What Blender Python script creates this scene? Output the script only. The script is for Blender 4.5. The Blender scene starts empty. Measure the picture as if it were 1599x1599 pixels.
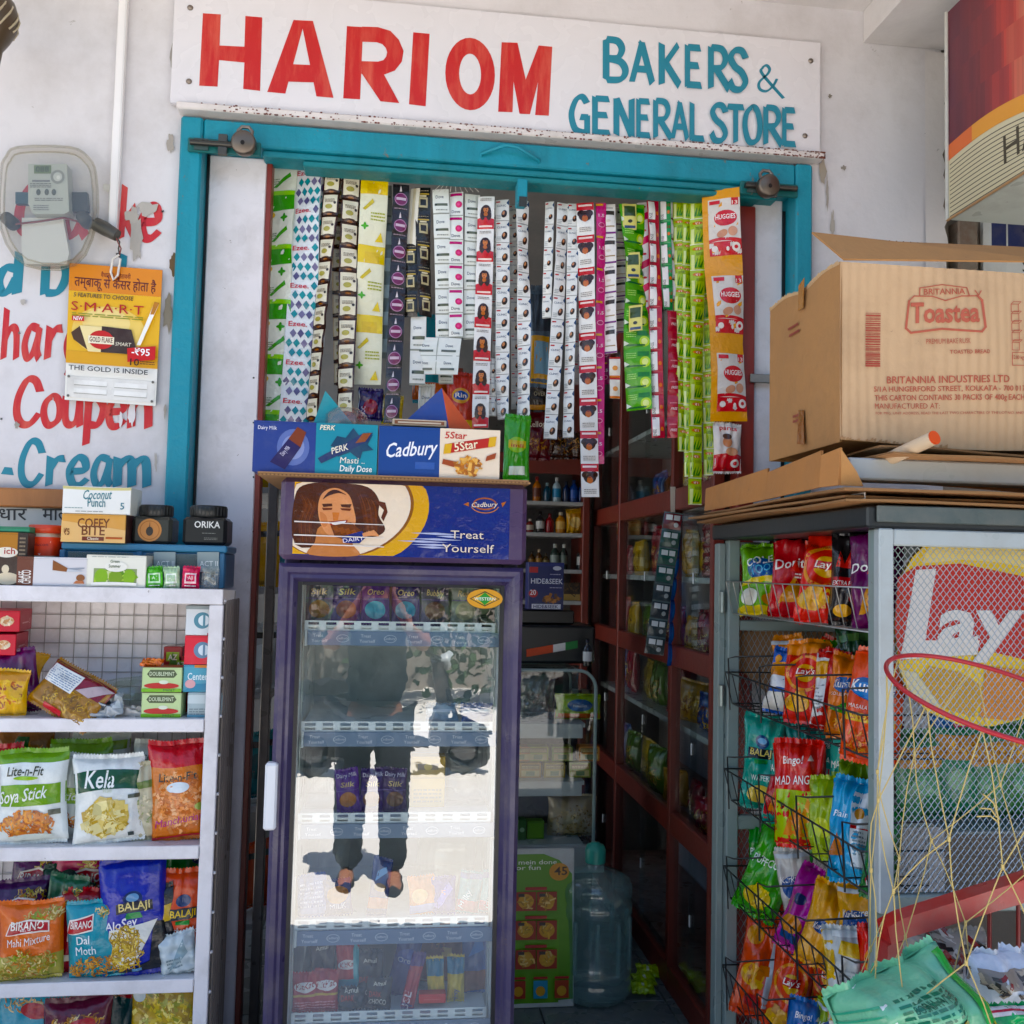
import bpy, math, random
import numpy as np
from mathutils import Vector, Matrix
SC = bpy.context.scene
COL = SC.collection
R = math.radians
rnd = random.Random(7)
# ---------------------------------------------------------------- camera
CAM = Vector((0.0, -2.9, 1.5))
YAW, PITCH, ROLL, FPX, HALF = R(7.1), R(3.4), R(1.28), 1500.0, 799.5
fw = Vector((math.sin(YAW)*math.cos(PITCH), math.cos(YAW)*math.cos(PITCH), math.sin(PITCH)))
rt0 = Vector((math.cos(YAW), -math.sin(YAW), 0))
up0 = rt0.cross(fw)
RT = rt0*math.cos(ROLL)+up0*math.sin(ROLL)
UP = up0*math.cos(ROLL)-rt0*math.sin(ROLL)
cd = bpy.data.cameras.new('camera'); cam = bpy.data.objects.new('camera', cd); COL.objects.link(cam)
cam.matrix_world = Matrix(((RT.x, UP.x, -fw.x, CAM.x), (RT.y, UP.y, -fw.y, CAM.y), (RT.z, UP.z, -fw.z, CAM.z), (0, 0, 0, 1)))
cd.sensor_width = 36; cd.lens = 36*FPX/1599; cd.clip_start = 0.02; cd.clip_end = 400
SC.camera = cam
# ---------------------------------------------------------------- sky, sun, exposure
SUN_EL, SUN_AZ = R(68), R(12)          # the sun stands behind the shop, so its front lies in shade
w = bpy.data.worlds.new('World'); SC.world = w; w.use_nodes = True
nt = w.node_tree; bg = nt.nodes['Background']
sky = nt.nodes.new('ShaderNodeTexSky'); sky.sky_type = 'NISHITA'; sky.sun_disc = False
sky.sun_elevation = SUN_EL; sky.sun_rotation = SUN_AZ
nt.links.new(sky.outputs[0], bg.inputs[0]); bg.inputs[1].default_value = 0.13
sl = bpy.data.lights.new('sun', 'SUN'); sl.energy = 5.0; sl.angle = R(0.5); sl.color = (1, .96, .9)
so = bpy.data.objects.new('sun', sl); COL.objects.link(so)
sdir = Vector((math.sin(SUN_AZ)*math.cos(SUN_EL), math.cos(SUN_AZ)*math.cos(SUN_EL), math.sin(SUN_EL)))
so.rotation_euler = sdir.to_track_quat('Z', 'Y').to_euler(); so.location = (0, 8, 12)
SC.view_settings.view_transform = 'Standard'; SC.view_settings.look = 'None'
SC.view_settings.exposure = 1.5; SC.view_settings.gamma = 1
SC.cycles.use_denoising = True; SC.cycles.max_bounces = 10; SC.cycles.transparent_max_bounces = 24
SC.cycles.caustics_reflective = False; SC.cycles.caustics_refractive = False

# ---------------------------------------------------------------- pixel rays
def ray(px, py):
    return (fw*FPX+RT*(px-HALF)-UP*(py-HALF)).normalized()
def at(px, py, Y=None, X=None, Z=None):
    d = ray(px, py)
    if Y is not None: t = (Y-CAM.y)/d.y
    elif X is not None: t = (X-CAM.x)/d.x
    else: t = (Z-CAM.z)/d.z
    return CAM+d*t
def mpp(p):                              # metres per photograph pixel at a point
    return (p-CAM).dot(fw)/FPX

# ---------------------------------------------------------------- colours and materials
_cc = {}
def c(h):
    if not isinstance(h, str): return h
    if h not in _cc:
        v = [int(h[i:i+2], 16)/255 for i in (1, 3, 5)]
        _cc[h] = tuple(x/12.92 if x < .04045 else ((x+.055)/1.055)**2.4 for x in v)
    return _cc[h]
def jit(h, a=.15):
    q = c(h); f = 1+rnd.uniform(-a, a)
    return tuple(min(1, max(0, x*f)) for x in q)
M = {}
def mat(name, rough=.5, metal=0, spec=.5, bump=0, bscale=60, dirt=0, dscale=3, dcol=(.25, .2, .16), alpha=None, gloss=None, coat=0, tint=None, streak=False, rvar=0, sat=1, speck=None):
    m = bpy.data.materials.new(name); m.use_nodes = True; n = m.node_tree; L = n.links.new
    b = n.nodes['Principled BSDF']; out = n.nodes['Material Output']
    a = n.nodes.new('ShaderNodeAttribute'); a.attribute_name = 'Col'
    src = a.outputs['Color']
    tc = n.nodes.new('ShaderNodeTexCoord')
    if dirt:
        mp = n.nodes.new('ShaderNodeMapping'); L(tc.outputs['Object'], mp.inputs[0])
        if streak: mp.inputs['Scale'].default_value = (1, 1, .16)
        nz = n.nodes.new('ShaderNodeTexNoise'); nz.inputs['Scale'].default_value = dscale; nz.inputs['Detail'].default_value = 9; nz.inputs['Roughness'].default_value = .68
        L(mp.outputs[0], nz.inputs[0])
        rp = n.nodes.new('ShaderNodeValToRGB'); rp.color_ramp.elements[0].position = .46; rp.color_ramp.elements[1].position = .78
        L(nz.outputs[0], rp.inputs[0])
        mu = n.nodes.new('ShaderNodeMath'); mu.operation = 'MULTIPLY'; mu.inputs[1].default_value = dirt; L(rp.outputs[0], mu.inputs[0])
        mx = n.nodes.new('ShaderNodeMix'); mx.data_type = 'RGBA'; L(mu.outputs[0], mx.inputs[0]); L(src, mx.inputs[6]); mx.inputs[7].default_value = (*dcol, 1)
        src = mx.outputs[2]
    if speck:                           # chips, rust spots and fly specks with a hard edge
        sc_, lo, amt, col_ = speck
        n4 = n.nodes.new('ShaderNodeTexNoise'); n4.inputs['Scale'].default_value = sc_; n4.inputs['Detail'].default_value = 4; n4.inputs['Roughness'].default_value = .75; L(tc.outputs['Object'], n4.inputs[0])
        r4 = n.nodes.new('ShaderNodeMapRange'); r4.inputs[1].default_value = lo; r4.inputs[2].default_value = lo+.03; r4.inputs[4].default_value = amt; L(n4.outputs[0], r4.inputs[0])
        m4 = n.nodes.new('ShaderNodeMix'); m4.data_type = 'RGBA'; L(r4.outputs[0], m4.inputs[0]); L(src, m4.inputs[6]); m4.inputs[7].default_value = (*col_, 1); src = m4.outputs[2]
    if sat != 1:
        hs = n.nodes.new('ShaderNodeHueSaturation'); hs.inputs['Saturation'].default_value = sat; L(src, hs.inputs['Color']); src = hs.outputs[0]
    L(src, b.inputs['Base Color'])
    b.inputs['Roughness'].default_value = rough; b.inputs['Metallic'].default_value = metal
    b.inputs['Specular IOR Level'].default_value = spec; b.inputs['Coat Weight'].default_value = coat; b.inputs['Coat Roughness'].default_value = .12
    if rvar:
        n3 = n.nodes.new('ShaderNodeTexNoise'); n3.inputs['Scale'].default_value = 12; L(tc.outputs['Object'], n3.inputs[0])
        mr = n.nodes.new('ShaderNodeMapRange'); mr.inputs[1].default_value = .35; mr.inputs[2].default_value = .65; mr.inputs[3].default_value = rough-rvar; mr.inputs[4].default_value = rough+rvar
        L(n3.outputs[0], mr.inputs[0]); L(mr.outputs[0], b.inputs['Roughness'])
    if bump:
        n2 = n.nodes.new('ShaderNodeTexNoise'); n2.inputs['Scale'].default_value = bscale; n2.inputs['Detail'].default_value = 5; L(tc.outputs['Object'], n2.inputs[0])
        bp = n.nodes.new('ShaderNodeBump'); bp.inputs['Strength'].default_value = bump; bp.inputs['Distance'].default_value = .01
        L(n2.outputs[0], bp.inputs['Height']); L(bp.outputs[0], b.inputs['Normal'])
    if gloss is not None:               # clear sheet: lets light through and mirrors a part of it
        t = n.nodes.new('ShaderNodeBsdfTransparent'); t.inputs[0].default_value = (*(tint or (1, 1, 1)), 1)
        g = n.nodes.new('ShaderNodeBsdfGlossy'); g.inputs['Roughness'].default_value = rough; g.inputs[0].default_value = (1, 1, 1, 1)
        lw = n.nodes.new('ShaderNodeLayerWeight'); lw.inputs[0].default_value = .5
        pw = n.nodes.new('ShaderNodeMath'); pw.operation = 'POWER'; pw.inputs[1].default_value = 5; L(lw.outputs['Facing'], pw.inputs[0])
        ad = n.nodes.new('ShaderNodeMath'); ad.operation = 'MULTIPLY_ADD'; ad.use_clamp = True; ad.inputs[1].default_value = .75; ad.inputs[2].default_value = gloss+.03; L(pw.outputs[0], ad.inputs[0])
        if bump: L(bp.outputs[0], g.inputs['Normal'])
        s = n.nodes.new('ShaderNodeMixShader'); L(ad.outputs[0], s.inputs[0]); L(t.outputs[0], s.inputs[1]); L(g.outputs[0], s.inputs[2])
        if alpha:                       # a milky share of the sheet's own colour
            s2 = n.nodes.new('ShaderNodeMixShader'); s2.inputs[0].default_value = alpha; L(s.outputs[0], s2.inputs[1]); L(b.outputs[0], s2.inputs[2]); s = s2
        L(s.outputs[0], out.inputs[0])
    M[name] = m
    return m
mat('plaster', .85, bump=.25, bscale=25, dirt=.55, dscale=2.2, dcol=(.33, .29, .26), speck=(16, .68, .55, (.34, .31, .28)))
mat('porch', .9, bump=.25, bscale=25, dirt=.5, dscale=1.6, dcol=(.4, .37, .33))
mat('signboard', .28, dirt=.18, dscale=3, dcol=(.5, .47, .44), rvar=.06)
mat('brush_paint', .38, dirt=.5, dscale=26, dcol=(.80, .22, .12), streak=True, bump=.1, bscale=70)
mat('teal_brush', .4, dirt=.35, dscale=20, dcol=(.03, .27, .33), streak=True)
mat('teal_paint', .5, bump=.4, bscale=35, dirt=.7, dscale=5, streak=True, dcol=(.06, .11, .10), speck=(26, .66, .8, (.20, .15, .11)), sat=1.2)
mat('enamel', .35, dirt=.42, dscale=7, dcol=(.27, .23, .19), rvar=.08, bump=.05, bscale=40, speck=(30, .70, .8, (.16, .10, .07)))
mat('metal', .38, metal=.85, dirt=.3, dscale=9, dcol=(.15, .1, .07))
mat('rusty', .7, metal=.2, bump=.3, bscale=90, dirt=.9, dscale=14, dcol=(.17, .06, .025))
mat('wood', .42, bump=.12, bscale=40, dirt=.5, dscale=6, dcol=(.06, .02, .012), streak=True)
mat('card', .8, bump=.3, bscale=30, dirt=.42, dscale=5, dcol=(.24, .13, .06), speck=(20, .69, .5, (.16, .09, .04)))
mat('print', .38, bump=.08, bscale=30, sat=1.2, dirt=.12, dscale=9, dcol=(.5, .47, .43))
mat('foil', .2, bump=.75, bscale=22, coat=.2, spec=.5, rvar=.07, sat=1.28)
mat('plastic', .35, bump=.03)
mat('matte', .85, bump=.1)
mat('ink', .6)
mat('chrome', .18, metal=1)
mat('floor', .3, dirt=.6, dscale=3, dcol=(.03, .035, .035), bump=.1, bscale=30, rvar=.12)
mat('concrete', .9, bump=.4, bscale=30, dirt=.35, dscale=.8, dcol=(.42, .38, .32))
mat('fridge_glass', .0, bump=.13, bscale=2.2, gloss=.235, tint=(.95, 1, .99))
mat('glass', .02, gloss=.02, tint=(.93, .97, .96))
mat('film', .12, gloss=.03, tint=(.93, .95, .95), bump=.6, bscale=22, alpha=.10)
mat('acrylic', .06, gloss=.03, tint=(.86, .84, .78), alpha=.06, bump=.1, bscale=6)
mat('jug', .08, gloss=.04, tint=(.86, .97, .97), alpha=.19)
mat('leaf', .6)
mat('cloth', .9, bump=.3, bscale=120)
mat('skin', .55)

# ---------------------------------------------------------------- mesh builder
class MB:
    def __init__(s): s.V = []; s.F = []; s.C = []; s.S = []; s.n = 0
    def add(s, vs, fs, col, smooth=False):
        o = s.n; s.V.extend([tuple(v) for v in vs]); s.n += len(vs)
        many = isinstance(col, list)
        for i, f in enumerate(fs):
            s.F.append(tuple(o+j for j in f)); s.C.append(c(col[i] if many else col)); s.S.append(smooth)
        return s
    def quad(s, a, b, d, e, col): return s.add([a, b, d, e], [(0, 1, 2, 3)], col)
    def box(s, p, q, col, bev=0, rot=None, piv=None):
        (x0, y0, z0), (x1, y1, z1) = [min(a, b) for a, b in zip(p, q)], [max(a, b) for a, b in zip(p, q)]
        b = min(bev, (x1-x0)*.45, (y1-y0)*.45, (z1-z0)*.45)
        if b <= 0:
            vs = [(x, y, z) for x in (x0, x1) for y in (y0, y1) for z in (z0, z1)]
            fs = [(0, 1, 3, 2), (4, 6, 7, 5), (0, 4, 5, 1), (2, 3, 7, 6), (0, 2, 6, 4), (1, 5, 7, 3)]
        else:
            cx, cy, cz = (x0+x1)/2, (y0+y1)/2, (z0+z1)/2; hx, hy, hz = (x1-x0)/2, (y1-y0)/2, (z1-z0)/2
            vs = []; ix = {}
            for sx in (-1, 1):
                for sy in (-1, 1):
                    for sz in (-1, 1):
                        for a in range(3):
                            e = [hx-b, hy-b, hz-b]; e[a] += b
                            ix[sx, sy, sz, a] = len(vs); vs.append((cx+sx*e[0], cy+sy*e[1], cz+sz*e[2]))
            fs = []
            for a in range(3):
                u, v = (a+1) % 3, (a+2) % 3
                for sg in (-1, 1):
                    f = []
                    for su, sv in ((-1, -1), (1, -1), (1, 1), (-1, 1)):
                        k = [0, 0, 0]; k[a] = sg; k[u] = su; k[v] = sv; f.append(ix[(*k, a)])
                    fs.append(tuple(f if sg > 0 else f[::-1]))
                for su in (-1, 1):
                    for sv in (-1, 1):
                        k = [0, 0, 0]; k[u] = su; k[v] = sv; k[a] = -1; k2 = k[:]; k2[a] = 1
                        f = [ix[(*k, u)], ix[(*k2, u)], ix[(*k2, v)], ix[(*k, v)]]
                        fs.append(tuple(f if su*sv < 0 else f[::-1]))
            for sx in (-1, 1):
                for sy in (-1, 1):
                    for sz in (-1, 1):
                        f = [ix[sx, sy, sz, a] for a in range(3)]; fs.append(tuple(f if sx*sy*sz > 0 else f[::-1]))
        if rot is not None:
            pv = Vector(piv if piv is not None else ((x0+x1)/2, (y0+y1)/2, (z0+z1)/2)); vs = [pv+rot@(Vector(v)-pv) for v in vs]
        return s.add(vs, fs, col)
    def tube(s, pts, r, col, n=8, cap=True, smooth=True):
        pts = [Vector(p) for p in pts]; m = len(pts); rs = r if isinstance(r, (list, tuple)) else [r]*m
        vs = []; fs = []; u = None
        for i, p in enumerate(pts):
            t = (pts[min(i+1, m-1)]-pts[max(i-1, 0)])
            t = t.normalized() if t.length > 1e-9 else Vector((0, 0, 1))
            if u is None: u = t.cross(Vector((0, 0, 1)) if abs(t.z) < .9 else Vector((1, 0, 0))).normalized()
            u = (u-t*u.dot(t)); u = u.normalized() if u.length > 1e-6 else t.orthogonal().normalized(); v = t.cross(u)
            for k in range(n):
                a = 2*math.pi*k/n; vs.append(p+(u*math.cos(a)+v*math.sin(a))*rs[i])
        for i in range(m-1):
            for k in range(n):
                fs.append((i*n+k, i*n+(k+1) % n, (i+1)*n+(k+1) % n, (i+1)*n+k))
        s.add(vs, fs, col, smooth)
        if cap: s.add(vs[:n], [tuple(range(n))[::-1]], col); s.add(vs[-n:], [tuple(range(n))], col)
        return s
    def lathe(s, prof, o, col, n=24, axis=(0, 0, 1), smooth=True, sq=None):
        ax = Vector(axis).normalized(); u = ax.orthogonal().normalized() if abs(ax.z) < .99 else Vector((1, 0, 0)); v = ax.cross(u); o = Vector(o)
        vs = []; fs = []; cs = []
        for i, (r, z) in enumerate(prof):
            for k in range(n):
                a = 2*math.pi*k/n; g = 1
                if sq: g = 1/max(abs(math.cos(a)), abs(math.sin(a)))**sq
                vs.append(o+ax*z+(u*math.cos(a)+v*math.sin(a))*r*g)
        for i in range(len(prof)-1):
            for k in range(n):
                fs.append((i*n+k, i*n+(k+1) % n, (i+1)*n+(k+1) % n, (i+1)*n+k)); cs.append(col[i] if isinstance(col, list) else col)
        return s.add(vs, fs, cs, smooth)
    def prism(s, pts, d, col, side=None):          # closed outline extruded along a vector
        pts = [Vector(p) for p in pts]; d = Vector(d); n = len(pts)
        s.add(pts+[p+d for p in pts], [tuple(range(n))[::-1], tuple(range(n, 2*n))], col)
        s.add(pts+[p+d for p in pts], [(i, (i+1) % n, n+(i+1) % n, n+i) for i in range(n)], side or col)
        return s
    def grid(s, f, us, vs_, col, smooth=True):     # f(u,v)->point ; col may be f(u,v)->colour
        P = [f(u, v) for v in vs_ for u in us]; n = len(us); F = []; C = []
        for j in range(len(vs_)-1):
            for i in range(n-1):
                F.append((j*n+i, j*n+i+1, (j+1)*n+i+1, (j+1)*n+i))
                C.append(col((us[i]+us[i+1])/2, (vs_[j]+vs_[j+1])/2) if callable(col) else col)
        return s.add(P, F, C, smooth)
    def build(s, name, m, parent=None, label=None, cat=None, group=None, kind=None, solid=0):
        me = bpy.data.meshes.new(name); me.from_pydata([tuple(v) for v in s.V], [], s.F)
        a = me.color_attributes.new('Col', 'FLOAT_COLOR', 'CORNER')
        buf = np.ones((len(me.loops), 4), np.float32)
        buf[:, :3] = np.repeat(np.array(s.C, np.float32).reshape(-1, 3), [len(f) for f in s.F], axis=0)
        a.data.foreach_set('color', buf.ravel())
        me.polygons.foreach_set('use_smooth', np.array(s.S, bool))
        me.materials.append(M[m]); me.update()
        o = bpy.data.objects.new(name, me); COL.objects.link(o)
        if solid:
            md = o.modifiers.new('solid', 'SOLIDIFY'); md.thickness = solid; md.offset = -1
        if parent is not None:
            o.parent = parent; o.matrix_parent_inverse = Matrix.Translation(-parent.location)
        else:
            recentre(o)
        return tag(o, label, cat, group, kind)
def recentre(o):                                   # origin at the base centre of the mesh
    me = o.data; n = len(me.vertices); a = np.empty(n*3, np.float32); me.vertices.foreach_get('co', a); a = a.reshape(-1, 3)
    b = np.array([(a[:, 0].min()+a[:, 0].max())/2, (a[:, 1].min()+a[:, 1].max())/2, a[:, 2].min()], np.float32)
    me.vertices.foreach_set('co', (a-b).ravel()); o.location = [float(x) for x in b]; me.update()
def tag(o, label=None, cat=None, group=None, kind=None):
    if label: o['label'] = label
    if cat: o['category'] = cat
    if group: o['group'] = group
    if kind: o['kind'] = kind
    return o
def empty(name, loc, label, cat, group=None):
    o = bpy.data.objects.new(name, None); COL.objects.link(o); o.location = loc; o.empty_display_size = .1
    return tag(o, label, cat, group)

# ---------------------------------------------------------------- printed graphics laid on a surface map S(x, y, k)
def flat(o, ex, ey, step=.0007):
    o = Vector(o); ex = Vector(ex).normalized(); ey = Vector(ey).normalized(); en = ex.cross(ey)
    return lambda x, y, k=0: o+ex*x+ey*y+en*(k*step)
def lin(a, b, n): return [a+(b-a)*i/n for i in range(n+1)]
def sub(S, x0, y0, sc=1, rot=0):                   # a smaller frame inside S
    cr, sr = math.cos(rot)*sc, math.sin(rot)*sc
    return lambda x, y, k=0: S(x0+x*cr-y*sr, y0+x*sr+y*cr, k)
def rect(b, S, x0, y0, x1, y1, col, k=1, n=4, m=4, skew=0):
    b.grid(lambda u, v: S(u+skew*(v-y0), v, k), lin(x0, x1, n), lin(y0, y1, m), col)
def ell(b, S, x, y, rx, ry, col, k=1, n=20, rings=2, rot=0):
    vs = [S(x, y, k)]; fs = []; cr, sr = math.cos(rot), math.sin(rot)
    for j in range(1, rings+1):
        for i in range(n):
            a = 2*math.pi*i/n; u, v = rx*math.cos(a)*j/rings, ry*math.sin(a)*j/rings
            vs.append(S(x+u*cr-v*sr, y+u*sr+v*cr, k))
    for i in range(n):
        fs.append((0, 1+i, 1+(i+1) % n))
        for j in range(rings-1): fs.append((1+j*n+i, 1+(j+1)*n+i, 1+(j+1)*n+(i+1) % n, 1+j*n+(i+1) % n))
    b.add(vs, fs, col, True)
def fine(b, S, P, tris, col, k, mx):              # lay flat triangles on a curved map, split until short enough
    st = [tuple(P[i] for i in t) for t in tris]; V = []; F = []; ix = {}
    def vid(p):
        q = (round(p[0], 6), round(p[1], 6))
        if q not in ix: ix[q] = len(V); V.append(S(p[0], p[1], k))
        return ix[q]
    while st:
        t = st.pop(); e = [math.dist(t[i], t[(i+1) % 3]) for i in range(3)]; j = e.index(max(e))
        if e[j] <= mx: F.append(tuple(vid(p) for p in t)); continue
        a, d, f = t[j], t[(j+1) % 3], t[(j+2) % 3]; m = ((a[0]+d[0])/2, (a[1]+d[1])/2)
        st += [(a, m, f), (m, d, f)]
    b.add(V, F, col, True)
def poly(b, S, pts, col, k=1):
    mx = getattr(S, 'mx', 0)
    if mx:
        from mathutils.geometry import tessellate_polygon
        return fine(b, S, pts, tessellate_polygon([[Vector((x, y, 0)) for x, y in pts]]), col, k, mx)
    b.add([S(x, y, k) for x, y in pts], [tuple(range(len(pts)))], col, True)
def ring(b, S, x, y, rx, ry, wd, col, k=1, n=28, a0=0, a1=2*math.pi, rot=0):
    cr, sr = math.cos(rot), math.sin(rot); vs = []; fs = []
    for i in range(n+1):
        a = a0+(a1-a0)*i/n
        for q in (0, wd):
            u, v = (rx-q)*math.cos(a), (ry-q)*math.sin(a); vs.append(S(x+u*cr-v*sr, y+u*sr+v*cr, k))
    for i in range(n): fs.append((2*i+1, 2*i, 2*i+2, 2*i+3))
    b.add(vs, fs, col, True)
def bits(b, S, x, y, rx, ry, cols, n=60, size=.006, asp=4, k=2, box=False, ka=.4):    # strands, rings, crumbs: printed food
    for i in range(n):
        while True:
            u, v = rnd.uniform(-1, 1), rnd.uniform(-1, 1)
            if box or u*u+v*v < 1: break
        cx, cy = x+u*rx, y+v*ry; a = rnd.uniform(0, math.pi); L = size*rnd.uniform(.6, 1.3); W = L/asp*rnd.uniform(.7, 1.3)
        ca, sa = math.cos(a), math.sin(a); be = rnd.uniform(-.4, .4)*L*(asp > 2)
        q = [(-L/2, -W/2, 0), (0, -W/2, be), (L/2, -W/2, 0), (L/2, W/2, 0), (0, W/2, be), (-L/2, W/2, 0)]
        b.add([S(cx+p*ca-(r+e)*sa, cy+p*sa+(r+e)*ca, k+i*ka/n) for p, r, e in q], [(0, 1, 4, 5), (1, 2, 3, 4)], jit(rnd.choice(cols), .2), True)
_tx = {}
def glyphs(t, bold=0):
    if 'M' in t: bold = 0
    if (t, bold) not in _tx:
        cu = bpy.data.curves.new('t', 'FONT'); cu.body = t; cu.resolution_u = 2; cu.offset = bold
        o = bpy.data.objects.new('t', cu); me = o.to_mesh()
        a = np.empty(len(me.vertices)*3, np.float32); me.vertices.foreach_get('co', a); a = a.reshape(-1, 3)[:, :2].copy()
        f = [tuple(p.vertices) for p in me.polygons]; o.to_mesh_clear(); bpy.data.objects.remove(o); bpy.data.curves.remove(cu)
        _tx[t, bold] = (a, f)
    return _tx[t, bold]
def txt(b, S, t, x, y, h, col, k=2, w=None, al='c', shear=0, bold=0, rot=0, arc=0):   # h = cap height, y = baseline
    a, f = glyphs(t, bold)
    if not len(a): return
    s = h/.69; x0, x1 = float(a[:, 0].min()), float(a[:, 0].max()); sx = s if w is None else w/(x1-x0)
    off = {'c': (x0+x1)/2, 'l': x0, 'r': x1}[al]; cr, sr = math.cos(rot), math.sin(rot); vs = []
    for u, v in a:
        p = (float(u)-off)*sx; q = float(v)*s; p += shear*q
        if arc: q -= arc*p*p
        vs.append((x+p*cr-q*sr, y+p*sr+q*cr))
    mx = getattr(S, 'mx', 0)
    if mx: return fine(b, S, vs, [(g[0], g[i], g[i+1]) for g in f for i in range(1, len(g)-1)], col, k, mx)
    b.add([S(u, v, k) for u, v in vs], f, col)
def lines(b, S, x0, x1, y0, y1, n, col, k=2, h=.45):           # unreadable small print
    st = (y1-y0)/n
    for i in range(n):
        e = x0
        while e < x1-.001:
            L = rnd.uniform(.06, .22)*(x1-x0); rect(b, S, e, y0+i*st, min(e+L, x1), y0+i*st+st*h, col, k, 1, 1); e += L+(x1-x0)*.03
# ================================================================ brush lettering
GL = {
'B': [[(.08,0),(.08,1)],[(.08,1),(.4,.97),(.52,.78),(.4,.57),(.1,.53)],[(.1,.53),(.48,.47),(.62,.25),(.48,.04),(.08,0)]],
'A': [[(.34,1),(.02,0)],[(.32,1),(.66,0)],[(.12,.33),(.54,.33)]],
'K': [[(.08,1),(.08,0)],[(.58,1),(.1,.42)],[(.2,.52),(.62,0)]],
'E': [[(.08,1),(.08,0)],[(.08,.96),(.54,.96)],[(.08,.52),(.48,.52)],[(.08,.04),(.57,.04)]],
'R': [[(.08,1),(.08,0)],[(.08,1),(.42,.97),(.55,.76),(.42,.53),(.1,.48)],[(.25,.48),(.66,0)]],
'S': [[(.55,.80),(.42,.97),(.2,.96),(.08,.78),(.2,.58),(.42,.44),(.54,.22),(.4,.03),(.16,.03),(.04,.22)]],
'&': [[(1,-.28),(.2,.66),(.2,.9),(.35,1),(.47,.85),(.38,.65),(.08,.35),(.1,.08),(.35,0),(.6,.2),(.75,.48)]],
'G': [[(.55,.82),(.4,.98),(.2,.88),(.06,.5),(.16,.12),(.38,.02),(.58,.06)],[(.56,.02),(.56,.46)],[(.34,.43),(.62,.43)]],
'N': [[(.06,0),(.06,1)],[(.06,1),(.54,0)],[(.54,0),(.54,1)]],
'L': [[(.08,1),(.08,0)],[(.08,.04),(.54,.04)]],
'T': [[(0,.96),(.62,.96)],[(.31,.98),(.31,0)]],
'O': [[(.3,.98),(.1,.8),(.04,.46),(.14,.1),(.3,.02),(.5,.14),(.57,.5),(.48,.88),(.3,.98)]],
'C': [[(.6,.72),(.48,.95),(.28,.95),(.1,.6),(.08,.25),(.2,.04),(.4,.04),(.6,.26)]],
'D': [[(.08,1),(.08,0)],[(.08,.97),(.42,.9),(.56,.5),(.4,.08),(.08,.03)]],
'a': [[(.42,.6),(.2,.62),(.06,.3),(.14,.03),(.3,.1),(.44,.45)],[(.47,.64),(.42,.2),(.5,0)]],
'k': [[(.08,1),(.06,0)],[(.44,.62),(.08,.28)],[(.18,.36),(.48,0)]],
'e': [[(.08,.32),(.4,.36),(.38,.58),(.22,.62),(.06,.36),(.12,.06),(.28,.02),(.46,.16)]],
'd': [[(.42,.6),(.2,.62),(.06,.3),(.14,.03),(.3,.08),(.44,.4)],[(.48,1),(.46,0)]],
'r': [[(.08,.64),(.06,0)],[(.08,.36),(.24,.58),(.42,.6)]],
'i': [[(.08,.62),(.08,0)]], 'n': [[(.06,.64),(.06,0)],[(.06,.4),(.22,.6),(.38,.54),(.42,0)]],
'h': [[(.08,1),(.06,0)],[(.06,.36),(.22,.6),(.4,.54),(.44,0)]],
'g': [[(.42,.6),(.2,.62),(.06,.3),(.14,.03),(.3,.1),(.44,.45)],[(.47,.62),(.44,-.2),(.26,-.34),(.06,-.22)]],
'o': [[(.26,.62),(.1,.5),(.05,.28),(.13,.06),(.26,.02),(.42,.14),(.46,.36),(.4,.56),(.26,.62)]],
'u': [[(.06,.62),(.08,.14),(.22,.03),(.38,.16),(.43,.62)],[(.43,.62),(.46,0)]],
'p': [[(.1,.64),(.08,-.38)],[(.1,.5),(.28,.62),(.45,.4),(.34,.06),(.1,.05)]],
'm': [[(.06,.64),(.06,0)],[(.06,.42),(.2,.6),(.32,.54),(.34,0)],[(.34,.42),(.48,.6),(.6,.54),(.63,0)]],
'-': [[(.02,.32),(.24,.30)]]}
def smooth_pts(p, n=7):
    if len(p) < 3: return p
    out = []
    for i in range(len(p)-1):
        a, b, d, e = p[max(i-1, 0)], p[i], p[i+1], p[min(i+2, len(p)-1)]
        if p[0] == p[-1] and i == 0: a = p[-2]
        if p[0] == p[-1] and i == len(p)-2: e = p[1]
        for j in range(n):
            t = j/n
            out.append(tuple(.5*(2*b[q]+(d[q]-a[q])*t+(2*a[q]-5*b[q]+4*d[q]-e[q])*t*t+(3*b[q]-a[q]-3*d[q]+e[q])*t**3) for q in (0, 1)))
    return out+[p[-1]]
def stroke(b, P, pts, wd, col, nib=R(35)):           # flat brush ribbon ; P(x,y)->point
    pts = smooth_pts(pts); n = len(pts); vs = []
    for i in range(n):
        a, e = pts[max(i-1, 0)], pts[min(i+1, n-1)]
        if pts[0] == pts[-1] and i in (0, n-1): a, e = pts[-2], pts[1]
        dx, dy = e[0]-a[0], e[1]-a[1]; L = math.hypot(dx, dy) or 1; dx /= L; dy /= L
        h = wd/2*(.62+.38*abs(dx*math.sin(nib)-dy*math.cos(nib))); sl = .35*h if i == 0 else (-.35*h if i == n-1 else 0)
        x, y = pts[i]
        vs += [P(x-dy*h+dx*sl, y+dx*h+dy*sl), P(x+dy*h-dx*sl, y-dx*h-dy*sl)]
    b.add(vs, [(2*i, 2*i+1, 2*i+3, 2*i+2) for i in range(n-1)], col)
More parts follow.
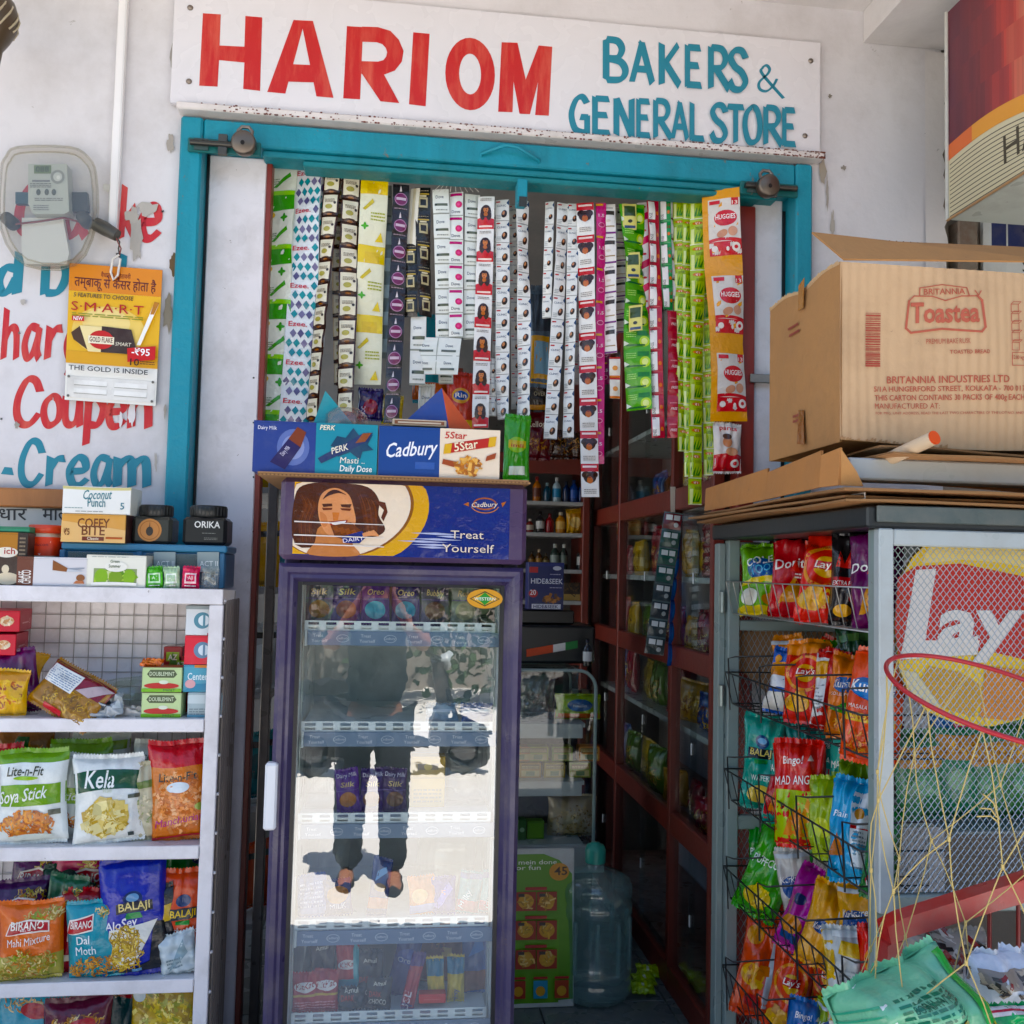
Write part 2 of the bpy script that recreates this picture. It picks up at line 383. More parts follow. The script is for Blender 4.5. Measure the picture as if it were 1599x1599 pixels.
def brush(b, lets, base, hgt, Y, col, wd, conv=lambda x, y: (x, y), lean=0):
    k = 0
    for g, x0, x1 in lets:
        W = max(p[0] for s_ in GL[g] for p in s_)+.06; sx = (x1-x0)/W
        for st in GL[g]:
            k += 1
            def P(u, v, k=k):
                X = x0+u*sx; H = hgt(X); X += lean*v*H
                return at(*conv(X, base(X)-v*H), Y=Y-.0004-k*.00025)
            # thickness in letter units: keep it even although x and y scale differently
            stroke(b, P, st, wd, col)
# ================================================================ setting
def structure(name, mb, m): return mb.build(name, m, kind='structure')
mb = MB(); mb.quad((-80, -60, -.12), (80, -60, -.12), (80, -2.3, -.12), (-80, -2.3, -.12), '#cfcac2'); structure('street', mb, 'concrete')
mb = MB(); mb.box((-8, -2.3, -.3), (8, .02, -.002), '#c9c5be'); structure('porch_floor', mb, 'concrete')
mb = MB(); mb.quad((-80, 6, -.13), (80, 6, -.13), (80, 80, -.13), (-80, 80, -.13), '#a39a8c'); mb.quad((-60, .1, -.13), (-.9, .1, -.13), (-.9, 5.99, -.13), (-60, 5.99, -.13), '#b5ada0'); structure('ground', mb, 'concrete')  # second quad: side yard added to bounce daylight through the side window
mb = MB()
for i in range(6):
    for j in range(6):
        x, y = -.8+i*.45, .02+j*.45; mb.box((x+.002, y+.002, -.03), (x+.448, y+.448, .0015+.001*((i*7+j*3) % 3)*.3), jit('#66706f', .12), .002)
structure('shop_floor', mb, 'floor')
shop = empty('shop_building', (0, 0, 0), 'white plastered shop front with hand painted wall writing around a doorway', 'building')
WH = '#d8d4d6'
mb = MB()
mb.box((-8, 0, -.2), (-.655, .1, 3.36), WH); mb.box((1.305, 0, -.2), (1.764, .1, 3.36), WH); mb.box((-.655, 0, 2.83), (1.305, .1, 3.36), WH)
def jag(x, z0, z1, n, a): return [(x+rnd.uniform(-a, a), 0, z0+(z1-z0)*i/n) for i in range(n+1)]
mb.box((1.764, .06, -.2), (8, .1, 3.36), '#8d8174')
mb.build('front_wall', 'plaster', shop)
mb = MB()                                            # ragged plaster edge at the right end of the wall
e = jag(1.772, 2.2, 3.24, 30, .012)
mb.add([v for p in e for v in ((1.70, -.012, p[2]), (p[0], -.010, p[2]))], [(2*i, 2*i+1, 2*i+3, 2*i+2) for i in range(30)], '#dcd6d4')
mb.add([v for p in e for v in ((p[0], -.010, p[2]), (p[0]+.01, .059, p[2]))], [(2*i, 2*i+1, 2*i+3, 2*i+2) for i in range(30)], '#7d6d58')
mb.build('plaster_edge', 'plaster', shop)
mb = MB(); mb.box((-8, -1.0, 3.36), (8, .1, 3.62), '#e4dfdd'); mb.box((-1.0, .1005, 3.36), (8, 6, 3.62), '#e4dfdd'); mb.build('roof_slab', 'porch', shop)
mb = MB(); mb.box((1.49, -1.0, 3.253), (1.95, -.002, 3.359), '#e0dbd8'); mb.box((1.79, -1.0, 3.10), (2.3, -.03, 3.25), '#cfc8c0'); mb.build('ceiling_beam', 'porch', shop)
mb = MB()
mb.box((-.80, .1, -.1), (-.74, 2.4, .3), '#d9d4d0'); mb.box((-.80, .1, 2.9), (-.74, 2.4, 3.2), '#d9d4d0'); mb.box((-.80, .1, .3), (-.74, .3, 2.9), '#d9d4d0'); mb.box((-.80, 2.1, .3), (-.74, 2.4, 2.9), '#d9d4d0')   # unseen window added in the side wall to let daylight in
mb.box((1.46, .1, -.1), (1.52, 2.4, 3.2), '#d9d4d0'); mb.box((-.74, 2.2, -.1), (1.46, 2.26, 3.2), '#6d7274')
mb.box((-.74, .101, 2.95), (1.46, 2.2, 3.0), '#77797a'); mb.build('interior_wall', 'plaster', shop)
mb = MB(); mb.box((-3, -.012, 3.262), (-.92, -.001, 3.285), '#d9d3d0'); mb.build('wall_ledge', 'plaster', shop)
mb = MB(); mb.box((2.35, -2.2, -.1), (2.45, -.001, 3.359), '#a39c94'); mb.build('added_shade_wall', 'plaster', shop)  # unseen wall added to block light coming from the right
# hand-painted writing on the wall
RED, TEAL = '#c41c24', '#1b7f95'
px_lin = lambda x0, y0, x1, y1: (lambda X: y0+(X-x0)*(y1-y0)/(x1-x0))
mb = MB(); brush(mb, [('C', 22, 80), ('a', 96, 138), ('k', 186, 214), ('e', 216, 252)], px_lin(20, 366, 250, 374), lambda X: 82, 0, RED, .2, lean=.06); mb.build('red_lettering', 'brush_paint', shop)
mb = MB(); brush(mb, [('h', 2, 28), ('a', 34, 64), ('r', 70, 98), ('g', 100, 132), ('e', 136, 170)], px_lin(0, 560, 170, 560), lambda X: 78, 0, RED, .2, lean=.06); mb.build('red_lettering', 'brush_paint', shop)
mb = MB(); brush(mb, [('C', 20, 64), ('o', 64, 96), ('u', 97, 128), ('p', 130, 164), ('e', 165, 198), ('n', 200, 236)], px_lin(20, 664, 236, 668), lambda X: 74, 0, RED, .19, lean=.05); mb.build('red_lettering', 'brush_paint', shop)
mb = MB(); brush(mb, [('d', -8, 32), ('D', 64, 106), ('r', 112, 130), ('i', 134, 146), ('n', 150, 176), ('k', 186, 214)], px_lin(0, 458, 214, 462), lambda X: 64, 0, TEAL, .23, lean=.05); mb.build('teal_lettering', 'teal_brush', shop)
mb = MB(); brush(mb, [('-', 2, 24), ('C', 28, 68), ('r', 72, 104), ('e', 104, 140), ('a', 142, 176), ('m', 178, 234)], px_lin(0, 757, 234, 760), lambda X: 70, 0, TEAL, .19, lean=.03); mb.build('teal_lettering', 'teal_brush', shop)
# scraped tape and flaked patches over the writing
S0 = lambda x, y, k=0: at(x, y, Y=-.0055-k*.0004)
def patch(x, y, rx, ry, col, k=1, n=18, rough=.35):
    pts = []
    for i in range(n):
        a = -2*math.pi*i/n; f = 1+rnd.uniform(-rough, rough); pts.append((x+rx*f*math.cos(a), y+ry*f*math.sin(a)))
    q = MB(); poly(q, S0, pts, col, k); q.build('flaked_patch', 'plaster', shop)
patch(212, 372, 9, 44, '#a9a39b'); patch(232, 326, 16, 10, '#b3ada5'); patch(206, 338, 11, 9, '#aea89f', 2); patch(166, 292, 8, 7, '#cfcdc6', 3)
patch(262, 490, 8, 26, '#8a7f6c'); patch(270, 412, 5, 16, '#6b5335', 2); patch(258, 640, 2, 12, '#a59c90'); patch(266, 224, 5, 14, '#a39a90'); patch(254, 330, 2, 2, '#333333')
patch(205, 646, 6, 18, '#e3dddd', 2); patch(188, 655, 3, 12, '#e3dddd', 3); patch(270, 90, 4, 20, '#9d968e'); patch(243, 722, 2, 14, '#bcb2a8'); patch(1300, 352, 3, 20, '#b0a79c'); patch(1318, 262, 4, 4, '#8f867b'); patch(1296, 150, 3, 3, '#7b7468')
patch(1284, 268, 6, 20, '#a39787', 2); patch(1292, 300, 2, 26, '#a59c92', 3); patch(1446, 208, 2, 2, '#3a3632'); patch(1456, 240, 2, 2, '#3a3632'); patch(1272, 190, 3, 30, '#8c8073', 4); patch(1452, 395, 7, 26, '#a0978b', 2); patch(1464, 300, 6, 40, '#94897b', 3); patch(1460, 160, 5, 26, '#8e8375', 2)
patch(68, 300, 1.6, 1.6, '#555555'); patch(30, 520, 2, 2, '#6b665f'); patch(2, 654, 2, 2, '#555555'); patch(26, 664, 4, 5, '#9e978d'); patch(36, 472, 4, 4, '#b5aea6')
# teal frame of the doorway
TL = '#0c8ba0'
fr = empty('door_frame', (.32, 0, 0), 'teal painted steel frame around the shop doorway under the white signboard', 'door frame')
mb = MB(); mb.box((-.655, -.03, -.01), (-.592, .09, 2.818), TL, .006); mb.build('post', 'teal_paint', fr)
mb = MB(); mb.box((1.250, -.03, -.01), (1.305, .09, 2.818), TL, .006); mb.build('post', 'teal_paint', fr)
mb = MB(); mb.box((-.591, -.024, 2.742), (1.249, .085, 2.816), TL, .005); mb.box((-.42, -.008, 2.722), (1.249, .082, 2.741), '#1d7f8c', .004); mb.box((-.3, .0, 2.704), (1.20, .08, 2.7215), '#2a7a80', .004); mb.build('lintel', 'teal_paint', fr)
mb = MB()
a, b_ = at(752, 240, Y=-.03), at(842, 250, Y=-.03); m_ = (a+b_)/2
mb.tube([a+Vector((0, .02, -.012)), a, a*.6+b_*.4+Vector((0, -.02, .026)), a*.4+b_*.6+Vector((0, -.02, .024)), b_, b_+Vector((0, .02, -.012))], .006, TL, 6); mb.build('pull_handle', 'teal_paint', fr)
mb = MB(); mb.box((.355, -.012, 2.635), (.386, .05, 2.71), TL, .003); mb.box((.36, -.018, 2.62), (.384, -.013, 2.65), '#2c2a28'); mb.build('bracket', 'teal_paint', fr)
mb = MB(); mb.box((-.665, -.052, 2.829), (1.335, -.001, 2.851), '#dfd6d1', .004)
for i in range(480):
    x = 1.335-2.0*rnd.random()**(1.9); z = rnd.choice([2.826, 2.852])+rnd.uniform(-.012, .012); z = min(2.849, max(2.831, z)); r = rnd.uniform(.0008, .0036)
    if x > -.64: mb.box((x-r, -.0526-rnd.random()*.0006, z-r*.7), (x+r, -.051, z+r*.6), jit('#6b2d17', .4))
mb.build('drip_ledge', 'enamel', fr)
def padlock(px, py, r, name_label, sx):
    p = at(px, py, Y=-.075); t = empty('padlock', p, name_label, 'padlock')
    mb = MB(); prof = [(0.0001, -.016), (r*.8, -.016), (r*.98, -.012), (r, 0), (r*.98, .012), (r*.8, .016), (.0001, .016)]
    ax = Vector((-.1*sx, -1, -.12)); mb.lathe(prof, p, '#6f655c', 22, ax); S = flat(p+ax.normalized()*.0165, (1, 0, 0), (0, 0, 1)); ell(mb, S, 0, -.002, .006, .007, '#2b2623', 1); mb.build('lock_body', 'metal', t)
    mb = MB(); mb.tube([p+Vector((-.018, .012, r*.7)), p+Vector((-.02, .015, r+.008)), p+Vector((-.01, .015, r+.020)), p+Vector((.01, .015, r+.020)), p+Vector((.02, .015, r+.008)), p+Vector((.018, .012, r*.7))], .0055, '#8a8178', 8); mb.build('shackle', 'metal', t)
def latch(x0, x1, z, lab):
    t = empty('door_latch', ((x0+x1)/2, -.04, z), lab, 'latch')
    mb = MB(); mb.box((x0, -.043, z-.022), (x1, -.031, z+.020), '#20605f', .003); mb.box((x0+.02, -.05, z-.018), (x0+.06, -.044, z+.016), '#3d4a48'); mb.build('plate', 'teal_paint', t)
    mb = MB(); mb.tube([(x0+.01, -.055, z), (x1-.01, -.055, z)], .009, '#4c4a45', 8); mb.box((x0+.09, -.058, z-.03), (x0+.115, -.044, z+.03), '#5c564d'); mb.build('bolt', 'metal', t)
latch(-.63, -.42, 2.728, 'rusty sliding bolt at the upper left corner of the teal door frame'); latch(1.06, 1.25, 2.722, 'rusty sliding bolt at the upper right corner of the teal door frame')
padlock(381, 224, .036, 'round tarnished padlock hanging left below the red letters of the signboard', 1)
padlock(1199, 291, .036, 'round tarnished padlock hanging right above the orange diaper packets', -1)
# white door leaves
lf = empty('door_leaf', (-.49, .06, 0), 'narrow white door panel with red edge beside the painted wall writing', 'door')
mb = MB(); mb.box((-.583, .05, .02), (-.413, .075, 2.738), '#e2dcde', .003)
for q in (590, 660, 745, 830, 1000, 1205): p = at(396, q, Y=.0495); mb.lathe([(.0001, 0), (.003, 0), (.003, .001)], p, '#333333', 8, (0, -1, 0))
mb.build('panel', 'enamel', lf); mb = MB(); mb.box((-.412, .046, .02), (-.396, .10, 2.735), '#7d2a1c', .002); mb.build('edge_strip', 'wood', lf)
mb = MB(); mb.box((-.591, .052, .02), (-.584, .08, 2.74), '#171513'); mb.build('dark_gap_strip', 'plastic', lf)  # near-black strip standing in for the shadowed gap beside the post
lf = empty('door_leaf', (1.19, .06, 0), 'narrow white door panel behind the big open cardboard carton', 'door')
mb = MB(); mb.box((1.14, .05, .02), (1.238, .075, 2.738), '#d9d5d8', .003); mb.build('panel', 'enamel', lf)
mb = MB(); mb.box((1.239, .052, .02), (1.249, .08, 2.69), '#171513'); mb.build('dark_gap_strip', 'plastic', lf)  # shade of the right-hand gap put in as a near-black strip
mb = MB(); mb.box((1.085, .03, .02), (1.139, .10, 2.69), '#842418', .003); mb.build('edge_strip', 'wood', lf)
mb = MB(); a = at(1172, 590, Y=.02); mb.box((a.x-.0, .02, a.z-.014), (a.x+.12, .028, a.z+.014), '#9a958c', .002); mb.build('hasp', 'metal', lf)
# signboard
sg = empty('signboard', (.32, -.02, 2.86), 'long white signboard with big red and teal hand painted letters above the doorway', 'signboard')
mb = MB(); mb.box((-.69, -.024, 2.856), (1.333, -.006, 3.227), '#dfdbde', .002); mb.build('board', 'signboard', sg)
YS = -.0245
zc = lambda x, y: (280+x/2.579, y/2.579)
mb = MB()
def zp(pts, k): mb.add([at(*zc(*p), Y=YS-.0004*k) for p in pts], [tuple(range(len(pts)))[::-1]], '#c01613')
zp([(95,53),(167,58),(162,183),(262,188),(266,64),(334,70),(325,366),(257,358),(262,252),(160,242),(154,349),(80,345)], 1)
zp([(460,80),(505,83),(427,377),(354,370)], 1); zp([(490,82),(538,84),(621,394),(552,388)], 2); zp([(445,258),(535,262),(552,332),(425,328)], 3)
zp([(675,105),(740,109),(728,400),(660,396)], 1); zp([(732,292),(822,296),(886,415),(810,408)], 3)
ou = [(736,107),(800,109),(850,124),(884,160),(903,205),(896,248),(868,284),(826,300),(733,298)]; inn = [(736,168),(795,170),(818,178),(832,194),(837,210),(833,228),(822,242),(800,248),(734,246)]
mb.add([at(*zc(*p), Y=YS-.0008) for pr in zip(ou, inn) for p in pr], [(2*i, 2*i+1, 2*i+3, 2*i+2) for i in range(8)], '#c01613')
zp([(942,130),(1008,136),(992,428),(925,420)], 1)
ov = []
for i in range(33):
    t = 2*math.pi*i/32
    for rx, ry in ((100, 146), (44, 82)): ov.append(at(*zc(1171+rx*math.cos(t), 298-ry*math.sin(t)+.05*rx*math.cos(t)), Y=YS-.0004))
mb.add(ov, [(2*i, 2*i+1, 2*i+3, 2*i+2) for i in range(32)], '#c01613')
zp([(1298,170),(1362,172),(1395,320),(1447,183),(1502,188),(1488,466),(1433,463),(1445,330),(1412,460),(1370,458),(1346,328),(1342,452),(1284,450)], 1)
mb.build('red_lettering', 'brush_paint', sg)
mb = MB(); zc2 = lambda x, y: (860+x/3.634, 30+y/3.634)
brush(mb, [('B',298,436),('A',457,587),('K',615,742),('E',763,864),('R',895,1022),('S',1008,1117)], lambda X: 342+(X-300)*.078, lambda X: 230, YS, TEAL, .205, zc2)
brush(mb, [('&',1172,1330)], lambda X: 408, lambda X: 146, YS, TEAL, .12, zc2)
brush(mb, [('G',107,228),('E',237,347),('N',362,470),('E',487,572),('R',583,692),('A',690,782),('L',790,879),('S',906,1002),('T',1003,1105),('O',1096,1197),('R',1208,1320),('E',1315,1397)], lambda X: 640+(X-107)*.061, lambda X: 208, YS, TEAL, .205, zc2)
mb.build('teal_lettering', 'ink', sg)
for q in ((295, 127), (297, 12), (1266, 95), (1257, 212)):
    p = at(*q, Y=YS); mb = MB(); mb.lathe([(.0001, .006), (.006, .005), (.009, 0)], p, '#8d8177', 10, (0, -1, 0)); mb.build('screw', 'metal', sg)
# rubber-stamp side boards to the right: lightbox sign
lb = empty('lightbox_sign', (1.9, -.7, 2.45), 'projecting lightbox sign with dark red top, orange wave and pale bottom edge', 'sign')
BX, y1_, y0_, z0_, z1_ = 1.603, -.30, -1.25, 2.556, 3.19
mb = MB(); mb.box((BX+.002, y0_, z0_), (BX+.36, y1_, z1_), '#d9e0d4', .004); mb.build('cabinet', 'enamel', lb)
mb = MB(); S = flat((BX, y1_, z0_), (0, -1, 0), (0, 0, 1)); L_ = y1_-y0_
def wave(x): return .225-.06*x+.018*math.sin(x*8)
N_ = 24
def shade(u, v):
    t = u/L_
    st = [(0, '#5f2136'), (.16, '#74252f'), (.24, '#8f2a30'), (.30, '#b8382f'), (.36, '#c9604a'), (.5, '#d98a62'), (1.1, '#e0a878')]
    for (a, p), (d, q) in zip(st, st[1:]):
        if t <= d: f = (t-a)/(d-a); return tuple(x+(y-x)*f for x, y in zip(c(p), c(q)))
mb.grid(lambda u, v: S(u, wave(u)+(z1_-z0_-wave(u))*v, 1), lin(0, L_, 90), lin(0, 1, 4), lambda u, v: jit(shade(u+.03*math.sin(v*9+u*60), v), .10))
mb.grid(lambda u, v: S(u, wave(u)-.047+.047*v, 2), lin(0, L_, N_), [0, 1], lambda u, v: '#e06a26' if u < .12 else '#e49a2c')
mb.grid(lambda u, v: S(u, (wave(u)-.047)*v, 1), lin(0, L_, N_), [0, 1], '#d8cda8')
for j in range(13):
    mb.grid(lambda u, v: S(u, (wave(u)-.052)*((j+.5+.22*v)/13.5)+.0, 2), lin(0.01, L_, N_), [0, 1], '#4c4438')
txt(mb, S, 'HARIOM', .262, .058, .078, '#4a3f2a', 3, al='l', bold=0, rot=R(2))
mb.build('printed_face', 'plastic', lb)
mb = MB(); mb.tube([(BX-.004, y1_, z0_), (BX-.004, y1_, z1_)], .006, '#c9c6bd', 6); mb.tube([(BX-.004, y1_, z0_), (BX-.004, y0_, z0_)], .004, '#b98e5c', 6); mb.build('frame_edge', 'enamel', lb)
# neighbour's board beyond
mb = MB(); a = at(1535, 352, Y=.03); e = at(1599, 410, Y=.03)
mb.box((a.x, .03, a.z-.35), (a.x+.9, .045, a.z+.02), '#dfe2df'); S = flat((a.x, .03, a.z-.35), (1, 0, 0), (0, 0, 1))
poly(mb, S, [(.03, .37), (.03, .27), (.14, .25), (.36, .33), (.5, .37)], '#2b3566'); ell(mb, S, .17, .2, .09, .085, '#e6e8e4', 2); rect(mb, S, .082, .24, .088, .37, '#cfd2cc', 3)
txt(mb, S, ', G', .112, .255, .035, '#2a2a2a', 3, al='l'); txt(mb, S, 'Store', .14, .20, .04, '#2a2a2a', 3, al='l')
mb.build('notice_board', 'enamel', None, 'white and dark blue wall board half hidden behind the open carton flap', 'notice board')
mb = MB(); p = at(1500, 370, Y=.02); mb.box((p.x-.02, .0, p.z-.4), (p.x+.05, .058, p.z+.05), '#8a7f72', .004); mb.build('bracket_post', 'rusty', None, 'grey wall bracket post beside the blue and white wall board', 'bracket')
# ================================================================ packets, boxes, strips
def deco(b, S, w, h, items, k0=1):
    # x in packet widths from the middle, y in packet heights from the base, radii and letter heights in packet widths
    for i, it in enumerate(items):
        o, k, a = it[0], k0+i, it[1:]
        if o == 'r': rect(b, S, a[0]*w, a[1]*h, a[2]*w, a[3]*h, a[4], k, 14, 8)
        elif o == 'e': ell(b, S, a[0]*w, a[1]*h, a[2]*w, a[3]*w, a[4], k, 24, 6, a[5] if len(a) > 5 else 0)
        elif o == 'o': ring(b, S, a[0]*w, a[1]*h, a[2]*w, a[3]*w, a[4]*w, a[5], k)
        elif o == 't': txt(b, S, a[0], a[1]*w, a[2]*h, a[3]*w, a[4], k, w=(a[5]*w if len(a) > 5 and a[5] else None), bold=.012, shear=(a[6] if len(a) > 6 else 0), rot=(a[7] if len(a) > 7 else 0), arc=(a[8]/w if len(a) > 8 else 0))
        elif o == 'b': bits(b, S, a[0]*w, a[1]*h, a[2]*w, a[3]*w, a[4], a[5], a[6]*w, a[7] if len(a) > 7 else 4, k, box=len(a) > 8)
        elif o == 'l': lines(b, S, a[0]*w, a[2]*w, a[1]*h, a[3]*h, a[4], a[5], k)
        elif o == 'p': poly(b, S, [(x*w, y*h) for x, y in a[0]], a[1], k)
        elif o == 'w':                                   # a band with a curved upper and lower edge
            x0, y0, x1, y1, col, sag = a
            b.grid(lambda u, v: S(u, v*h+sag*h*(1-(2*u/w)**2), k), lin(x0*w, x1*w, 16), lin(y0, y1, 7), col)
        elif o == 'f':                                   # printed face of a long haired woman
            x, y, s, hc = a; x *= w; y *= h; s *= w
            for q, (dx, dy, rx, ry, col) in enumerate(((0, -.1, .52, .62, hc), (0, .18, .40, .36, hc), (-.3, -.5, .26, .5, hc), (.3, -.5, .26, .5, hc), (0, .05, .24, .34, '#c98d6c'), (0, -.42, .2, .2, '#b87a5c'), (0, .33, .25, .13, hc), (-.1, .1, .05, .03, '#3a2018'), (.1, .1, .05, .03, '#3a2018'), (0, -.13, .09, .035, '#8f2c2c'))):
                ell(b, S, x+dx*s, y+dy*s, rx*s, ry*s, col, k+q*.3, 12, 1)
def frame(p, yaw=0, lean=0, tilt=0):
    m = Matrix.Rotation(yaw, 3, 'Z')@Matrix.Rotation(-lean, 3, 'X')@Matrix.Rotation(-tilt, 3, 'Y')
    return Vector(p), m@Vector((1, 0, 0)), m@Vector((0, 0, 1)), m@Vector((0, -1, 0))
def pillow(p, w, h, T, yaw, lean, tilt, seed, wr=1, sag=0, pinch=.06):
    o, ex, ey, en = frame(p, yaw, lean, tilt); r = random.Random(seed)
    ph = [r.uniform(0, 6.3) for _ in range(8)]; f = [r.uniform(.7, 1.3) for _ in range(8)]
    sk, sh = r.uniform(-.05, .05), r.uniform(-.03, .03)
    cr = [(math.cos(a), math.sin(a), r.uniform(-.8, .8), r.uniform(.5, 1)*r.choice((-1, 1, -1))) for a in [r.uniform(0, 3.14) for _ in range(7)]]
    def S(x, y, k=0, back=False):
        u, v = 2*x/w, y/h; v0 = min(1, max(0, v)); uu = min(1, abs(u))
        env = max(0, (1-uu**2.4))*max(0, 1-abs(2*v0-1)**3.2)
        t = T/2*math.sqrt(env)*(1+.25*sag*(1-2*v0))
        e = 1-min(v0, 1-v0)*2.2; e = max(0, e)
        z = t+wr*(.0016*e*math.sin(x/w*26*f[0]+ph[0])*(1-.5*uu)+.0014*math.sin(u*4*f[1]+v*7*f[2]+ph[1])+.0011*math.sin(u*9*f[3]-v*5+ph[2])+.0009*math.sin(v*17*f[4]+u*2+ph[3]))
        for ca, sa, c0, am in cr:
            d = ca*u+sa*(2*v-1)-c0; z += wr*.0013*am*math.exp(-abs(d)/.09)*env**.5
        X = x*(1-pinch*math.sin(math.pi*v0))+sk*w*(v-.5)*.6+.012*w*math.sin(v*5*f[5]+ph[4])
        Yv = y+.012*h*math.sin(u*2.5*f[6]+ph[5])*(v0 if v0 > .5 else -.3*(1-v0))+sh*h*u*(v-.3)
        z2 = -t*.9 if back else z
        bend = .05*h*math.sin(ph[6])*(v-.5)**2
        return o+ex*X+ey*Yv+en*(z2+bend+(.0007+.00035*k if k else 0))
    S.mx = .011
    return S
def pouch(name, p, w, h, col, items, label, cat='snack packet', group=None, T=None, yaw=0, lean=0, tilt=0, m='foil', seam=None, wr=1.5, sag=.5, back=None, bands=(), pinch=.06):
    seed = sum(map(ord, label)); rs = random.Random(seed); T = T or w*.38
    S = pillow(p, w, h, T, yaw, lean, tilt, seed, wr, sag, pinch); b = MB(); nx, ny = 24, 30
    def cf(u, v):
        q = v/h
        for y0, y1, cc in bands:
            if y0 <= q < y1: return cc
        return col
    us, vs = lin(-w/2, w/2, nx), lin(0, h, ny)
    b.grid(lambda u, v: S(u, v), us, vs, cf); b.grid(lambda u, v: S(-u, v, 0, True), us, vs, back or cf)
    n = max(8, int(w/.004)); ec = seam or cf(0, h*.99); eb = seam or cf(0, .001)                   # crimped end seams with a zigzag edge
    for y0, y1, cc in ((h, h*1.045, ec), (0, -h*.035, eb)):
        b.grid(lambda u, v: S(u*.97, v+(.004*(1 if (round((u/w+.5)*n) % 2) else 0) if abs(v-y1) < 1e-9 else 0)*(1 if y1 > h else -1), .5), lin(-w/2, w/2, n), [y0, (y0+y1)/2, y1], lambda u, v: jit(cc, .1))
    deco(b, S, w, h, items)
    return b.build(name, m, None, label, cat, group)
def pl(px, Y, z=None, py=None):                     # point below a photograph column, on height z or at row py, at depth Y
    p = at(px, py if py is not None else 900, Y=Y)
    if z is not None:
        p = at(px, 900+(p.z-z)/mpp(p), Y=Y); p = at(px+(0), 900+(at(px, 900, Y=Y).z-z)/mpp(p), Y=Y); p.z = z
    return p
def bagp(px, z, wpx, hpx, Y, col, items, label, **k):     # sizes given in photograph pixels, stands on height z
    p = pl(px, Y, z); s = mpp(p); nm = k.pop('name', 'snack_packet'); p.z += .035*hpx*s; k.setdefault('tilt', R(rnd.uniform(-3.5, 3.5))); k.setdefault('lean', R(rnd.uniform(0, 7))); k.setdefault('yaw', R(rnd.uniform(-10, 10)))
    return pouch(nm, p, 1.03*wpx*s, hpx*s/1.06, col, items, label, **k)
def carton(name, p, w, h, d, col, front, label, cat='box', group=None, yaw=0, top=None, side=None, tcol=None, scol=None, m='print', left=None):
    o, ex, ey, en = frame(p, yaw); b = MB(); a = [o-ex*w/2, o+ex*w/2]
    A, B, C_, D_ = o-ex*w/2, o+ex*w/2, o+ex*w/2-en*d, o-ex*w/2-en*d; up = ey*h
    rot = Matrix((ex, -en, ey)).transposed()
    b.box((-w/2, 0, 0), (w/2, d, h), col, .0016); b.V = [tuple(o+rot@Vector(v)) for v in b.V]
    S = lambda x, y, k=0: o+ex*x+ey*y+en*(.0004*k)
    deco(b, S, w, h, front)
    if tcol: b.quad(A+up+ey*.0006, B+up+ey*.0006, C_+up+ey*.0006, D_+up+ey*.0006, tcol)
    if scol: b.quad(B+ex*.0005, C_+ex*.0005, C_+up+ex*.0005, B+up+ex*.0005, scol)
    if side: deco(b, lambda x, y, k=0: B-en*(x+d/2)+ey*y+ex*(.0006+.0004*k), d, h, side)
    if left: deco(b, lambda x, y, k=0: A-en*(d/2-x)+ey*y-ex*(.0006+.0004*k), d, h, left)
    # closing flap seam on the front top edge
    b.box((-w/2+.002, -.0004, h-.0045), (w/2-.002, -.0001, h-.0040), tuple(x*.6 for x in c(col))); b.V[-8:] = [tuple(o+rot@Vector(v)) for v in b.V[-8:]]
    return b.build(name, m, None, label, cat, group)
def boxp(name, px0, px1, z, hpx, Y, d, col, front, label, **k):
    p = pl((px0+px1)/2, Y, z); s = mpp(p)
    return carton(name, p, (px1-px0)*s, hpx*s, d, col, front, label, **k)
def strip(x0, y0, x1, y1, wpx, n, Y, col, unit, label, group='sachet strips hanging in the doorway', edge=None, m='foil', bulge=.006, name='sachet_strip', wave=.006, cat='sachet strip', y_tilt=None):
    A, B = at(x0, y0, Y=Y), at(x1, y1, Y=Y if y_tilt is None else y_tilt); s = mpp(A); w = wpx*s; L = (A-B).length; u = L/n
    up = (A-B).normalized(); ex = (RT-up*RT.dot(up)).normalized(); ex = (ex+Vector((0, rnd.uniform(-.25, .25), 0))).normalized(); ex = (ex-up*ex.dot(up)).normalized(); en = ex.cross(up); ph = rnd.uniform(0, 6); fq = rnd.uniform(2.5, 5)
    ph2 = rnd.uniform(0, 6)
    tw, tf, tp = rnd.uniform(.2, .65), rnd.uniform(2, 6), rnd.uniform(0, 6)
    def S(x, y, k=0):
        yy = min(L, max(0, y)); t = (yy/u) % 1; an = tw*math.sin(yy*tf+tp)*min(1, (L-yy)*4+.2); ca, sa = math.cos(an), math.sin(an)
        z = bulge*abs(math.sin(math.pi*t))**.6*(1-.75*min(1, abs(2*x/w))**2)+wave*math.sin(yy*fq+ph)+.006*x/w*math.sin(yy*9+ph2)+.0012*math.sin(yy*70+x*90+ph)
        z += (.0005+.0002*k if k else 0)
        return B+ex*(x*ca-z*sa+wave*.9*math.sin(yy*fq*.7+ph2))+up*y+en*(x*sa+z*ca)
    b = MB(); us = lin(-w/2, w/2, 5); q = 7
    b.grid(lambda a, v: S(a, v), us, lin(0, L, n*q), (lambda a, v: edge if abs(v/u-round(v/u)) < .07 else col) if edge else col)
    b.grid(lambda a, v: S(-a, v, 0)-en*.0035, us, lin(0, L, n*2), col)
    for i in range(n):
        fn = (lambda i: lambda x, y, k=0: S(x, y+i*u, k))(i); fn.mx = .016
        deco(b, fn, w, u, unit(i) if callable(unit) else unit)
    return b.build(name, m, None, label, cat, group)
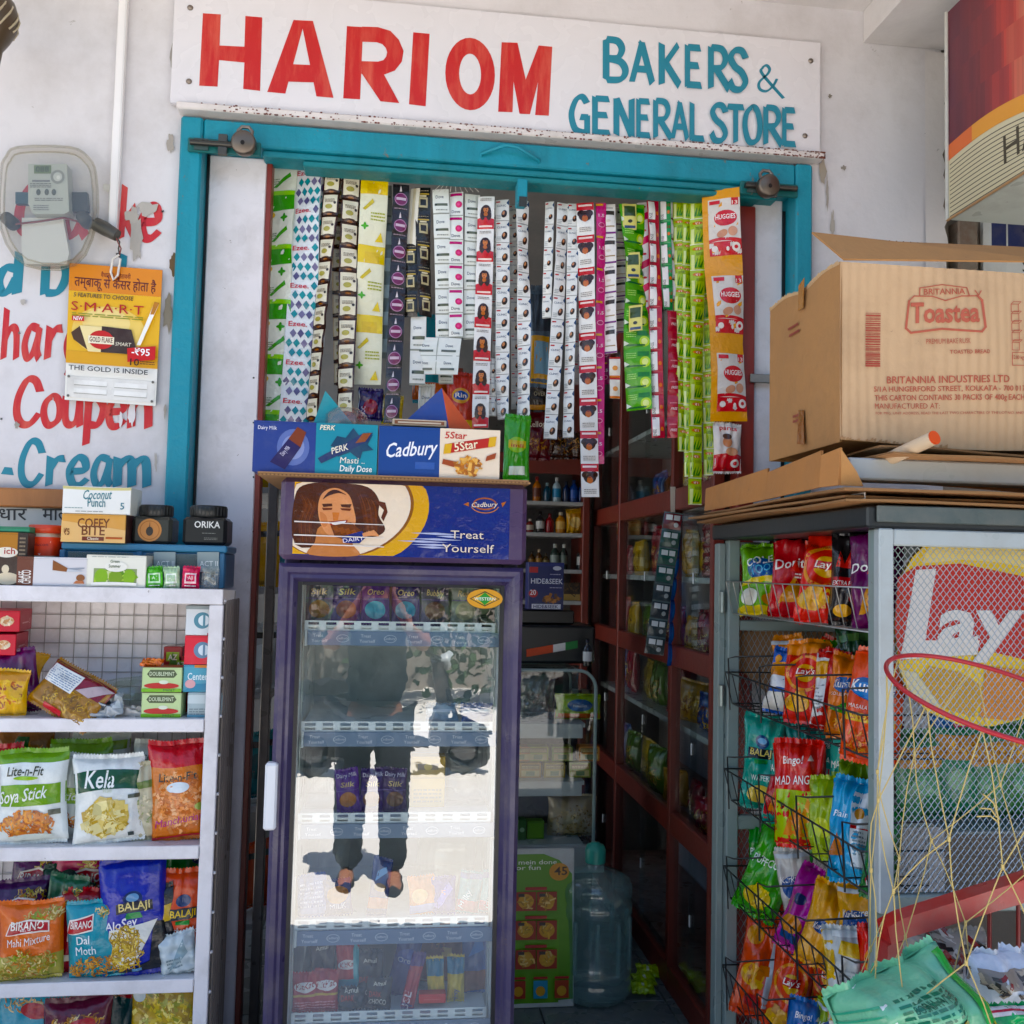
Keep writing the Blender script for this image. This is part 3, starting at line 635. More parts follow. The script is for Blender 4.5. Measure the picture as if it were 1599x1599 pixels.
# ================================================================ left side: things on the wall
mb = MB(); a = at(188, -20, Y=-.01); e = at(178, 372, Y=-.01)
x_ = (at(190, 0, Y=-.01).x+at(180, 370, Y=-.01).x)/2
mb.box((x_-.013, -.022, e.z), (x_+.013, -.001, 3.30), '#eeeae8', .003); mb.box((x_+.008, -.024, e.z+.001), (x_+.0125, -.0225, 3.30), '#dcd8d6'); mb.build('cable_conduit', 'plastic', None, 'white plastic cable conduit running down the wall beside the electricity meter', 'conduit')
mt = empty('electricity_meter', at(75, 415, Y=-.02), 'electricity meter under a clear plastic cover on the painted wall', 'meter')
S = lambda x, y, k=0: at(x, y, Y=-.03-k*.001)
def slab(pts, y0, y1, col, nm, m, par):
    b = MB(); q = [at(x, y, Y=y0) for x, y in pts][::-1]; b.prism(q, (0, y1-y0, 0), col); return b.build(nm, m, par)
OUT = [(28, 230), (108, 230), (138, 246), (150, 275), (150, 350), (118, 414), (40, 414), (2, 358), (2, 268), (10, 244)]
OUT = smooth_pts(OUT+[OUT[0]], 3)[:-1]
slab([(44, 256), (104, 256), (108, 330), (100, 334), (52, 334), (44, 318)], -.06, -.013, '#b9beb6', 'meter_body', 'plastic', mt)
b = MB(); S = lambda x, y, k=0: at(x, y, Y=-.061-k*.0006)
poly(b, S, [(53, 271), (80, 271), (80, 258), (53, 258)], '#6d7d52'); poly(b, S, [(50, 284), (78, 284), (78, 281), (50, 281)], '#75777a')
ell(b, S, 90, 276, 11, 11, '#8f928c', 1); ell(b, S, 90, 276, 7, 7, '#c9ccc6', 2); ell(b, S, 91, 277, 3, 3, '#e2e4e0', 3)
for q in (60, 73, 84): ell(b, S, q, 300, 3.5, 5, '#55594f', 1)
txt(b, lambda x, y, k=0: S(x, -y, k), '088', 66, -268, 8, '#2f3a22', 2, w=20); lines(b, S, 47, 80, 286, 294, 3, '#6a6c6a', 1); lines(b, S, 54, 98, 309, 315, 2, '#7a7c7a', 1); lines(b, S, 52, 76, 320, 330, 3, '#85888a', 1)
b.build('meter_face', 'plastic', mt)
slab([(34, 340), (98, 340), (108, 395), (104, 412), (38, 412), (34, 395)], -.035, -.013, '#dcdcd8', 'terminal_cover', 'plastic', mt)
slab([(24, 300), (46, 300), (46, 318), (24, 318)], -.03, -.013, '#3b5560', 'terminal_block', 'plastic', mt); slab([(112, 300), (136, 300), (138, 330), (112, 330)], -.03, -.013, '#40403a', 'terminal_block', 'plastic', mt)
for q in ((21, 350), (137, 348)):
    b = MB(); p = at(*q, Y=-.013); b.lathe([(.0001, .05), (.018, .05), (.02, .0)], p, '#38362f', 14, (0, -1, 0)); b.build('cable_gland', 'plastic', mt)
b = MB(); b.tube([at(24, 350, Y=-.04), at(60, 346, Y=-.045), at(100, 340, Y=-.05), at(137, 350, Y=-.04)], .003, '#7c2f2a', 6); b.build('wire', 'plastic', mt)
def bev(k, Y): cx, cy = 76, 322; return [at(cx+(x-cx)*k, cy+(y-cy)*k, Y=Y) for x, y in OUT]
b = MB(); q = [bev(1, -.014), bev(.985, -.085), bev(.9, -.105)]; n = len(OUT)
b.add(q[0]+q[1]+q[2], [(j*n+i, j*n+(i+1) % n, (j+1)*n+(i+1) % n, (j+1)*n+i) for j in range(2) for i in range(n)]+[tuple(range(2*n, 3*n))], '#c9c4b8')
b.build('clear_cover', 'acrylic', mt)
b = MB(); r0 = bev(.905, -.106); b.tube(r0+[r0[0]], .0025, '#8d8676', 6); r0 = bev(1.0, -.02); b.tube(r0+[r0[0]], .004, '#6f6756', 6); b.build('cover_rim', 'acrylic', mt)
b = MB(); b.tube([at(150, 350, Y=-.04), at(164, 357, Y=-.045), at(183, 368, Y=-.05)], [.020, .021, .017], '#47453f', 14); b.build('cable_sleeve', 'plastic', mt)
for i, cc in enumerate(('#7a2a28', '#2a2522')):
    b = MB(); b.tube([at(180, 366, Y=-.05), at(184+i*3, 378, Y=-.04), at(189-i*4, 388, Y=-.03), at(186+i, 402, Y=-.022)], .0022, cc, 6); b.build('loose_wire', 'plastic', mt)
b = MB(); p = at(186, 400, Y=-.012); b.lathe([(.0001, .02), (.004, .02), (.004, 0)], p, '#77706a', 8, (0, -1, 0)); b.build('nail', 'metal', mt)
# tin poster
po = empty('tin_poster', at(172, 632, Y=-.02), 'yellow and white tin poster hanging from a nail under the meter', 'poster')
TLp, TRp, BRp, BLp = [at(*q, Y=-.02) for q in ((109, 411), (254, 422), (243, 634), (101, 624))]
PW, PH = (TRp-TLp).length, (TLp-BLp).length
def PS(x, y, k=0):
    u, v = x/PW+.5, y/PH; return (BLp*(1-u)+BRp*u)*(1-v)+(TLp*(1-u)+TRp*u)*v+Vector((0, -.0006*k-.0005, 0))
b = MB(); b.grid(lambda u, v: PS(u, v, 0), lin(-PW/2, PW/2, 6), lin(0, PH, 8), '#eeebe4'); b.grid(lambda u, v: PS(-u, v, 0)+Vector((0, .004, 0)), lin(-PW/2, PW/2, 2), lin(0, PH, 2), '#8c8a86')
deco(b, PS, PW, PH, [('r', -.5, .27, .5, .8, '#e8b850'), ('r', -.5, .8, .5, 1, '#dd8a34'), ('e', -.05, .52, .40, .28, '#efd184'), ('e', -.08, .58, .26, .16, '#f2dc9e'), ('r', -.5, .27, .5, .36, '#dca540')])
txt(b, PS, 'तम्बाकू से कैंसर होता है', 0, .835*PH, .105*PW, '#5a1418', 3, w=.88*PW, bold=.012, rot=-.01); txt(b, PS, 'वैधानिक   चेतावनी', 0, .915*PH, .05*PW, '#7a2418', 3, w=.32*PW, bold=.012)
deco(b, PS, PW, PH, [('e', 0, .1, .01, .01, '#eeebe4')]*7+[('t', '5 FEATURES TO CHOOSE', -.12, .755, .046, '#4a3422', .64, .1), ('t', 'S·M·A·R·T', -.07, .655, .10, '#b3232b', .78), ('l', -.45, .615, .32, .645, 2, '#8a8f3c'),
 ('p', [(-.45, .49), (-.36, .54), (-.27, .53), (-.24, .36), (-.42, .44)], '#4a3424'), ('p', [(-.36, .545), (-.10, .545), (-.10, .36), (-.26, .36)], '#f0dfae'), ('p', [(-.12, .55), (.2, .54), (.27, .39), (.2, .36), (-.12, .36)], '#352019'), ('e', -.12, .45, .135, .105, '#c22a24'), ('r', -.26, .42, .02, .475, '#f3ead2'), ('t', 'GOLD FLAKE', -.12, .432, .055, '#5a1d16', .25), ('t', 'SMART', .12, .415, .04, '#efe6d2', .17, .15),
 ('p', [(.27, .43), (.31, .43), (.49, .74), (.44, .75)], '#f6f4ee'), ('p', [(.40, .66), (.44, .66), (.495, .75), (.44, .755)], '#b9824a'), ('r', -.44, .575, -.31, .61, '#c8201f'), ('t', 'NEW', -.375, .58, .04, '#ffffff', .1, .1),
 ('p', [(.18, .30), (.48, .33), (.48, .43), (.17, .40)], '#c81e20'), ('t', '-₹95', .32, .355, .075, '#ffffff', .2), ('t', '10', .26, .278, .075, '#35150f', .1), ('l', .32, .29, .48, .32, 2, '#6a3a1c'), ('t', 'THE GOLD IS INSIDE', -.02, .215, .052, '#26221f', .86)])
b.build('printed_sheet', 'print', po)
b = MB(); b.grid(lambda u, v: PS(u, v, 3+2*(abs(u) < PW*.44)), lin(-PW*.48, PW*.48, 12), [.02*PH, .03*PH, .165*PH, .175*PH], '#e9e6e0', False)
for cx in (-.22, .22):
    for cy in (.055, .115): b.grid(lambda u, v: PS(u, v, 8), lin((cx-.18)*PW, (cx+.18)*PW, 3), [cy*PH, (cy+.035)*PH], '#f3f1ec'); rect(b, PS, (cx-.18)*PW, cy*PH-.002, (cx+.18)*PW, cy*PH, '#a9a6a0', 7)
for x, y in ((-.46, .03), (.46, .03), (-.46, .17), (.46, .17)): ell(b, PS, x*PW, y*PH, .004, .004, '#5d5a55', 7, 8, 1)
b.build('embossed_panel', 'enamel', po)
b = MB(); b.tube([at(186, 398, Y=-.035), at(176, 404, Y=-.034), at(173, 425, Y=-.032), at(177, 437, Y=-.03), at(184, 430, Y=-.03), at(188, 404, Y=-.03)], .0035, '#e3ddd4', 6); b.build('ribbon', 'cloth', po)
# small board with wooden top edge
bd = empty('notice_board', at(40, 830, Y=-.03), 'grey lettered board with a varnished wooden top rail behind the sweet boxes', 'board')
a, e = at(-60, 790, Y=-.02), at(118, 870, Y=-.02); b = MB(); b.box((a.x, -.03, e.z), (e.x, -.004, a.z), '#aeb0ac', .002)
S = lambda x, y, k=0: at(x, y, Y=-.031-k*.0005)
b.build('board', 'enamel', bd); b = MB(); a2 = at(-60, 760, Y=-.02); b.box((a.x, -.045, a.z+.001), (e.x, -.004, a2.z), '#b3743c', .004); b.build('top_rail', 'wood', bd)
for wd, q in (('धार', 20), ('माल', 88)): b = MB(); txt(b, lambda x, y, k=0: at(x, -y, Y=-.0305-k*.0005), wd, q, -812, 19, '#26282a', 1, w=44, bold=.01); b.build('lettering', 'ink', bd)
# hanging ornament at the upper left edge
b = MB(); o = at(-14, 60, Y=-.2)
b.lathe([(.0001, .135), (.03, .13), (.055, .105), (.066, .07), (.062, .03), (.045, -.005), (.03, -.03), (.024, -.08), (.02, -.14), (.012, -.16), (.0001, -.162)], o, '#4a3a26', 24)
for i in range(16):
    a0 = i*.39+rnd.uniform(-.1, .1); b.tube([o+Vector((math.cos(a0+t*.9)*(.067-.5*abs(t-.35)**2*.16), math.sin(a0+t*.9)*(.067-.5*abs(t-.35)**2*.16), .02+.1*t)) for t in (0, .2, .4, .6, .8)], .003, '#b9a98a', 5)
b.tube([o+Vector((0, 0, .13)), o+Vector((0, 0, .5))], .002, '#3a3128', 5)
b.build('hanging_ornament', 'plastic', None, 'dark brown carved ornament with pale streaks hanging at the top corner', 'ornament')
# ================================================================ left shelf unit
Z1, Z2, Z3, Z4, Z5 = 1.43, 1.094, .772, .438, .10
XR = -.432
su = empty('shelf_rack', (-.95, -.17, 0), 'white metal shelf rack with wire mesh back full of snack packets', 'shelf')
WS = '#e9e4e6'
for i, z in enumerate((Z1, Z2, Z3, Z4, Z5)):
    b = MB(); b.box((-1.6, -.298, z-.006), (XR-.036, -.052, z-.0005), '#dcd8d8'); b.box((-1.6, -.303, z-.034 if i else z-.040), (XR-.0365 if i else XR-.001, -.2985, z), WS, .002); b.build('shelf', 'enamel', su)
b = MB(); b.box((XR-.036, -.300, 0), (XR, -.285, Z1-.041), WS, .002); b.build('post', 'enamel', su)
b = MB(); b.box((XR-.006, -.2845, 0), (XR-.001, -.05, Z1-.041), '#958a81')
for i in range(7): b.box((XR-.0009, -.27+i*.032, 0), (XR+.006, -.258+i*.032, Z1-.03), jit('#93877d', .14), .002)
b.build('side_panel', 'enamel', su)
for i in range(12):
    b = MB(); p = (XR+.001, -.2925, .3+i*.1); b.lathe([(.0001, .006), (.004, .005), (.005, 0)], p, '#dedada', 8, (1, 0, 0)); b.build('rivet', 'enamel', su)
b = MB(); b.box((-1.6, -.05, 0), (XR-.008, -.046, Z1-.008), '#efebee'); b.build('back_sheet', 'enamel', su)
b = MB()
for i in range(24): b.tube([(-1.35+i*.0395, -.055, .1), (-1.35+i*.0395, -.055, Z1-.01)], .0012, '#a39d98', 5, False)
for i in range(33): b.tube([(-1.36, -.058, .12+i*.0395), (XR-.04, -.058, .12+i*.0395)], .0012, '#a39d98', 5, False)
b.build('wire_mesh', 'plastic', su)
# ---- on top of the rack
YF = -.285
b_ = empty('clear_front_bin', pl(222, -.22, Z1), 'blue plastic bin with clear lidded compartments under the black jars', 'bin')
p0, p1 = pl(95, -.22, Z1), pl(350, -.22, Z1); h = 68*mpp(p0)
b = MB(); b.box((p0.x, -.215, Z1), (p1.x, -.06, Z1+h-.02), '#2f6d92', .004); b.box((p0.x-.004, -.222, Z1+h-.0195), (p1.x+.004, -.058, Z1+h), '#357ba0', .004)
for q in (95, 215, 345): x = pl(q, -.22, Z1).x; b.box((x-.006, -.226, Z1), (x+.008, -.2155, Z1+h-.02), '#2b6488', .002)
b.build('bin_body', 'plastic', b_)
b = MB()
for q0, q1 in ((104, 206), (226, 336)):
    x0, x1 = pl(q0, -.22, Z1).x, pl(q1, -.22, Z1).x; b.box((x0, -.2235, Z1+.008), (x1, -.2205, Z1+h-.024), '#bccacd', .001)
b.build('clear_window', 'acrylic', b_)
S = lambda x, y, k=0: at(x, -y, Y=-.225-k*.0005)
for q in (258, 326): b = MB(); poly(b, S, [(q-18, -893), (q+16, -893), (q+16, -862), (q-18, -862)], '#8c9a9c', 1); txt(b, S, 'ACT II', q, -884, 8, '#e8ecec', 2, w=28); b.build('printed_insert', 'print', b_)
zt = Z1+h+.0005
boxp('sweet_box', 97, 193, zt, 44, -.24, .11, '#d8a66c', [('p', [(-.5, 0), (.5, .0), (.5, .45), (-.5, .75)], '#e4bd8a'), ('t', 'COFFY', 0, .52, .15, '#6d3a22', .5), ('t', 'BITE', 0, .26, .15, '#6d3a22', .36), ('r', -.17, .06, .17, .2, '#6b2f22'), ('t', 'Classic', 0, .09, .045, '#f0e3cc', .18), ('t', '₹5', -.41, .25, .1, '#6d3a22', .09), ('r', .2, .13, .46, .2, '#b05a33')], 'tan toffee box with brown lettering on the blue bin', scol='#3f1f1c', group='sweet boxes on the blue bin')
z2 = zt+44*mpp(pl(145, -.24, zt))+.0005
boxp('sweet_box', 99, 201, z2, 43, -.235, .11, '#ecebe6', [('w', -.5, .9, .5, 1, '#d9cf9a', -.03), ('t', 'Coconut', 0, .55, .14, '#4d7f88', .42, .2, .04), ('t', 'Punch', 0, .27, .13, '#4d7f88', .26), ('t', '5', .38, .2, .1, '#3e7484'), ('l', -.46, .2, -.2, .26, 1, '#8aa0a0'), ('l', -.3, .08, .1, .14, 1, '#9a9a94')], 'white toffee box with teal lettering on top of the tan toffee box', scol='#dcded4', group='sweet boxes on the blue bin')
def sqjar(px0, px1, hpx, lab, lr, items, tint):
    p = pl((px0+px1)/2, -.15, zt); s = mpp(p); w_ = (px1-px0)*s; hh = hpx*s; t = empty('black_jar', p, lab, 'jar', 'black jars on the blue bin')
    b = MB(); hw = w_/2; b.box((p.x-hw, p.y-hw*.9, p.z), (p.x+hw, p.y+hw*.9, p.z+hh*.70), tint, .009); b.build('jar_body', 'plastic', t)
    b = MB(); b.lathe([(.0001, hh*.705), (hw*.80, hh*.705), (hw*.84, hh*.72), (hw*.84, hh*.97), (hw*.8, hh), (.0001, hh)], p, '#1c1e1d', 28)
    for i in range(28):
        a = i/28*2*math.pi; b.box((p.x+math.cos(a)*hw*.84-.001, p.y+math.sin(a)*hw*.84-.001, p.z+hh*.74), (p.x+math.cos(a)*hw*.84+.001, p.y+math.sin(a)*hw*.84+.001, p.z+hh*.95), '#262827')
    b.build('lid', 'plastic', t)
    b = MB(); S = lambda x, y, k=0: Vector((p.x+x, p.y-hw*.9-.0006*k, p.z+y)); deco(b, S, w_, hh*.7, items); b.build('label', 'print', t)
sqjar(213, 272, 61, 'black square jar with a round tan emblem', 0, [('e', -.05, .5, .30, .30, '#c08c62'), ('o', -.05, .5, .25, .25, .02, '#a06e48'), ('e', -.05, .46, .09, .12, '#2c2620'), ('p', [(-.065, .5), (-.035, .5), (-.05, .85)], '#2c2620')], '#33352f')
sqjar(291, 357, 62, 'black square jar with thin white lettering beside the teal door post', 0, [('t', 'ORIKA', .06, .62, .15, '#e4e4e0', .58), ('l', -.05, .42, .25, .46, 1, '#8c8c88'), ('l', 0, .2, .3, .3, 2, '#74746f')], '#191b1b')
boxp('snack_box', 28, 134, Z1, 45, YF, .05, '#d9d6d8', [('r', -.5, 0, -.27, 1, '#6e4438'), ('t', 'CHOCO', -.30, .3, .13, '#f4efe8', .2, 0, 1.57), ('t', 'BLAST', -.40, .3, .07, '#f4efe8', .16, 0, 1.57), ('p', [(.0, .55), (.2, .5), (.22, .62), (.0, .9)], '#8a5a3c'), ('p', [(.2, .5), (.45, .62), (.45, .66), (.21, .62)], '#9aa0aa'), ('p', [(.2, .5), (.4, .5), (.44, .54), (.21, .6)], '#c5c9d0'), ('e', .40, .3, .06, .05, '#8a5a3c'), ('p', [(.3, .1), (.46, .1), (.44, .2), (.34, .2)], '#b9795a')], 'flat white and brown biscuit box lying along the shelf edge', cat='snack box')
boxp('sweet_box', 135, 225, Z1, 50, YF, .09, '#ece9dc', [('r', -.37, .08, .35, .58, '#8d9c70'), ('b', 0, .33, .34, .12, ['#7fa83c', '#a8c45c', '#5d8a2e', '#cfd8a8'], 26, .12, 1.3), ('e', -.24, .33, .11, .13, '#86b040'), ('e', 0, .3, .11, .13, '#7a9c38'), ('e', .23, .33, .1, .13, '#86b040'), ('e', 0, .64, .19, .09, '#efece2'), ('t', 'Green', -.02, .76, .05, '#5c6a4c', .15), ('t', 'Summer', -.02, .61, .055, '#5c6a4c', .2), ('w', -.4, .02, .36, .12, '#f2f0ea', .04), ('l', -.4, .93, .2, .96, 1, '#9a9a90')], 'cream sweet box with a window onto green jellies', scol='#d5d2c4', tcol='#e3e0d4')
for px0, px1, hp, cc, cl, lab in ((228, 254, 32, '#5fae4a', '#d9f0d0', 'small bright green sachet box beside the jelly box'), (256, 280, 32, '#b9cfb0', '#eef4ea', 'small pale green sachet box between the green and the pink one'), (284, 310, 33, '#d2566c', '#f4d5da', 'small pink sachet box on the rack top'), (313, 340, 32, '#b5b3a8', '#e5e3dc', 'small crumpled clear sachet box at the rack corner')):
    bagp((px0+px1)/2, Z1, px1-px0, hp, YF+.01, cc, [('r', -.34, .2, .34, .72, cl), ('r', -.26, .3, .26, .64, cc), ('t', 'All', 0, .4, .2, cl, .3), ('l', -.3, .06, .3, .16, 1, '#ffffff')], lab, name='mint_sachet', cat='sachet', group='small sachets on the rack top', T=.02, m='film' if 'clear' in lab else 'foil')
jr = empty('red_lid_jar', pl(68, -.17, Z1), 'round jar with orange red lid and label behind the biscuit box', 'jar'); p = pl(68, -.17, Z1); s = mpp(p)
b = MB(); b.lathe([(.0001, 0), (23*s, 0), (25*s, 4*s), (25*s, 70*s), (21*s, 80*s)], p, '#cfc2ae', 24); b.build('jar_body', 'plastic', jr)
b = MB(); b.lathe([(25.3*s, 45*s), (25.3*s, 74*s), (.0001, 74*s)][:2], p, '#e0401f', 24); S = lambda x, y, k=0: p+Vector((25.4*s*math.sin(x/(25.4*s)), -25.4*s*math.cos(x/(25.4*s))-.0005*k, y)); poly(b, S, [(-16*s, 67*s), (16*s, 67*s), (0, 46*s)][::-1], '#ece4dc', 1); txt(b, S, 'Glucon', 0, 60*s, 5*s, '#7d2a3c', 2, w=24*s); b.build('label', 'print', jr)
b = MB(); b.lathe([(22*s, 80*s), (25*s, 80*s), (25*s, 92*s), (23*s, 93*s), (.0001, 93*s)], p, '#d9441f', 24); b.build('lid', 'plastic', jr)
boxp('snack_box', -30, 38, Z1, 82, -.26, .1, '#3a2a22', [('r', -.5, .55, .28, 1, '#b07a3c'), ('r', .3, 0, .5, 1, '#2a1d18'), ('e', .05, .62, .25, .12, '#e8e0d2'), ('t', 'ich', .12, .59, .14, '#a82c2c', .24), ('e', .1, .12, .26, .14, '#e0d2b8'), ('e', .05, .3, .08, .1, '#e0d2b8'), ('l', .33, .05, .47, .95, 12, '#8a7a68')], 'dark brown biscuit box with a milk splash at the left end of the rack top', cat='snack box')
boxp('snack_box', -34, 44, Z1+82*mpp(pl(0, -.26, Z1))+.001, 9, -.25, .1, '#2f7a5c', [('r', -.5, .2, .5, .5, '#3c8f6c')], 'thin teal green box lying on the dark brown biscuit box', cat='snack box')
# ---- second shelf
for i, (lab, x1) in enumerate((('lower red sweet carton in the stack on the upper shelf', 30), ('upper red sweet carton in the stack on the upper shelf', 36))):
    boxp('sweet_carton', -60, x1-10, Z2+.15+i*.062, 33, -.22, .14, '#d3505c', [('e', .28, .5, .12, .09, '#e9c8a8'), ('b', .28, .5, .1, .07, ['#d9a57c', '#f0e0c8'], 18, .06, 1.3)], lab, scol='#b73846', side=[('l', -.3, .35, .2, .5, 1, '#e8b8b8'), ('t', 'S', .3, .3, .1, '#e8b8b8')], group='red sweet cartons', yaw=R(8))
bagp(8, Z2+.07, 95, 62, -.2, '#e0a52c', [('r', -.5, .0, .5, .35, '#c98a1e'), ('o', .1, .3, .06, .06, .02, '#b8301e')], 'yellow snack pouch lying under the red sweet cartons', lean=R(35), tilt=R(-8))
bagp(2, Z2, 70, 70, -.26, '#e3b23c', [('b', .1, .5, .3, .3, ['#c96a2c', '#f0d070', '#9a4a1e'], 40, .12), ('r', -.5, .8, .5, 1, '#cf8f24')], 'yellow snack pouch with brown picture standing at the shelf corner')
bagp(34, Z2, 62, 96, -.2, '#5d2450', [('r', -.5, .1, .5, .4, '#7a2f6c'), ('t', 'Anmol', 0, .2, .15, '#d9b8cc', .6), ('b', 0, .6, .4, .3, ['#7a2f3c', '#c0a04c', '#4a1c3c'], 40, .1)], 'dark purple snack pouch leaning behind the pouch with the printed table', tilt=R(10))
bagp(88, Z2, 112, 78, -.275, '#9a7443', [('r', -.5, .62, .5, 1, '#7c1f2c'), ('b', .1, .3, .42, .2, ['#a8813f', '#7a5a2c', '#c9a865', '#8d6a34'], 170, .07, 5), ('r', -.46, .5, .05, .92, '#e6e6e2'), ('l', -.43, .53, .02, .9, 8, '#8a98a8'), ('p', [(.08, .62), (.32, .95), (.5, .95), (.3, .6)], '#b9a8aa'), ('r', -.2, .0, .1, .12, '#c0242c')], 'maroon noodle pouch with white printed table lying tilted', tilt=R(-28), lean=R(20), T=.055)
bagp(186, Z2, 84, 60, -.17, '#8fb552', [('r', -.5, .1, .5, .3, '#55a51e'), ('r', -.5, .55, .5, .75, '#a9c672')], 'clear bright green pouch lying behind the silver pouch', m='film', lean=R(40), tilt=R(14))
bagp(166, Z2, 50, 34, -.28, '#b4b8bb', [('p', [(-.3, .2), (.1, .9), (.2, .4)], '#3c4247'), ('p', [(.2, .2), (.4, .8), (.45, .3)], '#dfe3e6')], 'small crumpled silver pouch on the upper shelf', tilt=R(12), wr=4, lean=R(30), T=.03)
bagp(205, Z2, 40, 20, -.26, '#c9c2ba', [('r', -.4, .3, .4, .6, '#a8a098')], 'small flat beige wrapper beside the mint gum boxes', lean=R(60))
for i, lab in enumerate(('lower mint gum box with green and red print', 'upper mint gum box with green and red print')):
    boxp('gum_box', 221+i, 281+i, Z2+i*.0655, 38, -.275, .06, '#c5d8a4', [('p', [(-.38, .72), (-.3, .58), (.3, .58), (.38, .72), (.3, .9), (-.3, .9)], '#4d5a3c'), ('t', 'DOUBLEMINT', 0, .66, .1, '#e4eed0', .62), ('e', 0, .25, .44, .08, '#c03a3c'), ('e', .05, .4, .12, .05, '#e2e8d4'), ('r', -.5, 0, .5, .14, '#7fb548'), ('t', 'MINT', .2, .03, .06, '#2d5a34', .3)], lab, group='mint gum boxes', tcol='#b4543c')
boxp('gum_box', 293, 346, Z2, 38, -.27, .08, '#a8b8bc', [('r', -.5, .55, .0, .9, '#c8d2d4'), ('r', .05, .3, .5, .9, '#8ea0a6'), ('l', -.45, .1, .3, .4, 3, '#7b8a90'), ('r', -.5, 0, .5, .1, '#6fa0b0')], 'clear tray of silver gum at the foot of the gum box stack', cat='gum box', group='gum boxes stacked by the rack post')
zz = Z2+38*mpp(pl(300, -.27, Z2))+.001
for px0, hp, cc, it, lab in ((286, 42, '#62a3b8', [('t', 'Centerfruit', .05, .45, .19, '#e6f2f4', .86), ('p', [(-.5, .0), (.5, .1), (.5, .35), (-.2, .3)], '#3f88a8'), ('e', -.3, .3, .14, .12, '#e3b0b4'), ('r', -.2, .9, .5, 1, '#d98d55')], 'aqua fruit gum box in the stack by the rack post'),
 (288, 45, '#e2616a', [('e', -.02, .5, .23, .23, '#6d8ca4'), ('e', .02, .5, .15, .15, '#dce8ee'), ('r', .0, .3, .06, .68, '#6d8ca4'), ('t', 'rbit', .38, .38, .26, '#f4f0ee', .44), ('r', .2, .1, .5, .17, '#c03a48')], 'pink gum box with blue ring emblem in the stack by the rack post'),
 (290, 46, '#dfe2e4', [('e', -.05, .5, .23, .23, '#5d8c9c'), ('e', -.01, .5, .15, .15, '#e6eef0'), ('r', -.03, .3, .03, .68, '#5d8c9c'), ('t', 'rbit', .34, .38, .26, '#54748a', .44), ('r', .1, 0, .5, .08, '#b02c48'), ('r', -.5, .88, .5, 1, '#9aa4a8')], 'white gum box with blue ring emblem at the top of its stack')):
    boxp('gum_box', px0, px0+56, zz, hp, -.268, .09, cc, it, lab, tcol='#3a3436' if 'white' in lab else None, group='gum boxes stacked by the rack post'); zz += hp*mpp(pl(300, -.268, zz))+.001
for px, zb, hp, lab, cc in ((266, .155, 40, 'red and green tea tin standing behind the mint gum boxes', '#8f2328'), (279, .135, 36, 'smaller red and green packet leaning on the pink gum box', '#a02a2a')):
    boxp('tea_packet', px-14, px+14, Z2, zb*1000/1.85+hp-22, -.19, .04, cc, [('r', -.35, .78, .35, .92, '#8fa848'), ('p', [(-.2, .72), (.3, .72), (.0, .92)], '#4c6a2c'), ('t', 'AZ', 0, .80, .3, '#e6dcc8', .5)], lab, cat='packet')
bagp(236, Z2+.131, 34, 16, -.25, '#e2702c', [('r', -.4, .2, .4, .5, '#f08a3c')], 'small orange wrapper lying on the mint gum boxes', lean=R(60), tilt=R(6), T=.015)
# ---- third shelf
FOOD1 = ['#c9742c', '#e0984a', '#a9541e', '#d9863a']
SOY = [('r', -.5, .42, .5, .66, '#76a32e'), ('t', 'Lite-n-Fit', -.08, .76, .13, '#3a3f34', .52, .15), ('e', -.06, .73, .18, .03, '#9bbf4c'), ('t', 'Soya Stick', -.1, .48, .17, '#f2f4ea', .72, .25, .1), ('b', -.05, .2, .36, .2, FOOD1, 150, .11, 3.2), ('r', .28, .3, .44, .36, '#55584c'), ('e', 0, .06, .33, .05, '#d7dcd4')]
bagp(126, Z3, 92, 142, -.18, '#dfe4e0', SOY, 'white and green soya stick packet behind the fried ring packet with a green band', bands=((.86, 1.1, '#6f9e2c'),))
bagp(160, Z3, 84, 148, -.12, '#d5dad4', [('r', -.5, .82, .5, .92, '#88a84c'), ('r', -.5, .42, .5, .6, '#86ac3c')], 'pale packet with green stripe at the back of the third shelf')
bagp(232, Z3, 76, 140, -.2, '#c9cdc4', [('t', 'Lite-n-Fit', -.05, .82, .15, '#55604a', .6, .1), ('e', 0, .8, .2, .04, '#8fb552'), ('b', 0, .35, .35, .3, ['#cfc5ac', '#a89f84', '#e0dac6'], 60, .1, 2)], 'pale banana chip packet half hidden behind the white one with dark green arch')
bagp(-12, Z3, 60, 140, -.2, '#c9502c', [('b', 0, .4, .4, .5, FOOD1, 90, .1)], 'orange fried snack packet cut by the edge of the third shelf', bands=((.8, 1.1, '#b8242c'),))
bagp(38, Z3+.09, 84, 100, -.1, '#8a5a24', [('b', 0, .5, .46, .4, ['#b57a34', '#7a4a1c', '#c98f48'], 120, .08), ('p', [(-.4, .2), (.1, .2), (.1, .9), (-.1, .9)], '#2c5a2c')], 'brown fried snack pouch at the back top of the third shelf', m='foil')
bagp(52, Z3, 102, 142, -.262, '#e3e7e4', SOY, 'white and green soya stick packet at the front of the third shelf', bands=((.9, 1.1, '#6f9e2c'),), tilt=R(3))
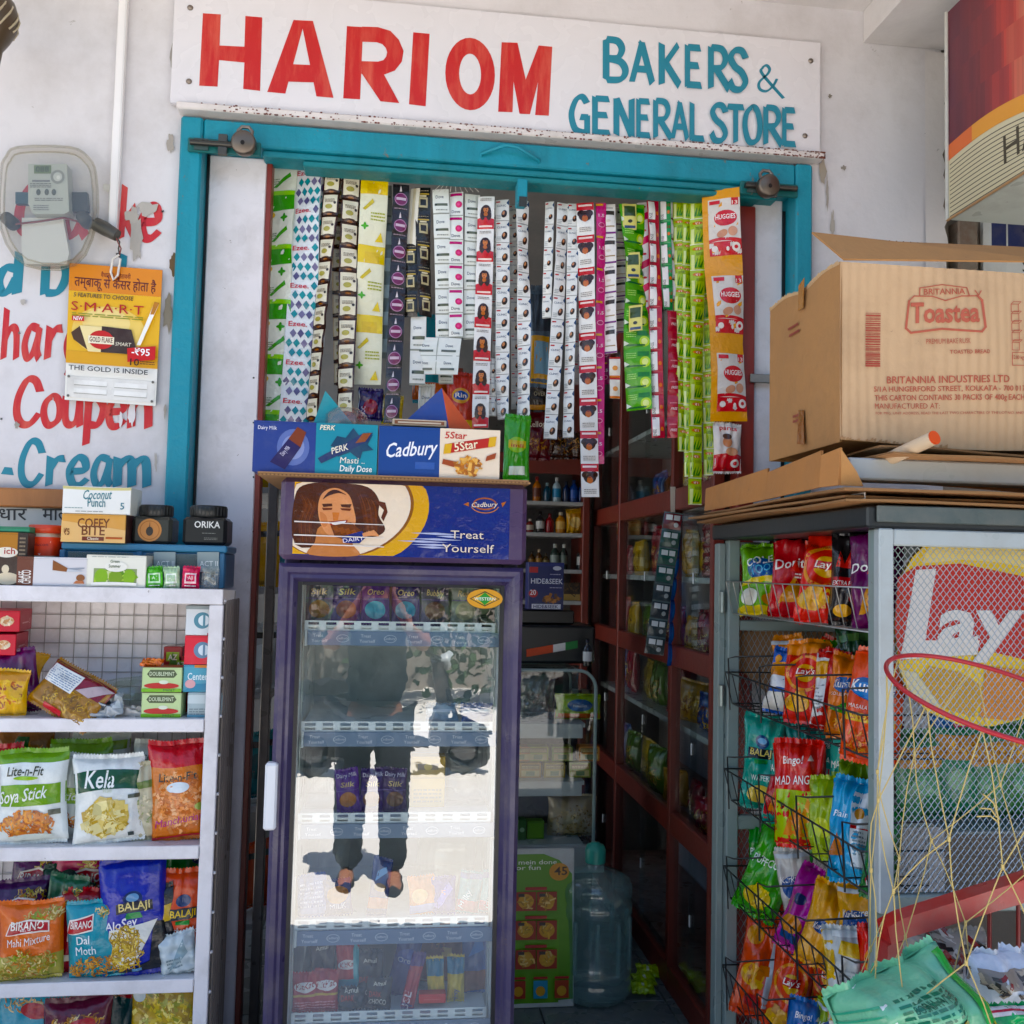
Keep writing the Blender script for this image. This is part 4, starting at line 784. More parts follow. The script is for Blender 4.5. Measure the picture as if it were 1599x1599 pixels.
bagp(172, Z3, 104, 132, -.265, '#e6e8e4', [('w', -.5, .58, .5, .82, '#1e4a34', .06), ('t', 'Kela', -.14, .66, .24, '#f4f4ee', .42, .2), ('t', 'Wafer', -.02, .6, .06, '#d8dcc8', .14), ('e', -.04, .29, .33, .26, '#c9b070'), ('b', -.04, .29, .30, .24, ['#dcc88c', '#c2a862', '#e8dcaa', '#b89a54'], 90, .12, 1.2), ('r', .27, .5, .44, .55, '#55584c'), ('r', .26, .03, .34, .08, '#3c4440')], 'white banana chip packet with a dark green arch at the front of the third shelf', tilt=R(4))
bagp(282, Z3, 84, 150, -.25, '#d08a64', [('b', 0, .38, .42, .55, ['#e0a07a', '#c87a52', '#eab892', '#b86840'], 190, .13, 2.2), ('t', 'Lite-n-Fit', 0, .62, .14, '#3c4038', .66, .1), ('e', 0, .55, .2, .1, '#dfe6ea'), ('t', 'Manchurian', 0, .16, .13, '#b8327c', .84, .25, .1), ('r', -.5, 0, .5, .03, '#b83038'), ('e', .4, .33, .12, .07, '#9fb06a')], 'clear packet of fried rings with a red top on the third shelf', bands=((.76, 1.1, '#c2222c'),), tilt=R(5), pinch=.02)
# ---- fourth shelf
NAM = ['#c9b078', '#a98c4c', '#8f9a4c', '#e0cf9c', '#b8743c']
def birano(main, title, arc='#b81e2c'): return [('b', .2, .86, .3, .1, NAM, 50, .08), ('p', [(-.38, .62), (-.3, .78), (.0, .84), (.3, .8), (.3, .64), (.0, .66)], '#f0e6dc'), ('p', [(-.36, .63), (-.29, .77), (.0, .82), (.28, .78), (.28, .66), (.0, .68)], arc), ('t', 'BIRANO', -.04, .70, .13, '#f6efe6', .5, .1), ('t', title, -.02, .5, .12, '#f6efe6', .66, .1, .1), ('b', 0, .2, .46, .26, NAM, 180, .08)]
bagp(44, Z4, 92, 172, -.15, '#4c2450', birano('', 'Chana'), 'purple savoury mix packet at the back left of the fourth shelf', bands=((0, .35, '#8a6c3c'),))
bagp(138, Z4, 104, 172, -.14, '#b81e54', birano('', 'Moong'), 'crimson pink savoury mix packet at the back of the fourth shelf', tilt=R(3))
bagp(118, Z4, 92, 146, -.175, '#1f4034', birano('', 'Chivda'), 'dark green savoury mix packet between the pink and red ones', tilt=R(4))
bagp(20, Z4, 80, 132, -.2, '#3f1f4c', birano('', 'Chana'), 'dark purple savoury mix packet behind the orange one', tilt=R(-3))
bagp(178, Z4, 70, 165, -.13, '#2c7a44', [('r', -.5, .6, .5, .7, '#205a34')], 'green packet top peeping out behind the blue potato stick packet')
bagp(290, Z4, 90, 172, -.13, '#2f8a3c', [('e', .1, .86, .14, .1, '#1f3f6c'), ('t', 'BALAJI', .1, .84, .07, '#e8e4dc', .2)], 'green packet at the back right of the fourth shelf')
bagp(122, Z4, 74, 122, -.235, '#b81f2a', [('e', .1, .55, .36, .22, '#c92a30'), ('t', 'kuchi', .05, .38, .2, '#f4ece4', .62), ('r', -.3, .12, .3, .2, '#e9d8c2'), ('b', -.1, .85, .36, .08, NAM, 50, .08)], 'bright red savoury packet behind the teal one')
bagp(286, Z4, 76, 148, -.23, '#d84a1e', [('e', 0, .72, .15, .12, '#243f6c'), ('r', -.34, .52, .3, .64, '#20242c'), ('t', 'BALAJI', 0, .55, .13, '#e9c85c', .5), ('r', -.14, .46, .14, .51, '#2f8a3c'), ('t', 'Ratha Mix', -.02, .37, .11, '#f4ece0', .6, .1), ('b', 0, .16, .36, .2, ['#c07a3c', '#a85a24', '#e0b070'], 90, .1)], 'orange savoury packet with dark emblem at the right of the fourth shelf')
bagp(283, Z4, 56, 62, -.265, '#c3cdd0', [('p', [(-.3, .1), (.2, .9), (.3, .5)], '#8ea0a6'), ('l', -.3, .2, .1, .5, 3, '#7c8c92')], 'crumpled white packet in the right corner of the fourth shelf', tilt=R(12), wr=2.5)
bagp(214, Z4, 98, 176, -.262, '#4a4fa0', [('e', .0, .67, .15, .11, '#1f2f5c'), ('e', 0, .68, .1, .06, '#7fa0c0'), ('r', -.26, .55, .3, .64, '#1c1e26'), ('t', 'BALAJI', .02, .57, .12, '#ecd9a0', .48), ('p', [(-.1, .545), (.1, .545), (.14, .50), (-.14, .50)], '#2f8a4c'), ('t', 'AloSev', -.2, .43, .12, '#ece8f0', .5, .15, .1), ('p', [(-.5, 0), (.5, 0), (.5, .42), (.3, .45), (.2, .1), (-.1, .04)], '#15171b'), ('p', [(-.46, .06), (-.02, .1), (.36, .46), (-.38, .42)], '#e4e2da'), ('b', -.16, .24, .26, .3, ['#c9a95c', '#b08c40', '#e0c87e', '#94742f'], 200, .16, 8), ('r', -.06, .02, .08, .05, '#7fa0c0')], 'blue and black potato stick packet leaning in the middle of the fourth shelf', tilt=R(5), lean=R(4))
bagp(152, Z4, 82, 116, -.275, '#2390a0', [('p', [(-.5, .62), (-.42, .82), (.02, .88), (.02, .66)], '#f0e6dc'), ('p', [(-.48, .63), (-.40, .80), (.0, .86), (.0, .68)], '#b81e2c'), ('t', 'BIRANO', -.2, .71, .12, '#f6efe6', .4, .1), ('t', 'Dal', -.16, .49, .15, '#eaf4f4', .24), ('t', 'Moth', -.12, .34, .15, '#eaf4f4', .38), ('b', .22, .9, .2, .08, NAM, 30, .08), ('b', 0, .14, .46, .2, ['#c98f48', '#a86c2c', '#e0b878', '#b87a38'], 160, .08)], 'teal savoury packet standing in front of the red one', tilt=R(6))
bagp(48, Z4, 94, 118, -.275, '#e06a1e', [('b', .3, .88, .18, .1, NAM, 40, .08)]+birano('', 'Mahi Mixture', '#b01c28'), 'orange savoury mix packet at the front of the fourth shelf', bands=((0, .32, '#a8a060'),), tilt=R(2))
# ---- fifth shelf, only tops in view
for px, w_, hp, Y, cc, lab in ((30, 110, 178, -.2, '#3a9ab0', 'sky blue packet top at the left of the lowest shelf'), (118, 100, 168, -.25, '#5c1f34', 'maroon packet top in the middle of the lowest shelf'), (88, 110, 186, -.13, '#2f8aa0', 'teal packet top at the back of the lowest shelf'), (184, 80, 186, -.16, '#244a4c', 'dark teal packet top next to the golden pouch of the lowest shelf')):
    bagp(px, Z5, w_, hp, Y, cc, [('b', 0, .82, .4, .12, ['#c98f48', '#8f5a2c', '#e0c89c'], 60, .08), ('e', .1, .8, .2, .1, '#b02a34')], lab, tilt=R(rnd.uniform(-4, 4)))
bagp(256, Z5, 106, 190, -.24, '#b8983c', [('b', 0, .75, .44, .3, ['#cdb45c', '#9a7c2c', '#e0d08c', '#8a8a3c'], 150, .1, 2), ('e', -.36, .88, .1, .1, '#c9d2d4'), ('e', .2, .55, .22, .16, '#c22c3c')], 'golden lentil pouch at the right of the lowest shelf', bands=((.97, 1.1, '#d9dde0'),), pinch=.01)
# more packets wedged in between
bagp(96, Z3, 60, 128, -.225, '#d9ddd6', [('r', -.5, .42, .5, .62, '#86ac3c'), ('t', 'Stick', .1, .46, .2, '#f2f4ea', .6, .2), ('b', 0, .2, .36, .2, FOOD1, 60, .12)], 'pale soya packet wedged between the two front packets of the third shelf', tilt=R(-5))
bagp(232, Z3, 50, 118, -.245, '#b9b39c', [('b', 0, .4, .4, .4, ['#cfc5ac', '#a89f84', '#8f9a6c'], 50, .12, 2), ('r', -.3, .7, .3, .8, '#6a7a4c')], 'dull beige packet wedged beside the fried rings on the third shelf', tilt=R(8))
bagp(86, Z4, 60, 140, -.215, '#2f5a44', birano('', 'Sev'), 'bottle green packet wedged behind the orange one on the fourth shelf', tilt=R(-7))
bagp(252, Z4, 54, 128, -.245, '#1c1e24', [('r', -.5, .6, .5, .8, '#c9a43c'), ('t', 'Sev', 0, .64, .16, '#1c1e24', .5), ('b', 0, .3, .4, .3, NAM, 70, .1)], 'black and gold packet wedged right of the blue potato stick packet', tilt=R(7))
bagp(118, Z2, 46, 52, -.16, '#8a2f3c', [('r', -.4, .5, .4, .8, '#d9b08c')], 'small wine red packet behind the tilted noodle pouch', tilt=R(14))
# ================================================================ strips of sachets hanging behind the lintel
G_ = 'sachet strips hanging in the doorway'
b = MB(); a, e = at(412, 236, Y=.105), at(1190, 296, Y=.105); N = 30
b.tube([a+(e-a)*i/N+Vector((0, 0, -.018*math.sin(math.pi*i/N))) for i in range(N+1)], .0025, '#b9b2a2', 6); b.build('hanging_wire', 'metal', None, 'thin wire under the lintel from which the sachet strips hang', 'wire')
b = MB(); o = at(708, 268, Y=.07)
for i in range(9): b.tube([o+Vector((0, 0, .002*i)), at(676+i*9, 300, Y=.09)], .0009, '#c9c6bc', 4, False)
b.lathe([(.0001, .03), (.006, .03), (.008, 0), (.0001, -.004)], o, '#b8b8b2', 8); b.build('string_bunch', 'plastic', None, 'fan of thin strings tied to a hook under the lintel', 'string')
ALOE = lambda i: [('r', -.5, 0, .5, .3, '#3f9a2e'), ('w', -.5, .26, .5, .34, '#8fce4c', .02), ('p', [(-.2, .42), (-.08, .42), (.34, .62), (.3, .70)], '#4f9a3c'), ('e', .2, .86, .13, .05, '#3f9a2e'), ('e', .2, .86, .05, .13, '#3f9a2e'), ('l', -.45, .48, .0, .6, 3, '#8a9a84'), ('e', -.25, .92, .13, .1, '#d9b23c')]
DIA = ['#2f8a92', '#5d5a7c', '#2f8a92', '#77728f', '#3f7f8c']
def ezee(i):
    L = []
    for r_ in range(4):
        for q in range(4):
            x, y = -.36+q*.25+(.12 if r_ % 2 else 0), .13+r_*.25
            if r_ == 2 and q < 3: continue
            x0, x1 = max(-.5, x-.115), min(.5, x+.115)
            L.append(('p', [(x, y-.115), (x1, y), (x, y+.115), (x0, y)], DIA[(q*3+r_+i) % 5]))
    return L+[('t', 'Ezee.', -.1, .56, .16, '#c22a44', .62)]
BRN = [('r', -.42, .1, .42, .88, '#e3ddca'), ('r', -.5, 0, .5, .08, '#20130f'), ('r', -.5, .92, .5, 1, '#20130f'), ('e', 0, .02, .4, .16, '#3a1d12'), ('e', 0, .02, .16, .06, '#8a5a34'), ('e', -.05, .36, .22, .14, '#a9a264'), ('l', -.3, .56, .3, .72, 3, '#4a3a2c'), ('e', .3, .52, .08, .08, '#38302c')]
YEL = [('r', -.5, .74, .5, 1, '#e6c93c'), ('e', .05, .85, .2, .12, '#c9a428'), ('r', -.25, .74, .3, .9, '#ddbb3a'), ('p', [(-.4, .52), (-.3, .5), (.02, .62), (-.05, .67)], '#c9b43c'), ('e', -.3, .27, .14, .05, '#5aa83c'), ('e', -.3, .27, .05, .14, '#5aa83c'), ('l', -.1, .36, .42, .5, 3, '#a8ac5c'), ('p', [(.1, .06), (.4, .06), (.3, .2)], '#e3c84a')]
BLK = [('e', 0, .42, .40, .40, '#6d2a52'), ('o', 0, .42, .40, .40, .05, '#a67f9c'), ('r', -.3, .38, .3, .48, '#c9b4c4'), ('p', [(-.1, .7), (.05, .72), (-.02, .95)], '#d9cfd2'), ('l', -.4, .05, .4, .14, 1, '#8a7a84')]
GLD = [('r', -.28, .2, .3, .6, '#b8ae90'), ('r', -.18, .28, .2, .52, '#1d1a18'), ('r', -.4, .7, .4, .76, '#b09a60'), ('r', -.22, .62, .22, .68, '#d9cfb4'), ('l', -.4, .84, .4, .92, 1, '#8a8270')]
DOV = [('t', 'Dove', -.05, .62, .2, '#5a6270', .5), ('r', -.36, .32, .42, .42, '#5d6357'), ('r', -.5, 0, .5, .05, '#8f938c'), ('e', -.3, .36, .08, .06, '#2d3330'), ('l', -.3, .14, .4, .24, 1, '#9a9e98')]
DOP = [('r', -.44, .82, .44, .94, '#b8507c'), ('e', .22, .46, .24, .24, '#d1306c'), ('e', .2, .46, .1, .1, '#e77aa0'), ('t', 'Dove', 0, .12, .2, '#5a6270', .6), ('r', -.5, 0, .5, .04, '#9aa09a')]
REDF = [('r', -.5, 0, .5, .26, '#c11f2b'), ('r', -.4, .05, .4, .1, '#f1dcd8'), ('w', -.5, .2, .5, .3, '#c11f2b', .04), ('f', .0, .56, .62, '#35190f'), ('l', -.35, .86, .35, .95, 2, '#7a7270')]
REDI = [('r', -.5, .76, .5, 1, '#c11f2b'), ('r', -.4, .88, .4, .94, '#f1dcd8'), ('e', 0, .58, .36, .32, '#331811'), ('e', -.22, .66, .24, .2, '#331811'), ('e', .22, .66, .24, .2, '#331811'), ('e', 0, .5, .17, .2, '#b9785c'), ('e', 0, .58, .08, .03, '#7d2a2a'), ('l', -.35, .1, .35, .26, 3, '#8a8482')]
CLI = [('t', 'CLINIC', -.05, .66, .15, '#4a566c', .7), ('p', [(.32, .82), (.5, .98), (.5, .72)], '#2f466c'), ('e', .14, .32, .2, .3, '#2a1712', -.35), ('e', .10, .36, .09, .15, '#b98a70', -.3), ('r', -.45, .86, -.15, .92, '#b83a3c'), ('l', -.45, .1, -.1, .3, 3, '#9aa0a4'), ('r', -.5, 0, .5, .025, '#8d8f90')]
PNK = [('o', .0, .3, .34, .24, .06, '#e9a8c4'), ('t', '1.5', 0, .55, .3, '#f3d6e2', .6), ('r', -.5, .9, .2, .97, '#d9a03c'), ('e', .0, .3, .2, .14, '#a8245c')]
PUR = [('r', -.4, .62, .4, .76, '#3a332f'), ('r', -.4, .22, .4, .26, '#a08a6c'), ('e', -.1, .42, .2, .1, '#d3cbbf'), ('r', -.5, 0, .5, .06, '#6a2d74'), ('l', -.3, .84, .3, .92, 1, '#8a8288')]
ORG = [('r', -.5, 0, .5, .1, '#d8741f'), ('e', 0, .45, .25, .22, '#e0a87c'), ('r', -.5, .9, .5, 1, '#b8261f')]
LIM = lambda i: [('e', .28, .3, .2, .2, '#bfdc5c'), ('e', .28, .3, .12, .12, '#e6f0a8'), ('r', -.42, .08, .3, .16, '#2a6a3c'), ('r', .0, .58, .44, .8, '#2d7a2c'), ('l', -.42, .5, -.05, .8, 3, '#b8e08c'), ('p', [(-.5, .1), (-.5, .34), (-.3, .2)], '#e6eee0')]
INT = lambda main: [('r', -.5, 0, .5, .06, main), ('r', -.44, .1, .1, .94, '#ece8e6'), ('t', 'INTENSE', -.16, .12, .24, '#2c2c30', .9, 0, 1.57), ('e', .3, .4, .13, .16, '#d97a4c'), ('t', '13', .28, .66, .24, '#b8243c', .3)]
RDP = [('t', 'FREE', .1, .3, .24, '#f0d8d8', .6, .2), ('l', -.3, .6, .4, .72, 1, '#e09a9c')]
ALO = [('e', .02, .84, .36, .12, '#d9782a'), ('t', '₹1', .02, .79, .15, '#f4ead8', .3), ('p', [(-.25, .1), (-.05, .1), (.02, .5)], '#3a7f2a'), ('p', [(-.02, .1), (.14, .1), (.24, .55)], '#4a952f'), ('p', [(.1, .1), (.3, .1), (.42, .42)], '#33751f'), ('r', -.42, .0, -.2, .6, '#dfe6a8'), ('l', -.1, .58, .42, .7, 3, '#5c7a2c'), ('r', -.5, 0, .5, .03, '#e2e8c8')]
strip(441, 244, 424, 672, 54, 5, .135, '#e4e8dc', ALOE, 'leftmost strip with white and bright green leaf packs', m='foil')
strip(503, 262, 488, 540, 34, 5, .128, '#dfe3e6', ezee, 'shorter diamond patterned strip behind the brown and cream one')
strip(484, 250, 458, 664, 46, 7, .118, '#e1e5e8', ezee, 'teal and purple diamond patterned detergent strip')
strip(521, 266, 487, 655, 27, 11, .095, '#3a2018', BRN, 'cream sachets with dark brown edges hanging at a slant')
strip(549, 272, 543, 648, 29, 10, .10, '#3a2018', BRN, 'cream sachets with dark brown edges hanging straight')
strip(588, 277, 573, 600, 42, 3, .11, '#e9e6cf', YEL, 'broad pale yellow packs with lemon yellow tops')
strip(606, 350, 600, 560, 22, 5, .15, '#5d6a6c', [('r', -.4, .2, .4, .7, '#8a989a')], 'narrow grey strip almost hidden behind the black and purple one')
strip(625, 289, 609, 660, 25, 9, .09, '#1d1519', BLK, 'black sachets with a purple disc')
strip(646, 293, 641, 386, 15, 1, .10, '#e3ddd0', [('r', -.2, .0, .1, 1, '#c9bfa8')], 'narrow cream paper strip between the black strips', bulge=.001)
strip(663, 292, 665, 494, 24, 5, .10, '#1a1614', GLD, 'longer column of black and gold sachets')
strip(643, 380, 643, 494, 22, 3, .098, '#1a1614', GLD, 'shorter column of black and gold sachets')
strip(686, 297, 692, 530, 25, 6, .105, '#e6e8e4', DOV, 'white soap shampoo sachets right beside the black and gold column')
strip(715, 300, 712, 528, 22, 6, .10, '#e4e6e4', DOP, 'white sachets with a pink flower')
strip(738, 303, 733, 530, 24, 6, .106, '#e2e4e0', DOV, 'white sachets between the pink flower strip and the red one with faces')
strip(652, 495, 651, 602, 24, 2, .112, '#e6e6e2', DOV, 'white double sachet hanging low beneath the black and gold column')
strip(688, 528, 684, 585, 72, 1, .092, '#e4e6e2', [('r', -.5, .49, .5, .51, '#a8aca6'), ('r', -.01, 0, .01, 1, '#a8aca6'), ('t', 'Dove', -.26, .74, .06, '#5a6270', .16), ('t', 'Dove', .26, .74, .06, '#5a6270', .16), ('t', 'Dove', -.26, .26, .06, '#5a6270', .16), ('t', 'Dove', .26, .26, .06, '#5a6270', .16), ('r', -.4, .6, -.08, .66, '#59605a'), ('r', .1, .6, .42, .66, '#59605a'), ('r', -.4, .1, -.08, .16, '#59605a'), ('r', .1, .1, .42, .16, '#59605a')], 'sheet of four white sachets hanging crosswise under the pink flower strip')
strip(762, 308, 748, 668, 26, 7, .09, '#e8e6e4', REDF, 'white and red sachets with an upright long haired face')
strip(787, 312, 786, 655, 21, 10, .10, '#e6e6e4', CLI, 'white shampoo sachets next to the upright red faces')
strip(814, 312, 818, 656, 21, 9, .10, '#e8e8e6', CLI, 'white shampoo sachets just left of the doorway gap')
strip(772, 560, 770, 650, 12, 3, .12, '#d9d9d6', CLI, 'short narrow white strip behind the upright red faces')
strip(861, 316, 857, 497, 14, 5, .11, '#e3e3e0', CLI, 'short narrow white strip just right of the doorway gap')
strip(878, 316, 862, 686, 20, 10, .10, '#e6e6e4', CLI, 'white shampoo sachets slanting to the left below the upside down faces')
strip(893, 317, 890, 684, 17, 10, .105, '#e4e4e2', CLI, 'white shampoo sachets directly left of the upside down red faces')
strip(916, 316, 921, 776, 27, 9, .085, '#e8e6e4', REDI, 'long strip of white and red sachets with upside down faces')
strip(935, 318, 937, 724, 16, 8, .10, '#c8407c', PNK, 'pink strip right beside the upside down red faces')
strip(950, 318, 957, 552, 20, 5, .095, '#e9e5e2', PUR, 'white and black sachets joined by purple seams')
strip(961, 558, 962, 622, 17, 2, .10, '#e8e2d8', ORG, 'two white sachets with orange seams hanging low')
strip(984, 320, 996, 640, 41, 10, .10, '#55a82a', LIM, 'broad strip of green lime soap sachets')
for i, (x, y) in enumerate(((981, 330), (987, 408), (990, 490))):
    strip(x, y-13, x+1, y+27, 22, 1, .078, '#d9d08c', [('r', -.4, .5, .4, .9, '#3a4a2c'), ('e', 0, .3, .16, .12, '#2c2a20'), ('r', -.4, .04, .4, .14, '#3c4a6c'), ('p', [(-.1, 0), (.1, 0), (0, -.0)], '#b83a2c')], ('top', 'middle', 'bottom')[i]+' small pale yellow and black sachet pinned on the green lime strip', group='pale sachets pinned on the lime strip', name='sachet', cat='sachet')
strip(1003, 316, 1010, 500, 16, 5, .11, '#e3dcdc', [('p', [(-.5, .1), (.5, .3), (.5, .6), (-.5, .4)], '#d1305c'), ('e', .1, .8, .2, .12, '#c22a30')], 'narrow white strip with pink slashes beside the lime strip')
strip(1017, 314, 1030, 684, 20, 11, .095, '#b81f38', INT('#b81f38'), 'crimson and white sachets with upright lettering')
strip(1038, 312, 1044, 484, 17, 5, .10, '#2f8a4c', INT('#2f8a4c'), 'green and white sachets with upright lettering')
strip(1046, 486, 1049, 684, 16, 6, .10, '#b01f34', RDP, 'plain crimson sachets hanging below the green lettered ones')
strip(1049, 310, 1052, 470, 9, 5, .11, '#d9d6d6', INT('#8f2a34'), 'thin white strip squeezed beside the light green sachets')
strip(1062, 304, 1065, 705, 18, 11, .10, '#a6bf3c', ALO, 'light green sachets at the left of the green group')
strip(1076, 306, 1076, 744, 16, 12, .095, '#a9c23e', ALO, 'light green sachets second in the green group')
strip(1086, 304, 1087, 788, 22, 12, .08, '#adc640', ALO, 'longest strip of light green sachets reaching lowest of its group')
strip(1102, 420, 1106, 742, 17, 8, .10, '#a4bd3a', ALO, 'light green sachets next to the orange diaper packs')
HUG = [('r', -.34, .12, .5, .86, '#d9d2cb'), ('r', -.34, .12, .5, .3, '#c9202a'), ('w', -.34, .28, .5, .32, '#c9202a', .03), ('e', .12, .6, .3, .22, '#c9202a'), ('t', 'HUGGIES', .12, .585, .13, '#f6f2ee', .52, .0, .0, .0), ('t', 'pants', .12, .51, .08, '#c9202a', .26), ('e', .02, .40, .15, .1, '#c99a84', .4), ('e', .3, .42, .12, .13, '#d3a590'), ('r', .28, .76, .46, .86, '#c9202a'), ('t', '13', .37, .77, .1, '#f0e4dc', .14), ('r', -.3, .79, -.02, .84, '#c9303a'), ('e', -.2, .21, .08, .08, '#ece2dc'), ('e', .14, .2, .04, .06, '#ece2dc'), ('e', .36, .22, .11, .12, '#ece2dc'), ('e', .36, .22, .05, .05, '#c9202a')]
strip(1128, 296, 1137, 658, 58, 3, .0, '#e29a26', HUG, 'chain of three orange and white diaper packs', bulge=.014, cat='diaper pack', name='diaper_strip')
p = at(1135, 736, Y=.01); s = mpp(p)
pouch('diaper_packet', p, 46*s, 72*s, '#dcd4ce', [('r', -.5, 0, .5, .3, '#c9202a'), ('w', -.5, .26, .5, .34, '#c9202a', .04), ('t', 'pants', .0, .88, .16, '#c9202a', .6), ('e', -.05, .62, .17, .18, '#c99378'), ('e', -.05, .74, .17, .1, '#4a3226'), ('e', .1, .42, .24, .14, '#d9a88c'), ('e', .22, .16, .16, .14, '#ece2dc'), ('e', .22, .16, .07, .07, '#c9202a')], 'single red and white diaper pack with a baby picture below the orange chain', cat='diaper pack', T=.03)
# a second, deeper row
for i, (x, y0, y1, w_, n, cc, un, lab) in enumerate(((462, 262, 610, 26, 8, '#d9dcd4', ALOE, 'pale green strip hidden behind the diamond patterned ones'), (534, 280, 600, 24, 9, '#c9b8a0', BRN, 'dim tan strip in the gap between the two brown edged ones'), (568, 285, 560, 22, 8, '#5d4a3a', BRN, 'dark brown strip in the gap before the yellow packs'),
 (606, 290, 350, 16, 2, '#8a8c88', DOV, 'short grey strip in the gap after the yellow packs'), (700, 420, 600, 22, 6, '#c9ccc6', DOV, 'dim white strip behind the pink flower strip'), (774, 320, 560, 18, 8, '#c4c2be', CLI, 'dim white strip in the gap after the upright faces'), (801, 320, 640, 14, 11, '#bdbcb8', CLI, 'narrow dim strip between the two white shampoo strips'),
 (903, 322, 600, 16, 8, '#b9b6b2', CLI, 'dim narrow strip behind the upside down faces'), (944, 322, 600, 14, 8, '#8f3a64', PNK, 'dim pink strip behind the purple seamed one'), (968, 324, 520, 18, 7, '#d9d0c8', PUR, 'dim white strip in the gap before the lime soap'), (1010, 324, 600, 16, 9, '#9a2a3c', INT('#9a2a3c'), 'dim crimson strip behind the pink slashed one'), (1094, 312, 660, 18, 10, '#8fa63a', ALO, 'dim green strip at the back of the green group'))):
    strip(x, y0, x+rnd.uniform(-6, 6), y1, w_, n, .165+.004*(i % 3), cc, un, lab)
# goods hanging behind the strips
for px, py, w_, h_, Y, cc, it, lab, nm in (
 (806, 748, 42, 96, .05, '#3f9a28', [('e', 0, .55, .36, .3, '#8fbf3c'), ('r', -.35, .5, .35, .62, '#c9b43c'), ('t', 'imli', 0, .51, .14, '#b8302c', .5), ('r', -.3, .06, .3, .2, '#e0e6d4')], 'bright green candy bag hanging right of the chocolate cartons', 'candy_bag'),
 (842, 600, 34, 150, .35, '#5d6c7a', [('r', -.5, 0, .5, .5, '#d9a02c'), ('r', -.3, .1, .4, .44, '#8fb0c4'), ('r', -.5, .55, .5, .95, '#38404a')], 'grey, blue and yellow packet hanging behind the doorway gap', 'hanging_packet'),
 (842, 640, 40, 70, .4, '#2c2018', [('t', 'CHARGE', 0, .5, .16, '#c9c0a8', .8), ('t', 'OVER', 0, .3, .16, '#c9c0a8', .5), ('r', -.5, .0, .5, .1, '#c98a2c')], 'dark brown packet with pale lettering behind the doorway gap', 'hanging_packet'),
 (672, 625, 60, 130, .25, '#2f8fa0', [('l', -.4, .3, .3, .8, 6, '#7fc0c8'), ('r', -.5, 0, .5, .2, '#c9622c')], 'teal packet hanging behind the black and purple sachets', 'hanging_packet'),
 (718, 668, 46, 82, .2, '#c9341c', [('e', .0, .6, .32, .26, '#e0a02c'), ('e', 0, .6, .26, .16, '#2c50a0'), ('t', 'Rin', 0, .56, .16, '#f0e8e0', .4), ('r', -.5, .0, .5, .14, '#e0b03c')], 'red and orange detergent pouch standing behind the blue paper pyramid', 'detergent_pouch'),
 (612, 660, 34, 40, .2, '#d0b03c', [('p', [(-.5, 0), (.5, 0), (.0, .7)], '#4a8f3c')], 'small yellow and green pouch behind the blue paper pyramid', 'hanging_packet'),
 (665, 660, 26, 58, .16, '#d9d6ce', DOV, 'small white pouch standing behind the blue paper pyramid', 'hanging_packet'),
 (578, 655, 40, 46, .12, '#2a2350', [('e', .0, .4, .3, .3, '#8a3a44'), ('t', 'CHOC', -.2, .2, .16, '#c9b8c4', .5, 0, 1.57)], 'dark blue chocolate pouch between the teal and blue paper pyramids', 'chocolate_pouch'),
 (838, 715, 44, 80, .5, '#5d1f24', [('t', 'Kellogg', .0, .6, .2, '#e0d0c4', .8), ('b', 0, .3, .4, .3, ['#8a5a34', '#b88a54'], 40, .12)], 'dark red cereal packet hanging inside the doorway gap', 'cereal_packet'),
 (884, 715, 60, 40, .6, '#3a2118', [('b', 0, .5, .45, .2, ['#7a5a3c', '#4a2c1c', '#a8845c'], 60, .1)], 'brown bunch of snack pouches hanging inside below the white sachets', 'snack_pouch')):
    p = at(px, py, Y=Y); s = mpp(p); pouch(nm, p, w_*s, h_*s, cc, it, lab, cat='packet', T=.035)
# ================================================================ glass door fridge
FX0, FX1, FY = -.277, .338, -.45
FP = '#3b3157'
fg = empty('display_fridge', (.03, -.17, 0), 'tall purple glass door fridge full of chocolate in the shop doorway', 'fridge')
b = MB()
b.box((FX0+.008, -.395, .10), (FX0+.05, .12, 1.712), FP, .004); b.box((FX1-.05, -.395, .10), (FX1-.008, .12, 1.712), FP, .004)
b.box((FX0+.0505, .08, .10), (FX1-.0505, .12, 1.712), '#d9e2e2'); b.box((FX0+.0505, -.395, 1.50), (FX1-.0505, .0795, 1.712), FP); b.box((FX0+.0505, -.395, .10), (FX1-.0505, .0795, .15), '#cdd6d6')
b.box((FX0+.01, -.40, .02), (FX1-.01, .1, .0995), '#2a2638', .004)
b.build('cabinet', 'enamel', fg)
b = MB(); b.box((FX0+.0505, -.39, .1505), (FX0+.056, .0795, 1.4995), '#dfe7e7'); b.box((FX1-.056, -.39, .1505), (FX1-.0505, .0795, 1.4995), '#dfe7e7'); b.build('inner_liner', 'enamel', fg)
b = MB(); b.box((FX0, -.47, 1.512), (FX1+.004, -.396, 1.716), '#4a3558', .012); hd = b.build('header_box', 'enamel', fg)
pa, pb, pc, pd = [at(*q, Y=-.4705) for q in ((460, 752), (797, 757), (795, 869), (459, 866))]
HW, HH = (pb.x-pa.x), pa.z-pd.z; o = Vector(((pa.x+pb.x)/2, -.4707, pd.z))
S = flat(o, (1, 0, 0), (0, 0, 1), .00035)
hx = lambda x: (x-628)*HW/336; hy = lambda y: (868-y)*HH/115
